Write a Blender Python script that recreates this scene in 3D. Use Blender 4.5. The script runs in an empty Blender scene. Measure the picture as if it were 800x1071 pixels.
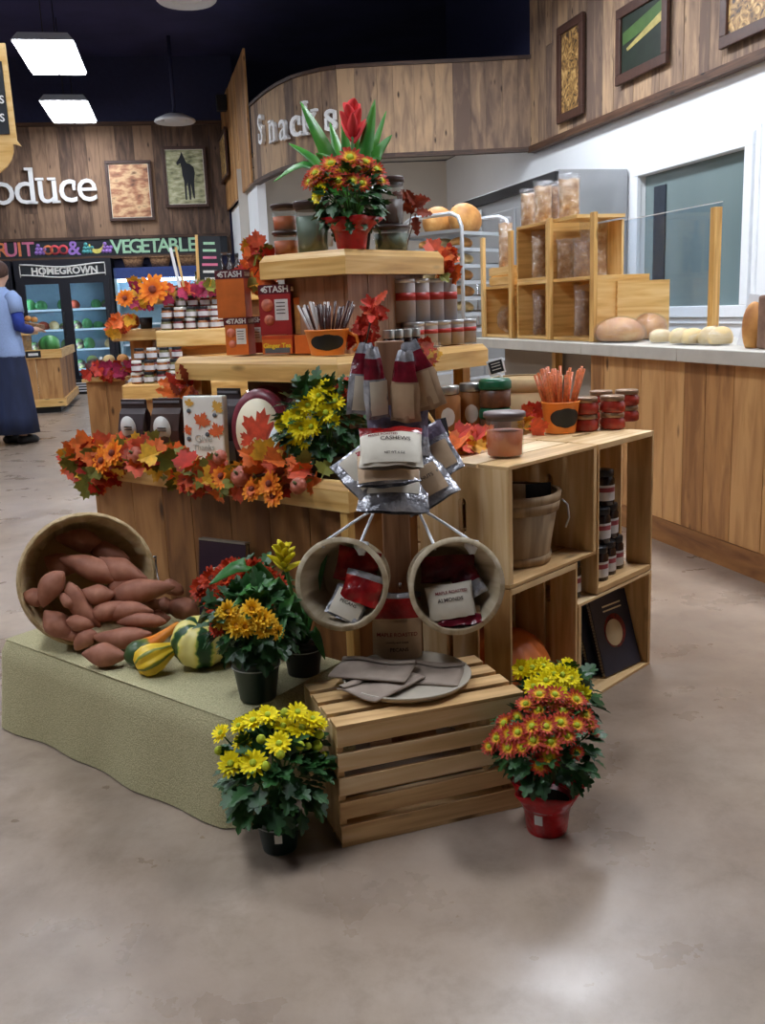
import bpy, math, random
from math import pi, sin, cos, radians, atan2, sqrt
from mathutils import Matrix, Vector, Euler

random.seed(7)
SC = bpy.context.scene
COL = SC.collection
V = Vector

# ------------------------------------------------------------------ camera
CAM_H, FPX, PITCH, ROLL = 1.25, 1000.0, radians(12.0), 0.04
_r0 = V((1, 0, 0)); _u0 = V((0, sin(PITCH), cos(PITCH))); FWD = V((0, cos(PITCH), -sin(PITCH)))
RGT = _r0 * cos(ROLL) - _u0 * sin(ROLL)
UPV = _u0 * cos(ROLL) + _r0 * sin(ROLL)
EYE = V((0, 0, CAM_H))
cd = bpy.data.cameras.new('camera'); cam = bpy.data.objects.new('camera', cd); COL.objects.link(cam)
cd.sensor_fit = 'VERTICAL'; cd.sensor_height = 36.0; cd.lens = 36.0 * FPX / 1071.0
cd.clip_start = 0.05; cd.clip_end = 100
_m = Matrix((RGT, UPV, -FWD)).transposed().to_4x4(); _m.translation = EYE
cam.matrix_world = _m
SC.camera = cam

# ------------------------------------------------------------------ world, exposure
w = bpy.data.worlds.new('world'); SC.world = w; w.use_nodes = True
w.node_tree.nodes['Background'].inputs[0].default_value = (0.75, 0.82, 1.0, 1)
w.node_tree.nodes['Background'].inputs[1].default_value = 0.02
SC.view_settings.view_transform = 'Standard'
SC.view_settings.look = 'None'
SC.view_settings.gamma = 1.0
SC.view_settings.use_curve_mapping = False
SC.view_settings.exposure = 0.0
SC.cycles.use_denoising = True
SC.cycles.max_bounces = 6
SC.cycles.transparent_max_bounces = 12
SC.cycles.use_adaptive_sampling = True
SC.cycles.adaptive_threshold = 0.02
SC.cycles.caustics_reflective = False
SC.cycles.caustics_refractive = False
LAMP_STORE = 26.0      # brightness of the store's fluorescent fixtures
LAMP_BAKERY = 42.0

# ------------------------------------------------------------------ layout helpers (world metres, floor z = 0)
def ray(px, py):
    return FWD + RGT * ((px - 400) / FPX) + UPV * ((535.5 - py) / FPX)
def on_z(px, py, z):
    d = ray(px, py); return EYE + d * ((z - CAM_H) / d.z)
def on_y(px, py, y):
    d = ray(px, py); return EYE + d * (y / d.y)
def on_line(px, py, p, q):
    d = ray(px, py); nx, ny = -(q[1] - p[1]), q[0] - p[0]
    return EYE + d * ((p[0] * nx + p[1] * ny) / (d.x * nx + d.y * ny))
# the island display's own frame: x runs back along its right face, y back along its left face
D_ANG = radians(49.5)
D_ORG = V((-0.097, 2.67, 0))
DX = V((cos(D_ANG), sin(D_ANG), 0)); DY = V((-sin(D_ANG), cos(D_ANG), 0))
def D(x, y, z): return D_ORG + DX * x + DY * y + V((0, 0, z))
def on_dx(px, py, x):
    p = D(x, 0, 0); return on_line(px, py, p, p + DY)
def on_dy(px, py, y):
    p = D(0, y, 0); return on_line(px, py, p, p + DX)
def rz(a): return Matrix.Rotation(a, 4, 'Z')
def rx(a): return Matrix.Rotation(a, 4, 'X')
def ry(a): return Matrix.Rotation(a, 4, 'Y')
def T(*a):
    return Matrix.Translation(V(a) if len(a) == 3 else V(a[0]))
def S(x, y, z): return Matrix.Diagonal((x, y, z, 1))
def frame(o, x, y, z):
    m = Matrix((x, y, z)).transposed().to_4x4(); m.translation = o; return m
def rnd(a, b): return random.uniform(a, b)
FACE_ME = lambda p: atan2(p[1], p[0]) - pi / 2     # rotz that turns a thing's -Y side to the aisle viewer
# ------------------------------------------------------------------ materials
MATS = {}
def _new(name):
    m = bpy.data.materials.new(name); m.use_nodes = True
    nt = m.node_tree; b = nt.nodes['Principled BSDF']; MATS[name] = m
    return m, nt, b
def N(nt, t, **kw):
    n = nt.nodes.new(t)
    for k, v in kw.items(): setattr(n, k, v)
    return n
def ramp(nt, fac, stops):
    r = N(nt, 'ShaderNodeValToRGB'); e = r.color_ramp.elements
    while len(e) < len(stops): e.new(0.5)
    for i, (p, c) in enumerate(stops):
        e[i].position = p; e[i].color = (*c, 1)
    nt.links.new(fac, r.inputs[0]); return r.outputs[0]
def s2l(c):
    return tuple((x / 255 / 12.92) if x / 255 <= 0.04045 else ((x / 255 + 0.055) / 1.055) ** 2.4 for x in c)
def plain(name, rgb, rough=0.6, metal=0.0, spec=0.5, noise=0.12, scale=20, coat=0.0, alpha=None, bump=0.0, trans=0.0):
    """one colour with a little procedural mottling"""
    m, nt, b = _new(name); c = s2l(rgb)
    tc = N(nt, 'ShaderNodeTexCoord'); nz = N(nt, 'ShaderNodeTexNoise'); nz.inputs['Scale'].default_value = scale
    nz.inputs['Detail'].default_value = 4
    nt.links.new(tc.outputs['Object'], nz.inputs['Vector'])
    lo = tuple(x * (1 - noise) for x in c); hi = tuple(min(1, x * (1 + noise)) for x in c)
    nt.links.new(ramp(nt, nz.outputs[0], [(0.3, lo), (0.7, hi)]), b.inputs['Base Color'])
    b.inputs['Roughness'].default_value = rough; b.inputs['Metallic'].default_value = metal
    b.inputs['Specular IOR Level'].default_value = spec
    if coat: b.inputs['Coat Weight'].default_value = coat; b.inputs['Coat Roughness'].default_value = 0.15
    if alpha is not None: b.inputs['Alpha'].default_value = alpha
    if trans: b.inputs['Transmission Weight'].default_value = trans
    if bump:
        bp = N(nt, 'ShaderNodeBump'); bp.inputs['Strength'].default_value = bump; bp.inputs['Distance'].default_value = 0.01
        nt.links.new(nz.outputs[0], bp.inputs['Height']); nt.links.new(bp.outputs[0], b.inputs['Normal'])
    return m
def wood(name, lo, mid, hi, rough=0.55, grain=26.0, var=0.35, knots=True, sat=1.0):
    """sawn boards: UV runs along each board, attribute rnd varies board to board"""
    m, nt, b = _new(name); L = nt.links.new
    uv = N(nt, 'ShaderNodeUVMap'); mp = N(nt, 'ShaderNodeMapping'); mp.inputs['Scale'].default_value = (1.6, grain, 1)
    L(uv.outputs[0], mp.inputs[0])
    n1 = N(nt, 'ShaderNodeTexNoise'); n1.inputs['Scale'].default_value = 1.6; n1.inputs['Detail'].default_value = 6; n1.inputs['Distortion'].default_value = 0.6
    L(mp.outputs[0], n1.inputs['Vector'])
    at = N(nt, 'ShaderNodeAttribute'); at.attribute_name = 'rnd'
    ad = N(nt, 'ShaderNodeMath', operation='MULTIPLY_ADD'); L(at.outputs['Fac'], ad.inputs[0]); ad.inputs[1].default_value = var; 
    sb = N(nt, 'ShaderNodeMath', operation='SUBTRACT'); L(n1.outputs[0], sb.inputs[0]); sb.inputs[1].default_value = var / 2
    L(sb.outputs[0], ad.inputs[2])
    col = ramp(nt, ad.outputs[0], [(0.25, s2l(lo)), (0.5, s2l(mid)), (0.75, s2l(hi))])
    if knots:
        m2 = N(nt, 'ShaderNodeMapping'); m2.inputs['Scale'].default_value = (3.2, 9, 1); L(uv.outputs[0], m2.inputs[0])
        vo = N(nt, 'ShaderNodeTexVoronoi'); vo.inputs['Scale'].default_value = 1.0; L(m2.outputs[0], vo.inputs['Vector'])
        kf = ramp(nt, vo.outputs['Distance'], [(0.06, (1, 1, 1)), (0.16, (0, 0, 0))])
        mx = N(nt, 'ShaderNodeMix', data_type='RGBA'); L(kf, mx.inputs[0]); L(col, mx.inputs[6])
        mx.inputs[7].default_value = (*[x * 0.45 for x in s2l(lo)], 1); col = mx.outputs[2]
    L(col, b.inputs['Base Color']); b.inputs['Roughness'].default_value = rough
    bp = N(nt, 'ShaderNodeBump'); bp.inputs['Strength'].default_value = 0.15; bp.inputs['Distance'].default_value = 0.004
    L(n1.outputs[0], bp.inputs['Height']); L(bp.outputs[0], b.inputs['Normal'])
    return m
def glow(name, rgb, strength):
    m, nt, b = _new(name); nt.nodes.remove(b)
    e = N(nt, 'ShaderNodeEmission'); e.inputs[0].default_value = (*s2l(rgb), 1); e.inputs[1].default_value = strength
    nt.links.new(e.outputs[0], nt.nodes['Material Output'].inputs[0]); return m
def clear(name, tint=(240, 245, 250), gloss=0.18, rough=0.08, wrinkle=0.0, scale=60, body=0.0):
    """thin clear film or pane: see-through with a sheen; wrinkle crumples it, body adds a milky share"""
    m, nt, b = _new(name); nt.nodes.remove(b); L = nt.links.new
    tr = N(nt, 'ShaderNodeBsdfTransparent'); tr.inputs[0].default_value = (*s2l(tint), 1)
    gl = N(nt, 'ShaderNodeBsdfGlossy'); gl.inputs[1].default_value = rough
    mx = N(nt, 'ShaderNodeMixShader'); mx.inputs[0].default_value = gloss
    L(tr.outputs[0], mx.inputs[1]); L(gl.outputs[0], mx.inputs[2]); out = mx.outputs[0]
    if body:
        df = N(nt, 'ShaderNodeBsdfDiffuse'); df.inputs[0].default_value = (0.8, 0.82, 0.85, 1)
        m2 = N(nt, 'ShaderNodeMixShader'); m2.inputs[0].default_value = body
        L(out, m2.inputs[1]); L(df.outputs[0], m2.inputs[2]); out = m2.outputs[0]
    if wrinkle:
        tc = N(nt, 'ShaderNodeTexCoord'); nz = N(nt, 'ShaderNodeTexNoise'); nz.inputs['Scale'].default_value = scale
        nz.inputs['Detail'].default_value = 3
        L(tc.outputs['Object'], nz.inputs['Vector'])
        bp = N(nt, 'ShaderNodeBump'); bp.inputs['Strength'].default_value = wrinkle; bp.inputs['Distance'].default_value = 0.02
        L(nz.outputs[0], bp.inputs['Height']); L(bp.outputs[0], gl.inputs['Normal'])
    L(out, nt.nodes['Material Output'].inputs[0]); return m
def mottled(name, stops, scale=6, detail=6, rough=0.6, bump=0.0, dist=0.0, coord='Object', stretch=(1, 1, 1), coat=0.0, tex='noise', metal=0.0):
    m, nt, b = _new(name); L = nt.links.new
    tc = N(nt, 'ShaderNodeTexCoord'); mp = N(nt, 'ShaderNodeMapping'); mp.inputs['Scale'].default_value = stretch
    L(tc.outputs[coord], mp.inputs[0])
    if tex == 'noise':
        nz = N(nt, 'ShaderNodeTexNoise'); nz.inputs['Detail'].default_value = detail; nz.inputs['Distortion'].default_value = dist
    else:
        nz = N(nt, 'ShaderNodeTexVoronoi')
    nz.inputs['Scale'].default_value = scale; L(mp.outputs[0], nz.inputs['Vector'])
    fac = nz.outputs[0]
    L(ramp(nt, fac, [(p, s2l(c)) for p, c in stops]), b.inputs['Base Color'])
    b.inputs['Roughness'].default_value = rough; b.inputs['Metallic'].default_value = metal
    if coat: b.inputs['Coat Weight'].default_value = coat
    if bump:
        bp = N(nt, 'ShaderNodeBump'); bp.inputs['Strength'].default_value = bump; bp.inputs['Distance'].default_value = 0.02
        L(fac, bp.inputs['Height']); L(bp.outputs[0], b.inputs['Normal'])
    return m

M = MATS
wood('barn_wood', (76, 58, 48), (112, 87, 70), (146, 116, 92), rough=0.8, grain=9, var=0.5)
wood('soffit_wood', (108, 88, 76), (146, 120, 98), (184, 152, 118), rough=0.8, grain=8, var=0.6)
wood('counter_wood', (138, 92, 50), (178, 128, 76), (204, 156, 100), rough=0.5, grain=10, var=0.4)
wood('display_wood', (112, 70, 36), (158, 108, 60), (186, 136, 84), rough=0.55, grain=9, var=0.45)
wood('lip_wood', (188, 138, 72), (222, 176, 104), (240, 204, 140), rough=0.4, grain=18, var=0.3)
wood('crate_wood', (190, 148, 96), (222, 184, 130), (240, 212, 168), rough=0.6, grain=20, var=0.4)
wood('post_wood', (128, 88, 62), (166, 122, 92), (188, 146, 112), rough=0.5, grain=24, var=0.2, knots=False)
wood('dark_wood', (40, 26, 18), (70, 46, 32), (96, 66, 46), rough=0.6, grain=20, var=0.4)
wood('basket_wood', (150, 122, 82), (196, 168, 122), (222, 200, 160), rough=0.65, grain=18, var=0.4, knots=False)
wood('bucket_wood', (150, 130, 100), (190, 172, 142), (214, 200, 176), rough=0.6, grain=18, var=0.3, knots=False)
wood('bushel_wood', (120, 94, 66), (160, 132, 98), (186, 160, 126), rough=0.65, grain=18, var=0.5, knots=False)
def concrete():
    m, nt, b = _new('concrete'); L = nt.links.new; tc = N(nt, 'ShaderNodeTexCoord')
    def nz(sc, det, dist=0.0, rough=.6):
        n = N(nt, 'ShaderNodeTexNoise'); n.inputs['Scale'].default_value = sc; n.inputs['Detail'].default_value = det; n.inputs['Distortion'].default_value = dist; n.inputs['Roughness'].default_value = rough; L(tc.outputs['Object'], n.inputs['Vector']); return n.outputs[0]
    big = ramp(nt, nz(.9, 10, .4, .68), [(0.30, s2l((122, 104, 89))), (0.48, s2l((148, 130, 114))), (0.70, s2l((172, 155, 139)))])
    fine = ramp(nt, nz(7, 12, .2, .75), [(0.30, (.70, .68, .66)), (0.5, (1, 1, 1)), (0.72, (1.12, 1.12, 1.12))])
    mx = N(nt, 'ShaderNodeMix', data_type='RGBA', blend_type='MULTIPLY'); mx.inputs[0].default_value = .8; L(big, mx.inputs[6]); L(fine, mx.inputs[7])
    grey = ramp(nt, nz(.55, 9, .4), [(0.50, (0, 0, 0)), (0.72, (1, 1, 1))]); m2 = N(nt, 'ShaderNodeMix', data_type='RGBA'); gm = N(nt, 'ShaderNodeMath', operation='MULTIPLY'); L(grey, gm.inputs[0]); gm.inputs[1].default_value = .35
    L(gm.outputs[0], m2.inputs[0]); L(mx.outputs[2], m2.inputs[6]); m2.inputs[7].default_value = (*s2l((164, 156, 154)), 1)
    sp = N(nt, 'ShaderNodeTexVoronoi'); sp.inputs['Scale'].default_value = 2.6; L(tc.outputs['Object'], sp.inputs['Vector'])
    sf = ramp(nt, sp.outputs['Distance'], [(0.018, (1, 1, 1)), (0.03, (0, 0, 0))]); m3 = N(nt, 'ShaderNodeMix', data_type='RGBA'); g3 = N(nt, 'ShaderNodeMath', operation='MULTIPLY'); L(sf, g3.inputs[0]); g3.inputs[1].default_value = .5
    L(g3.outputs[0], m3.inputs[0]); L(m2.outputs[2], m3.inputs[6]); m3.inputs[7].default_value = (.08, .07, .07, 1)
    L(m3.outputs[2], b.inputs['Base Color'])
    L(ramp(nt, nz(3, 6), [(0.3, (.22, .22, .22)), (0.7, (.42, .42, .42))]), b.inputs['Roughness'])
concrete()
plain('white_wall', (238, 240, 242), 0.7, noise=0.02, scale=2)
plain('cream_wall', (214, 208, 198), 0.8, noise=0.03, scale=2)
plain('dark_ceiling', (54, 55, 98), 0.9, noise=0.25, scale=1.2)
plain('bar_dark', (40, 48, 60), 0.6)
plain('navy_paint', (44, 47, 82), 0.7, noise=0.1)
plain('grey_store_wall', (150, 140, 128), 0.8, noise=0.04, scale=2)
plain('slab_top', (196, 192, 182), 0.45, noise=0.08, scale=9)
plain('white_metal', (226, 228, 232), 0.4, noise=0.02)
plain('white_frame', (236, 240, 244), 0.5, noise=0.02)
plain('steel', (178, 180, 182), 0.42, metal=0.6, noise=0.06, scale=3)
plain('aluminium', (200, 204, 208), 0.35, metal=0.7, noise=0.03)
plain('black', (22, 22, 24), 0.5, noise=0.1)
plain('black_gloss', (20, 18, 20), 0.25, noise=0.1)
plain('chalkboard', (34, 38, 44), 0.75, noise=0.2, scale=9)
plain('chalk', (226, 226, 222), 0.9, noise=0.05)
plain('chalk_pink', (214, 120, 150), 0.9); plain('chalk_green', (170, 214, 180), 0.9); plain('chalk_orange', (224, 130, 80), 0.9)
plain('chalk_violet', (160, 120, 200), 0.9); plain('chalk_yellow', (226, 214, 110), 0.9); plain('chalk_blue', (110, 150, 210), 0.9); plain('chalk_red', (206, 76, 84), 0.9); plain('chalk_teal', (90, 170, 170), 0.9)
mottled('window_glass', [(0.3, (98, 116, 118)), (0.7, (126, 142, 142))], scale=1.2, detail=2, rough=0.12, stretch=(1, 1, .3))
plain('dark_green_wall', (96, 122, 112), 0.6)
clear('thin_glass', gloss=0.05, rough=0.02)
clear('glass', tint=(250, 252, 252), gloss=0.12, rough=0.05)
clear('film', tint=(252, 253, 255), gloss=0.12, rough=0.14, wrinkle=0.9, scale=45, body=0.05)
plain('chrome', (210, 210, 214), 0.2, metal=1.0, noise=0.02)
mottled('burlap', [(0.3, (160, 153, 116)), (0.7, (204, 196, 154))], scale=260, detail=3, rough=0.95, bump=0.3)
glow('lamp_glow', (240, 246, 255), LAMP_STORE)
glow('bakery_lamp_glow', (240, 246, 255), LAMP_BAKERY)
# ------------------------------------------------------------------ mesh builder
class MB:
    def __init__(s): s.v = []; s.f = []; s.uv = []; s.r = []; s.m = []; s.sm = []
    def add(s, vs):
        b = len(s.v); s.v.extend(V(p) for p in vs); return b
    def face(s, idx, uv=None, r=0.5, m=0, sm=False):
        s.f.append(tuple(idx)); s.uv.append(uv or [(0, 0)] * len(idx)); s.r.append(r); s.m.append(m); s.sm.append(sm)
    def box(s, c, size, X=None, m=0, r=None, taper=(1, 1), shear=(0, 0)):
        hx, hy, hz = (q / 2 for q in size); r = random.random() if r is None else r
        P = []
        for z in (-1, 1):
            kx, ky = (1, 1) if z < 0 else taper
            ox, oy = (0, 0) if z < 0 else shear
            for x, y in ((-1, -1), (1, -1), (1, 1), (-1, 1)):
                p = V((x * hx * kx + ox, y * hy * ky + oy, z * hz)); P.append(p)
        b = s.add([((X @ (p + V(c))) if X is not None else p + V(c)) for p in P])
        la = max(range(3), key=lambda a: size[a]); ou, ov = rnd(0, 50), rnd(0, 50)
        for q, nrm in (((3, 2, 1, 0), 2), ((4, 5, 6, 7), 2), ((0, 1, 5, 4), 1), ((1, 2, 6, 5), 0), ((2, 3, 7, 6), 1), ((3, 0, 4, 7), 0)):
            ax = [a for a in range(3) if a != nrm]
            ua, va = (la, [a for a in ax if a != la][0]) if la in ax else (ax[0], ax[1])
            s.face([b + i for i in q], [(P[i][ua] + ou, P[i][va] + ov + nrm * .37) for i in q], r, m)
        return s
    def lathe(s, prof, seg=24, X=None, m=0, sm=True, r=0.5, cap0=True, cap1=True, wob=None, sq=None):
        """prof: list of (radius, z[, material])"""
        X = X or Matrix(); rows = []; u0, v0 = rnd(0, 50), rnd(0, 50); ln = 0
        for i, q in enumerate(prof):
            R, z = q[0], q[1]; ring = []
            for k in range(seg):
                a = 2 * pi * k / seg; rr = R * (wob(a, i) if wob else 1)
                x, y = cos(a) * rr, sin(a) * rr
                if sq: # squarer section
                    e = max(abs(cos(a)), abs(sin(a))) ** sq; x, y = x / e, y / e
                ring.append(X @ V((x, y, z)))
            rows.append(s.add(ring))
        for i in range(len(prof) - 1):
            mm = prof[i + 1][2] if len(prof[i + 1]) > 2 else m
            l2 = ln + sqrt((prof[i + 1][0] - prof[i][0]) ** 2 + (prof[i + 1][1] - prof[i][1]) ** 2)
            for k in range(seg):
                k2 = (k + 1) % seg; a, b = rows[i], rows[i + 1]
                c = 2 * pi * max(prof[0][0], .03) / seg
                s.face((a + k, a + k2, b + k2, b + k), [(ln + u0, v0 + k * c), (ln + u0, v0 + k * c + c), (l2 + u0, v0 + k * c + c), (l2 + u0, v0 + k * c)], r, mm, sm)
            ln = l2
        if cap0 and prof[0][0] > 1e-5: s.face([rows[0] + k for k in range(seg)][::-1], None, r, prof[0][2] if len(prof[0]) > 2 else m)
        if cap1 and prof[-1][0] > 1e-5: s.face([rows[-1] + k for k in range(seg)], None, r, prof[-1][2] if len(prof[-1]) > 2 else m)
        return s
    def tube(s, pts, rad, seg=8, m=0, sm=True, r=None, caps=True, flat=1.0):
        pts = [V(p) for p in pts]; n = len(pts); r = random.random() if r is None else r
        rr = rad if isinstance(rad, (list, tuple)) else [rad] * n
        rows = []; prev = None; ln = 0; u0, v0 = rnd(0, 50), rnd(0, 50); lens = [0]
        for i in range(n):
            t = (pts[min(i + 1, n - 1)] - pts[max(i - 1, 0)]).normalized()
            if prev is None:
                a = V((0, 0, 1)) if abs(t.z) < .9 else V((1, 0, 0)); prev = t.cross(a).normalized()
            prev = (prev - t * prev.dot(t)).normalized(); q = t.cross(prev)
            rows.append(s.add([pts[i] + prev * (cos(2 * pi * k / seg) * rr[i]) + q * (sin(2 * pi * k / seg) * rr[i] * flat) for k in range(seg)]))
            if i: ln += (pts[i] - pts[i - 1]).length; lens.append(ln)
        c = 2 * pi * max(rr) / seg
        for i in range(n - 1):
            for k in range(seg):
                k2 = (k + 1) % seg
                s.face((rows[i] + k, rows[i] + k2, rows[i + 1] + k2, rows[i + 1] + k),
                       [(lens[i] + u0, v0 + k * c), (lens[i] + u0, v0 + k * c + c), (lens[i + 1] + u0, v0 + k * c + c), (lens[i + 1] + u0, v0 + k * c)], r, m, sm)
        if caps:
            s.face([rows[0] + k for k in range(seg)][::-1], None, r, m); s.face([rows[-1] + k for k in range(seg)], None, r, m)
        return s
    def prism(s, outline, t, X=None, m=0, mside=None, r=None):
        """outline (x, z) in the XZ plane, front at y = 0, thickness t back to y = t"""
        X = X or Matrix(); n = len(outline); r = random.random() if r is None else r
        b = s.add([X @ V((x, 0, z)) for x, z in outline] + [X @ V((x, t, z)) for x, z in outline])
        s.face(list(range(b, b + n)), [tuple(o) for o in outline], r, m); s.face(list(range(b + n, b + 2 * n))[::-1], [tuple(o) for o in outline[::-1]], r, m)
        for i in range(n):
            j = (i + 1) % n
            s.face((b + i, b + n + i, b + n + j, b + j), [(0, 0), (t, 0), (t, .05), (0, .05)], r, m if mside is None else mside)
        return s
    def grid(s, fn, nu, nv, m=0, sm=True, mfn=None, r=0.5, closeu=False):
        cu = nu if closeu else nu + 1
        b = s.add([fn(i / nu, j / nv) for j in range(nv + 1) for i in range(cu)])
        for j in range(nv):
            for i in range(nu):
                i2 = (i + 1) % cu
                q = (b + j * cu + i, b + j * cu + i2, b + (j + 1) * cu + i2, b + (j + 1) * cu + i)
                s.face(q, [(i / nu, j / nv), ((i + 1) / nu, j / nv), ((i + 1) / nu, (j + 1) / nv), (i / nu, (j + 1) / nv)], r,
                       mfn((i + .5) / nu, (j + .5) / nv) if mfn else m, sm)
        return s
    def mesh(s, name, mats):
        me = bpy.data.meshes.new(name); me.from_pydata([tuple(p) for p in s.v], [], s.f)
        u = me.uv_layers.new(name='UVMap'); flat = [c for f in s.uv for p in f for c in p]
        u.data.foreach_set('uv', flat)
        a = me.attributes.new('rnd', 'FLOAT', 'FACE'); a.data.foreach_set('value', s.r)
        me.polygons.foreach_set('material_index', s.m); me.polygons.foreach_set('use_smooth', s.sm)
        for q in (mats if isinstance(mats, (list, tuple)) else [mats]): me.materials.append(M[q] if isinstance(q, str) else q)
        me.update(); return me
    def build(s, name, mats, parent=None, X=None, bevel=0.0, sub=0, solid=0.0):
        o = bpy.data.objects.new(name, s.mesh(name, mats)); COL.objects.link(o)
        if parent is not None: o.parent = parent
        if X is not None: o.matrix_local = X
        if solid:
            q = o.modifiers.new('solid', 'SOLIDIFY'); q.thickness = solid; q.offset = 0
        if bevel:
            q = o.modifiers.new('bevel', 'BEVEL'); q.width = bevel; q.segments = 2; q.limit_method = 'ANGLE'
        if sub:
            q = o.modifiers.new('sub', 'SUBSURF'); q.levels = sub; q.render_levels = sub
        return o
def tag(o, label=None, cat=None, group=None, kind=None):
    if label: o['label'] = label
    if cat: o['category'] = cat
    if group: o['group'] = group
    if kind: o['kind'] = kind
    return o
def thing(name, label, cat, X=None, group=None):
    o = bpy.data.objects.new(name, None); COL.objects.link(o); o.empty_display_size = .1
    if X is not None: o.matrix_world = X
    return tag(o, label, cat, group)
def struct(name, mb, mats, **kw): return tag(mb.build(name, mats, **kw), kind='structure')
def copy_tree(o, X=None, label=None, parent=None):
    c = o.copy(); COL.objects.link(c)
    if parent is not None: c.parent = parent
    if X is not None: c.matrix_world = X
    if label: c['label'] = label
    for ch in list(o.children): copy_tree(ch, parent=c)
    return c
_txt = {}
def text_mesh(body, size, ext=0.0, off=0.0, align='CENTER'):
    """writing in the XZ plane facing -Y, centred on the origin"""
    cu = bpy.data.curves.new('writing', 'FONT'); cu.body = body; cu.size = size; cu.extrude = ext; cu.offset = off
    cu.align_x = align; cu.align_y = 'CENTER'; cu.resolution_u = 3
    o = bpy.data.objects.new('writing', cu); COL.objects.link(o)
    dg = bpy.context.evaluated_depsgraph_get(); me = bpy.data.meshes.new_from_object(o.evaluated_get(dg))
    bpy.data.objects.remove(o); bpy.data.curves.remove(cu)
    me.transform(rx(pi / 2)); return me
def writing(name, body, size, mat, parent, X, ext=0.0006, off=0.0, align='CENTER'):
    me = text_mesh(body, size, ext, off, align); me.materials.clear(); me.materials.append(M[mat])
    o = bpy.data.objects.new(name, me); COL.objects.link(o); o.parent = parent; o.matrix_local = X; return o
# ------------------------------------------------------------------ the building
fl = MB(); fl.box((0, 7, -0.05), (26, 30, 0.1)); struct('floor', fl, 'concrete')
ce = MB(); ce.box((0, 7, 5.65), (26, 30, 0.1)); struct('ceiling', ce, 'dark_ceiling')
wl = MB(); wl.box((-12.9, 7, 2.8), (0.2, 30, 5.6)); struct('wall_left', wl, 'grey_store_wall')
wf = MB(); wf.box((0, -7.9, 2.8), (26, 0.2, 5.6)); struct('wall_front', wf, 'grey_store_wall')
# back wall, clad in reclaimed boards
BW0 = V((-2.5, 17.7, 0)); BWD = V((-0.99, -0.14, 0)).normalized(); BWN = V((0.14, -0.99, 0)).normalized()
BW1 = BW0 + BWD
BWX = frame(BW0, BWD, -BWN, V((0, 0, 1)))
def board_wall(length, z0, z1, wmin, wmax, t=0.03):
    mb = MB(); x = 0
    while x < length:
        wd = min(rnd(wmin, wmax), length - x)
        if wd < .03: break
        cut = rnd(z0 + .5, z1 - .5) if random.random() < .35 and z1 - z0 > 1.2 else None
        for a, b in (((z0, cut), (cut, z1)) if cut else ((z0, z1),)):
            mb.box((x + wd / 2, t / 2 - rnd(0, .008), (a + b) / 2), (wd - .004, t, b - a - .003))
        x += wd
    return mb
board_wall(10.2, 2.3, 4.5, .2, .34).build('wall_back', 'barn_wood', X=BWX)['kind'] = 'structure'
mb = MB(); mb.box((5, .13, 2.25), (10.4, .2, 4.5)); mb.box((5, .13, 5.1), (10.4, .2, 1.2)); struct('wall_back_base', mb, 'navy_paint', X=BWX)
mb = MB(); mb.box((5, -.02, 4.52), (10.3, .08, .06)); struct('trim_1', mb, 'dark_wood', X=BWX)
# right wall behind the bakery counter
RW0 = V((2.0, 12.06, 0)); RWD = V((0.2515, -0.968, 0)).normalized(); RWN = V((-0.968, -0.2515, 0)).normalized()
RWX = frame(RW0, RWD, -RWN, V((0, 0, 1)))          # x towards the viewer, -y into the room
def on_rw(px, py, off=0.0):
    p = on_line(px, py, RW0 + RWN * off, RW0 + RWN * off + RWD); q = RWX.inverted() @ p; return q
a = on_rw(664, 186); b = on_rw(782, 154); c = on_rw(777.5, 319.5); d = on_rw(668, 321)
wx0, wx1, wz0, wz1 = d.x, (b.x + c.x) / 2, (c.z + d.z) / 2, (a.z + b.z) / 2
mb = MB()
mb.box(((-3.3 + wx0) / 2, .1, 1.7), (wx0 + 3.3, .2, 3.4)); mb.box(((wx1 + 21) / 2, .1, 1.7), (21 - wx1, .2, 3.4))
mb.box(((wx0 + wx1) / 2, .1, wz0 / 2), (wx1 - wx0, .2, wz0)); mb.box(((wx0 + wx1) / 2, .1, (wz1 + 3.4) / 2), (wx1 - wx0, .2, 3.4 - wz1))
struct('wall_right', mb, 'white_wall', X=RWX)
mb = MB(); mb.box((8.9, .12, 4.5), (24.2, .2, 2.2)); struct('wall_right_upper', mb, 'navy_paint', X=RWX)
wn = tag(thing('window_1', 'large grey window in the white wall behind the bakery counter', 'window', RWX), kind='structure')
mb = MB(); fw_ = .1; wm, hm = (wx0 + wx1) / 2, (wz0 + wz1) / 2
for cx, cz, sx, sz in ((wm, wz1 + fw_ / 2, wx1 - wx0 + 2 * fw_, fw_), (wm, wz0 - fw_ / 2, wx1 - wx0 + 2 * fw_, fw_), (wx0 - fw_ / 2, hm, fw_, wz1 - wz0), (wx1 + fw_ / 2, hm, fw_, wz1 - wz0)):
    mb.box((cx, -.01, cz), (sx, .06, sz))
for cx, cz, sx, sz in ((wm, wz1 + fw_ + .03, wx1 - wx0 + .3, .05), (wm, wz0 - fw_ - .03, wx1 - wx0 + .3, .05), (wx0 - .14, hm, .05, wz1 - wz0 + .3), (wx1 + .14, hm, .05, wz1 - wz0 + .3)):
    mb.box((cx, -.005, cz), (sx, .03, sz))
mb.build('window_frame', 'white_frame', wn, bevel=.006)
mb = MB(); mb.box((wm, .06, hm), (wx1 - wx0, .012, wz1 - wz0)); mb.build('pane', 'window_glass', wn)
mb = MB(); mb.box((wx0 + .28, .045, hm - .06), (.2, .014, wz1 - wz0 - .12)); mb.build('inner_dark_bar', 'bar_dark', wn)  # dark upright for a door frame taken to be beyond the pane
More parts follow.
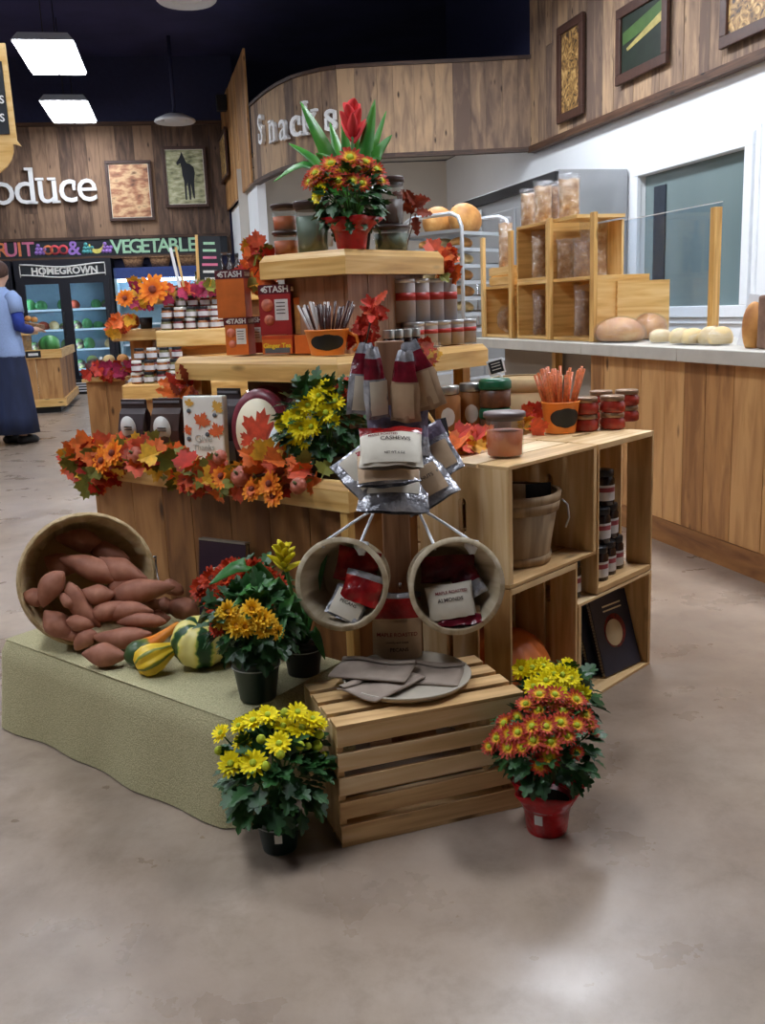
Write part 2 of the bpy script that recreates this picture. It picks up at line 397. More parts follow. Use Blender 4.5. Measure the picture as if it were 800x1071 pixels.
mb = MB(); mb.box((wx1 - .015, .02, hm + .25), (.03, .03, .1)); mb.box((wx1 - .015, .02, hm - .25), (.03, .03, .1)); mb.build('latch', 'black', wn)
# board fascia along the right wall
mb = board_wall(20, 3.04, 4.75, .13, .24)
tag(mb.build('trim_2', 'soffit_wood', X=RWX @ T(0, -.06, 0)), kind='structure')
mb = MB(); mb.box((10, -.055, 3.03), (20, .09, .07)); struct('trim_3', mb, 'dark_wood', X=RWX)
# curved fascia over the bakery opening
SN = [V(p) for p in ((2.0, 12.06, 0), (1.2, 12.1, 0), (.25, 12.12, 0), (-.3, 12.16, 0), (-.6, 12.3, 0), (-.86, 12.55, 0), (-1.08, 12.9, 0), (-1.27, 13.3, 0), (-1.43, 13.7, 0), (-1.58, 14.1, 0))]
def along(poly, s):
    for a, b in zip(poly, poly[1:]):
        l = (b - a).length
        if s <= l or b is poly[-1]: return a + (b - a) * (s / l), (b - a).normalized()
        s -= l
tot = sum((b - a).length for a, b in zip(SN, SN[1:]))
mb = MB(); rim = MB(); s = 0
while s < tot - .02:
    wd = min(rnd(.17, .27), tot - s); p, t = along(SN, s); q, t2 = along(SN, s + wd); t = (q - p).normalized(); n = V((t.y, -t.x, 0))
    n = -n if n.y > 0 and abs(n.y) > abs(n.x) else n
    X = frame((p + q) / 2, t, t.cross(V((0, 0, 1))) * -1, V((0, 0, 1)))
    mb.box((0, 0, 3.55), (wd - .003, .05, 1.0), X=X); mb.box((0, .035 if X.col[1].y > 0 else -.035, 3.55), (wd + .03, .012, .98), X=X, r=.2); rim.box((0, 0, 3.04), (wd + .004, .1, .05), X=X, r=.5); rim.box((0, 0, 4.06), (wd + .004, .1, .04), X=X, r=.5)  # thin backing behind the boards, added to block alcove lamp through the gaps
    s += wd
struct('trim_4', mb, 'soffit_wood'); struct('trim_5', rim, 'dark_wood')
# taller boarded return between the fascia and the back wall, white wall beneath
R0 = V((-1.62, 14.1, 0)); R1 = V((-2.5, 17.7, 0)); RD = (R1 - R0).normalized(); RX = frame(R0, RD, V((-RD.y, RD.x, 0)) * -1, V((0, 0, 1)))
mb = board_wall((R1 - R0).length, 3.05, 4.8, .15, .25); tag(mb.build('trim_6', 'counter_wood', X=RX @ T(0, -.03, 0)), kind='structure')
mb = MB(); mb.box((1.85, .1, 1.52), (3.7, .12, 3.05)); struct('wall_side', mb, 'white_wall', X=RX)
# bakery alcove
mb = MB(); mb.box((-.35, 15.3, 1.7), (3.3, .12, 3.4)); struct('wall_alcove', mb, 'cream_wall')
mb = MB()
mb.prism([(p.x, p.y + .06) for p in SN] + [(-1.9, 15.3), (1.2, 15.3)] + [(2.0, 12.1)][:0], .06, X=frame(V((0, 0, 3.42)), V((1, 0, 0)), V((0, 0, 1)), V((0, 1, 0)))); struct('ceiling_alcove', mb, 'cream_wall')

# ------------------------------------------------------------------ lamps: ceiling fixtures and an added alcove lamp
def fixture(p, label, glowm='lamp_glow', a=radians(11)):
    t = thing('ceiling_light', label, 'light', T(p) @ rz(a), 'fluorescent ceiling lights')
    mb = MB(); mb.box((0, 0, .09), (.70, 1.6, .1), taper=(.8, .9)); mb.build('housing', 'white_metal', t)
    for sx in (-.17, .17):
        mb = MB(); mb.box((sx, 0, .025), (.31, 1.52, .025)); mb.build('diffuser', glowm, t)
    for y in (-.7, .7):
        mb = MB(); mb.tube([(0, y, .14), (0, y, 5.6 - p[2])], .006, 5); mb.build('hanger', 'black', t)
fixture((-3.86, 12.75, 4.4), 'double fluorescent ceiling light, the larger nearer one at top left')
fixture((-4.62, 15.9, 4.4), 'double fluorescent ceiling light just in front of the boarded back wall')
for x, y in ((-3.1, 8.0), (-2.3, 4.6), (-1.5, 1.2), (-5.6, 5.4), (-4.6, 1.6)):
    fixture((x, y, 4.4), 'double fluorescent ceiling light over the shop aisle')
for x, y in ((1.35, 6.6), (.7, 9.4), (2.2, 3.4)):
    fixture((x, y, 4.4), 'double fluorescent ceiling light over the bakery counter', 'bakery_lamp_glow')
al = thing('alcove_fill_light', 'added unseen fill lamp inside the bakery alcove behind the curved fascia', 'light', T(-.1, 12.75, 3.36))  # added lamp, hidden by the fascia, to brighten the alcove
mb = MB(); mb.box((0, 0, .025), (1.5, .22, .05)); mb.build('housing', 'white_metal', al); mb = MB(); mb.box((0, 0, -.01), (1.42, .16, .02)); mb.build('diffuser', 'lamp_glow', al)
def vent(p, r, label):
    t = thing('ceiling_vent', label, 'vent', T(p))
    mb = MB(); mb.lathe([(r * .5, .1), (r * .95, .03), (r, 0), (r * .93, -.02), (r * .62, .03)], 28, cap0=False, cap1=False); mb.build('ring', 'white_metal', t)
    mb = MB(); mb.lathe([(r * .52, .05), (r * .5, -.0), (r * .3, -.02), (0, -.025)], 24, cap0=False); mb.build('cone', 'white_metal', t)
    mb = MB(); mb.lathe([(.03, .03), (.03, 5.6 - p[2])], 12); mb.build('stem', 'navy_paint', t)
vent(tuple(on_y(183, 127, 16.4)), .33, 'round white ceiling vent above the horse picture')
vent(tuple(on_z(195, 0, 4.65)), .33, 'round white ceiling vent cut by the top edge of the photo')
# ------------------------------------------------------------------ the island display
DISX = T(D_ORG) @ rz(D_ANG)
isl = thing('island_display', 'tiered wooden island display with light pine lips, corner towards the aisle', 'display stand', DISX)
TL_ = 1.27
def face_boards(length, h, wmin, wmax, t=.022):
    mb = MB(); x = 0
    while x < length - .02:
        wd = min(rnd(wmin, wmax), length - x); mb.box((x + wd / 2, t / 2, h / 2), (wd - .003, t, h)); x += wd
    return mb
YF = frame(V((0, TL_, 0)), V((0, -1, 0)), V((1, 0, 0)), V((0, 0, 1)))     # left face: x' runs from far end to the corner
face_boards(TL_, .70, .14, .24).build('side_panel', 'display_wood', isl, X=YF)
face_boards(TL_, .70, .14, .24).build('side_panel', 'display_wood', isl)
face_boards(TL_, .70, .14, .24).build('side_panel', 'display_wood', isl, X=T(0, TL_ - .022, 0))
face_boards(TL_, .70, .14, .24).build('side_panel', 'display_wood', isl, X=T(TL_ - .022, 0, 0) @ YF)
mb = MB(); mb.box((-.006, .0, .345), (.03, .03, .69)); mb.build('corner_post', 'lip_wood', isl, bevel=.003)
mb = MB()
for i in range(8): mb.box((.08 + i * .158, TL_ / 2, .715), (.155, TL_ - .02, .025))
mb.build('table_top', 'lip_wood', isl)
def lip_frame(x0, x1, y0, y1, z0, z1, t=.035):
    out = []
    for a, b in (((x0, y1), (x0, y0)), ((x0, y0), (x1, y0)), ((x1, y0), (x1, y1)), ((x1, y1), (x0, y1))):
        A, B = V((*a, 0)), V((*b, 0)); d = (B - A).normalized(); L = (B - A).length; n = V((-d.y, d.x, 0)); mb = MB()
        vs = []; u0, v0 = rnd(0, 50), rnd(0, 50)
        prof = ((0, z0), (0, z1 - .022), (.014, z1), (t, z1), (t, z0))       # outer face, eased top edge, mitred ends
        k = len(prof)
        b0 = mb.add([A + d * o + n * o + V((0, 0, z)) for o, z in prof] + [B - d * o + n * o + V((0, 0, z)) for o, z in prof])
        for i in range(k):
            j = (i + 1) % k
            mb.face((b0 + i, b0 + k + i, b0 + k + j, b0 + j), [(u0, v0 + i * .08), (u0 + L, v0 + i * .08), (u0 + L, v0 + i * .08 + .07), (u0, v0 + i * .08 + .07)], .5 + rnd(-.2, .2))
        mb.face([b0 + i for i in range(k)][::-1]); mb.face([b0 + k + i for i in range(k)]); out.append(mb)
    return out
for q in lip_frame(-.025, TL_ + .02, -.025, TL_ + .02, .69, .774): q.build('lip', 'lip_wood', isl)
for q in lip_frame(.22, 1.05, .22, 1.02, 1.028, 1.108): q.build('lip', 'lip_wood', isl)
mb = MB()
for i in range(5): mb.box((.32 + i * .158, .62, 1.075), (.155, .74, .02))
mb.build('shelf', 'lip_wood', isl)
for x, y in ((.99, .30), (.29, .96), (.99, .96)):
    mb = MB(); mb.box((x, y, .88), (.045, .045, .3)); mb.build('post', 'lip_wood', isl)
mb = MB()
for i in range(4):
    mb.box((.525 + i * .104, .40, 1.225), (.102, .02, .28)); mb.box((.525 + i * .104, .68, 1.225), (.102, .02, .28))
for i in range(3):
    mb.box((.48, .45 + i * .09, 1.225), (.02, .088, .28)); mb.box((.88, .45 + i * .09, 1.225), (.02, .088, .28))
mb.build('riser', 'post_wood', isl)
mb = MB(); mb.box((.68, .62, .88), (.5, .5, .3)); mb.build('shade_block', 'dark_wood', isl)  # dark block added for the shade in the open cavity under this tier
for q in lip_frame(.40, .935, .33, .735, 1.365, 1.445): q.build('lip', 'lip_wood', isl)
mb = MB()
for i in range(3): mb.box((.515 + i * .152, .53, 1.425), (.15, .36, .02))
mb.build('shelf', 'lip_wood', isl)

# ------------------------------------------------------------------ wooden crates
def slotted_panel(w, h, t, sx, sz, cx, cz):
    """panel in XZ (0..w, 0..h), thickness t, with a rounded hand hole"""
    mb = MB(); n = 32; outer, inner = [], []
    for k in range(n):
        a = 2 * pi * (k + .5) / n; c, s_ = cos(a), sin(a)
        r = sx / 2 if sx < sz else sz / 2
        ex, ez = max(0, sx / 2 - r), max(0, sz / 2 - r)
        inner.append((cx + c * r + (ex if c > 0 else -ex), cz + s_ * r + (ez if s_ > 0 else -ez)))
        f = min((w - cx if c > 0 else cx) / max(abs(c), 1e-6), (h - cz if s_ > 0 else cz) / max(abs(s_), 1e-6))
        outer.append((cx + c * f, cz + s_ * f))
    for cxn, czn in ((0, 0), (w, 0), (w, h), (0, h)):      # pull nearest outer point into each corner
        i = min(range(n), key=lambda q: (outer[q][0] - cxn) ** 2 + (outer[q][1] - czn) ** 2); outer[i] = (cxn, czn)
    b = mb.add([V((x, y, z)) for y in (0, t) for ring in (outer, inner) for x, z in ring]); r = random.random(); la = 0 if w > h else 1
    o = rnd(0, 40)
    uv = lambda p: (p[la] + o, p[1 - la] + o)
    for k in range(n):
        j = (k + 1) % n
        mb.face((b + k, b + j, b + n + j, b + n + k), [uv(outer[k]), uv(outer[j]), uv(inner[j]), uv(inner[k])], r)
        mb.face((b + 2 * n + j, b + 2 * n + k, b + 3 * n + k, b + 3 * n + j), [uv(outer[j]), uv(outer[k]), uv(inner[k]), uv(inner[j])], r)
        mb.face((b + j, b + k, b + 2 * n + k, b + 2 * n + j), [uv(outer[j]), uv(outer[k]), uv(outer[k]), uv(outer[j])], r)
        mb.face((b + n + k, b + n + j, b + 3 * n + j, b + 3 * n + k), [uv(inner[k]), uv(inner[j]), uv(inner[j]), uv(inner[k])], r)
    return mb
def crate(name, label, X, L, Hh, Dp, ns=4, nb=4, cover=.8, upright=False, group='pine crates stacked as shelves', wood_='crate_wood', floor_front=False):
    """lying crate: ends at x=0 and x=L, slatted long sides at z=0 and z=Hh, slatted bottom at y=Dp, open at y=0;
    upright turns it so that the ends are at the top and the bottom"""
    t = thing(name, label, 'crate', X, group); te, ts = .018, .010
    R = Matrix() if not upright else frame(V((Hh, 0, 0)), V((0, 0, 1)), V((0, 1, 0)), V((-1, 0, 0)))
    a = slotted_panel(Dp - ts, Hh - 2 * ts, te, .026, .10, (Dp - ts) * .5, (Hh - 2 * ts) * .56 if not upright else (Hh) * .5)
    PX = frame(V((te, 0, ts)), V((0, 1, 0)), V((-1, 0, 0)), V((0, 0, 1)))
    if floor_front: PX = T(0, ts, 0) @ PX
    a.build('end_panel', wood_, t, X=R @ PX, bevel=.0015); b = slotted_panel(Dp - ts, Hh - 2 * ts, te, .026, .10, (Dp - ts) * .5, (Hh - 2 * ts) * .56 if not upright else Hh * .5)
    b.build('end_panel', wood_, t, X=R @ T(L - te, 0, 0) @ PX, bevel=.0015)
    def slats(kind, n, span, at):
        p = span / (n - 1 + cover); wd = p * cover; mb = MB()
        for i in range(n): at(mb, i * p + wd / 2, wd)
        mb.build(kind, wood_, t, X=R, bevel=.0012)
    o = ts if floor_front else 0
    slats('top_slats', ns, Dp - (0 if floor_front else ts), lambda mb, c, wd: mb.box((L / 2, c, Hh - ts / 2), (L, wd, ts)))
    slats('bottom_slats', ns, Dp - (0 if floor_front else ts), lambda mb, c, wd: mb.box((L / 2, c, ts / 2), (L, wd, ts)))
    slats('back_slats', nb, Hh - 2 * ts, lambda mb, c, wd: mb.box((L / 2, ts / 2 if floor_front else Dp - ts / 2, ts + c), (L, ts, wd)))
    return t
CR_ANG = atan2(.733, .68)
CRX = T(.343, 2.537, 0) @ rz(CR_ANG)
def Cw(x, y, z): return CRX @ V((x, y, z))
crate('wooden_crate', 'pine crate standing on end at floor level with the pumpkin in it', CRX, .475, .355, .33, ns=3, nb=4, upright=True)
crate('wooden_crate', 'pine crate lying on its side with the spiral books in it', CRX @ T(.362, 0, 0), .475, .34, .33, ns=3, nb=4, cover=.93)
crate('wooden_crate', 'pine crate lying on its side with the bushel bucket in it', CRX @ T(0, 0, .478), .465, .342, .33, ns=3, nb=4, cover=.93)
crate('wooden_crate', 'pine crate standing on end with the pyramid of jars in it', CRX @ T(.472, 0, .344), .476, .362, .33, ns=3, nb=4, upright=True)
FCX = T(-.127, 2.058, 0) @ rz(radians(19.3))
crate('slatted_crate', 'slatted pine crate on the floor in front, holding up the round tray', FCX, .485, .31, .285, ns=4, nb=5, cover=.72, group=None, floor_front=True)

# ------------------------------------------------------------------ burlap-covered bench
P0, P1, P2, P3 = V((-1.20, 2.86, 0)), V((-.385, 2.175, 0)), V((-.13, 2.55, 0)), V((-.94, 3.235, 0))
def cloth():
    mb = MB(); Hc = .28; N_ = 40
    per = [P0, P1, P2, P3]; ring = []
    for i in range(4):
        for k in range(N_): ring.append(per[i].lerp(per[(i + 1) % 4], k / N_))
    cen = (P0 + P1 + P2 + P3) / 4; n = len(ring); rows = []
    for j in range(9):
        v = j / 8; row = []
        for k, p in enumerate(ring):
            out = (p - cen); out.normalize(); i = k // N_; e = per[(i + 1) % 4] - per[i]; nn = V((e.y, -e.x, 0)).normalized()
            wv = sin(k * .55 + 1.7 * i) * .006 + sin(k * .21 + 2) * .007
            f = v ** 1.2
            z = Hc * (1 - v) + .003; x = p + nn * (f * (.028 + wv) + .012 * sin(min(v * 6, 1) * pi / 2)) - out * .008 * (v == 0)
            if j == 8: z = .004
            row.append(V((x.x, x.y, z)))
        rows.append(mb.add(row))
    for j in range(8):
        for k in range(n):
            k2 = (k + 1) % n
            mb.face((rows[j] + k2, rows[j] + k, rows[j + 1] + k, rows[j + 1] + k2), None, .5, 0, True)
    # top, as a grid with a few low folds
    g = 24
    tb = mb.add([(P0.lerp(P1, i / g)).lerp(P3.lerp(P2, i / g), j / 12) * .998 + cen * .002 + V((0, 0, Hc + .004 + (.003 * sin(i * .9 + j) if 0 < i < g and 0 < j < 12 else -.001))) for j in range(13) for i in range(g + 1)])
    for j in range(12):
        for i in range(g): mb.face((tb + j * (g + 1) + i, tb + j * (g + 1) + i + 1, tb + (j + 1) * (g + 1) + i + 1, tb + (j + 1) * (g + 1) + i), None, .5, 0, True)
    return mb
tag(cloth().build('burlap_cloth', 'burlap'), 'pale green burlap cloth draped over a low bench to the floor', 'cloth')

# ------------------------------------------------------------------ post with hooks
POST = V((.036, 2.585, 0))
pt = thing('wooden_post', 'square wooden post with nut bags and two hanging baskets on it', 'post', T(POST) @ rz(radians(4)))
mb = MB(); mb.box((0, 0, .5825), (.075, .04, 1.165)); mb.build('shaft', 'post_wood', pt, bevel=.003)
mb = MB(); mb.box((0, 0, .012), (.2, .12, .024)); mb.build('foot', 'post_wood', pt, bevel=.003)
for sx in (-1, 1):
    mb = MB(); mb.tube([(sx * .037, 0, .712), (sx * .05, -.005, .708), (sx * .058, -.01, .715), (sx * .056, -.012, .725)], .004, 6); mb.build('hook', 'chrome', pt)
    mb = MB(); mb.tube([(sx * .03, -.02, 1.11), (sx * .05, -.045, 1.10), (sx * .06, -.06, 1.115)], .004, 6); mb.build('hook', 'chrome', pt)
mb = MB(); mb.tube([(0, -.02, .965), (0, -.06, .96), (0, -.075, .975)], .004, 6); mb.build('hook', 'chrome', pt)
mb = MB(); mb.tube([(0, -.02, .50), (0, -.05, .497), (0, -.06, .51)], .004, 6); mb.build('hook', 'chrome', pt)

# ------------------------------------------------------------------ baskets and buckets
def ax_frame(o, a):
    z = V(a).normalized(); x = V((0, 0, 1)).cross(z).normalized(); y = z.cross(x); return frame(V(o), x, y, z)
def wood_bucket(t, R0, R1, H, wood_, th=.006, hoops=((.06, .03), (.93, .05)), staves=20):
    mb = MB()
    wob = lambda a, i: 1 + .006 * cos(a * staves)
    mb.lathe([(R0 * .97, .006), (R0, 0), (R0, .002), (R1, H), (R1 - th, H), (R0 - th, .012)], staves * 4, wob=wob, cap0=True, cap1=True)
    mb.build('staves', wood_, t)
    for f, hh in hoops:
        r = R0 + (R1 - R0) * f; z = H * f; r2 = R0 + (R1 - R0) * min(1, (z + hh / 2) / H); r1_ = R0 + (R1 - R0) * max(0, (z - hh / 2) / H)
        m2 = MB(); m2.lathe([(r1_ + .001, z - hh / 2), (r1_ + .006, z - hh / 2), (r2 + .006, z + hh / 2), (r2 - th * 1.2, z + hh / 2)], 48, cap0=False, cap1=False); m2.build('hoop', wood_, t)
BK_AX = V((.36, -.92, .17)).normalized(); BK_O = on_z(92, 606, .488)
bk = thing('bushel_basket', 'woven wooden bushel basket lying on its side, spilling sweet potatoes', 'basket', ax_frame(BK_O - BK_AX * .29, BK_AX))
wood_bucket(bk, .15, .197, .29, 'basket_wood', hoops=((.08, .03), (.5, .03), (.93, .035)), staves=22)
mb = MB(); mb.tube([(.2, -.04, .27), (.212, -.04, .25), (.216, -.02, .20), (.216, .02, .20), (.212, .04, .25), (.2, .04, .27)], .003, 6); mb.build('wire_handle', 'steel', bk)
def hanging(px, py, y, a, label, hx, R=.116):
    o = on_y(px, py, y); A = V(a).normalized()
    t = thing('hanging_bucket', label, 'bucket', ax_frame(o - A * .17, A), 'baskets hung on the post')
    wood_bucket(t, .092, R, .17, 'bucket_wood', hoops=((.92, .03), (.1, .02)), staves=16)
    iv = t.matrix_world.inverted(); hook = iv @ (T(POST) @ rz(radians(4)) @ V((hx, -.014, .716)))
    for sg in (-1, 1):
        mb = MB(); b = V((sg * R * .42, R * .9, .158)); mb.tube([hook, hook.lerp(b, .5) + V((0, .002, 0)), b, b + V((0, -.012, .004))], .0042, 7); mb.build('rope', 'white_metal', t)
    mb = MB(); mb.lathe([(.02, -.004), (.017, .006), (.006, .01)], 10, X=T(R * .42, R * .8, .15), wob=lambda a, i: 1 + .2 * sin(3 * a)); mb.build('knot', 'white_metal', t)
    return t
bl = hanging(357, 611, 2.36, (-.18, -.95, .14), 'pale wooden bucket of nut bags hung on the left of the post', -.056)
br = hanging(478, 613, 2.36, (.16, -.95, .14), 'pale wooden bucket of nut bags hung on the right of the post', .056, R=.121)
# ------------------------------------------------------------------ leaves and flowers
def petal_mat(name, stops, rough=0.55):
    m, nt, b = _new(name); uv = N(nt, 'ShaderNodeUVMap'); sx = N(nt, 'ShaderNodeSeparateXYZ')
    nt.links.new(uv.outputs[0], sx.inputs[0])
    nt.links.new(ramp(nt, sx.outputs[0], [(p, s2l(c)) for p, c in stops]), b.inputs['Base Color']); b.inputs['Roughness'].default_value = rough
    b.inputs['Specular IOR Level'].default_value = .25
petal_mat('petal_yellow', [(0, (244, 214, 16)), (1, (252, 236, 20))])
petal_mat('petal_gold', [(0, (238, 156, 24)), (.5, (250, 196, 36)), (1, (254, 216, 76))])
petal_mat('petal_flame', [(0, (240, 214, 40)), (.42, (238, 180, 44)), (.64, (190, 66, 34)), (1, (158, 38, 36))])
petal_mat('petal_rust', [(0, (224, 130, 40)), (.3, (206, 78, 32)), (1, (178, 50, 28))])
petal_mat('petal_silk_orange', [(0, (196, 70, 20)), (.6, (240, 120, 30)), (1, (252, 160, 40))])
plain('flower_eye_green', (176, 190, 40), .7); plain('flower_eye_gold', (206, 150, 30), .7); plain('flower_eye_brown', (120, 50, 30), .8)
mottled('leaf_dark', [(0.3, (22, 56, 26)), (0.7, (52, 102, 46))], scale=18, detail=2, rough=.45)
mottled('leaf_mid', [(0.3, (32, 84, 36)), (0.7, (72, 138, 58))], scale=12, detail=2, rough=.4)
mottled('leaf_bright', [(0.3, (48, 120, 44)), (0.7, (88, 160, 60))], scale=12, detail=2, rough=.35)
plain('stem_green', (70, 110, 46), .6)
for n_, c_ in (('fall_orange', (226, 106, 34)), ('fall_red', (188, 46, 26)), ('fall_rust', (150, 58, 30)), ('fall_yellow', (232, 172, 44)), ('fall_green', (128, 128, 50)), ('fall_magenta', (170, 40, 84)), ('fall_coral', (230, 96, 62))):
    plain(n_, c_, .65, noise=.3, scale=35)
plain('soil', (40, 30, 22), .95, noise=.4, scale=60)
MAPLE = [(0, 1.0), (.10, .78), (.22, .84), (.19, .52), (.36, .66), (.42, .56), (.62, .60), (.55, .42), (.62, .34), (.33, .12), (.38, 0), (.06, .06), (.02, -.28)]
MUM = [(0, 1.0), (.13, .86), (.12, .74), (.28, .74), (.33, .62), (.22, .50), (.36, .42), (.34, .28), (.16, .18), (.05, .04), (.02, -.15)]
BLADE = [(0, 1.0), (.04, .8), (.06, .55), (.06, .3), (.045, .1), (.03, 0)]
FEATHER = [(0, 1.0), (.16, .82), (.10, .74), (.26, .58), (.16, .52), (.30, .34), (.16, .28), (.2, .1), (.03, .04), (.02, -.1)]
def leaf(mb, o, d, n, L, half=MUM, m=0, fold=.25, curl=.25, wide=1.0):
    """leaf from o along d, face towards n"""
    d = V(d).normalized(); n = V(n); n = (n - d * n.dot(d)); n = n.normalized() if n.length > 1e-4 else d.orthogonal().normalized(); s_ = d.cross(n)
    o = V(o); k = len(half); r = random.random()
    pt = lambda x, y: o + d * (y * L) + s_ * (x * L * wide) + n * (abs(x) * L * fold - curl * L * max(y, 0) ** 2 * .5)
    mid = mb.add([pt(0, y) for x, y in half]); R = mb.add([pt(x, y) for x, y in half]); Lf = mb.add([pt(-x, y) for x, y in half])
    for i in range(k - 1):
        mb.face((mid + i, R + i, R + i + 1, mid + i + 1), None, r, m); mb.face((mid + i + 1, Lf + i + 1, Lf + i, mid + i), None, r, m)
FM = {}
def flower_mesh(kind, petals, layers, eye, pet, cup=.25, wide=.30, seed=0):
    key = (kind, seed)
    if key in FM: return FM[key]
    mb = MB(); rg = random.Random(seed * 31 + len(kind))
    for l in range(layers):
        R = 1.0 - .24 * l
        for k in range(petals - 2 * l):
            a = 2 * pi * (k + .5 * l + rg.uniform(-.2, .2)) / (petals - 2 * l); c, s_ = cos(a), sin(a); rr = R * rg.uniform(.86, 1.06)
            up = cup * (.5 + .9 * l) + rg.uniform(-.12, .12); q = V((c, s_, 0)); sd = V((-s_, c, 0)); wd = wide * (1 - .1 * l)
            z0 = .04 * l
            P = [q * .12 + V((0, 0, z0)), q * (.55 * rr) + sd * wd * .5 + V((0, 0, z0 + up * .42)), q * (.55 * rr) - sd * wd * .5 + V((0, 0, z0 + up * .42)), q * (.55 * rr) + V((0, 0, z0 + up * .32)), q * (.86 * rr) + sd * wd * .34 + V((0, 0, z0 + up * .72)), q * (.86 * rr) - sd * wd * .34 + V((0, 0, z0 + up * .72)), q * rr + V((0, 0, z0 + up * .75))]
            b = mb.add(P)
            for f, u in (((0, 1, 3), (0, .5, .5)), ((0, 3, 2), (0, .5, .5)), ((1, 4, 6, 3), (.5, .85, 1, .5)), ((3, 6, 5, 2), (.5, 1, .85, .5))):
                mb.face([b + i for i in f], [(x, .5) for x in u], rg.random(), 0, True)
    mb.lathe([(.24, .03), (.22, .13 + .04 * layers), (.12, .18 + .04 * layers), (0, .19 + .04 * layers)], 10, m=1, cap0=False)
    FM[key] = mb.mesh(kind, [pet, eye]); return FM[key]
KINDS = {'yellow': ('yellow_flower', 15, 2, 'flower_eye_green', 'petal_yellow', .3, .28), 'flame': ('flame_flower', 15, 2, 'flower_eye_green', 'petal_flame', .25, .26),
         'gold': ('golden_flower', 16, 3, 'flower_eye_gold', 'petal_gold', .35, .28), 'rust': ('rust_flower', 16, 3, 'flower_eye_brown', 'petal_rust', .3, .28),
         'silk': ('silk_flower', 14, 2, 'flower_eye_brown', 'petal_silk_orange', .12, .36)}
def bloom(root, kind, p, n, R, name='flower'):
    me = flower_mesh(*KINDS[kind], seed=random.randint(0, 3)); z = V(n).normalized()
    x = z.orthogonal().normalized(); y = z.cross(x)
    o = bpy.data.objects.new(name, me); COL.objects.link(o); o.parent = root
    o.matrix_local = root.matrix_world.inverted() @ frame(V(p), x, y, z) @ rz(rnd(0, 6.28)) @ S(R, R, R); return o
def bud(root, p, R):
    mb = MB(); mb.lathe([(.3, -1), (.95, -.4), (1, .1), (.7, .7), (.2, 1), (0, 1.02)], 10, X=S(R, R, R)); o = mb.build('bud', 'flower_eye_green', root); o.matrix_local = root.matrix_world.inverted() @ T(V(p)); return o
def foliage(root, c, rad, n, L, mat='leaf_dark', stems=(), base=None, low=-.5, half=MUM):
    """a dome of leaves round world point c with radii rad"""
    mb = MB(); iv = root.matrix_world.inverted()
    for i in range(n):
        z = rnd(low, 1); a = rnd(0, 2 * pi); q = V((cos(a) * sqrt(1 - z * z), sin(a) * sqrt(1 - z * z), z)); k = rnd(.35, 1.0) ** .5
        p = V(c) + V((q.x * rad[0], q.y * rad[1], q.z * rad[2])) * k
        d = (q + V((rnd(-.6, .6), rnd(-.6, .6), rnd(-.7, .3)))).normalized(); up = (q + V((0, 0, .7))).normalized()
        leaf(mb, iv @ p, iv.to_3x3() @ d, iv.to_3x3() @ up, L * rnd(.7, 1.25), half)
    o = mb.build('foliage', mat, root)
    if base is not None and stems:
        ms = MB()
        for e in stems: ms.tube([iv @ V(base), iv @ V(base).lerp(V(e), .55).lerp(V(c), .3), iv @ V(e)], [.003, .0025, .002], 5)
        ms.build('stems', 'stem_green', root)
    return o
plain('pot_green', (22, 44, 38), .4, noise=.1); plain('pot_black', (20, 22, 24), .45); plain('wire_white', (190, 196, 196), .4); plain('tag_white', (222, 222, 216), .6, noise=.03)
mottled('foil_red', [(0.3, (150, 12, 20)), (0.7, (206, 26, 34))], scale=24, detail=2, rough=.28, bump=.4)
def nursery_pot(root, R0, R1, H, mat='pot_green', ring=True, sticker=None):
    mb = MB(); mb.lathe([(R0, 0), (R0 * 1.02, .004), (R1 * .96, H * .82), (R1 * .99, H * .83), (R1, H), (R1 - .004, H), (R1 * .93, H * .85), (.001, H * .84)], 28); mb.build('pot', mat, root)
    mb = MB(); mb.lathe([(R1 * .92, H * .87), (R1 * .5, H * .93), (0, H * .94)], 16, cap0=False); mb.build('soil', 'soil', root)
    if ring:
        mb = MB(); zz = H * .80; rr = R0 + (R1 - R0) * .80; mb.tube([(cos(a) * (rr + .003), sin(a) * (rr + .003), zz) for a in [2 * pi * k / 28 for k in range(29)]], .0016, 5); mb.build('wire_ring', 'wire_white', root)
    if sticker is not None:
        mb = MB(); rr = (R0 + R1) / 2 + .0005; mb.grid(lambda u, v: V((cos(sticker + (u - .5) * .36) * (rr + .002 + .1 * (R1 - R0) * (v - .5)), sin(sticker + (u - .5) * .36) * (rr + .002), H * (.42 + .28 * v))), 4, 1); mb.build('price_sticker', 'tag_white', root)
def foil_pot(root, R0, R1, H, flare=1.5, sticker=None, seed=0):
    nursery_pot(root, R0, R1, H, 'foil_red', ring=True, sticker=sticker); rg = random.Random(seed)
    ph = [rg.uniform(0, 6) for _ in range(3)]
    mb = MB(); wob = lambda a, i: 1 + (0, .03, .07, .14)[min(i, 3)] * (sin(5 * a + ph[0]) + .6 * sin(8 * a + ph[1]))
    mb.lathe([(R1 * .97, H * .72), (R1 * 1.06, H * .86), (R1 * 1.06 * (1 + flare) / 2, H * 1.12), (R1 * flare, H * 1.34)], 60, cap0=False, cap1=False, wob=wob); o = mb.build('foil_wrap', 'foil_red', root, solid=.0015)
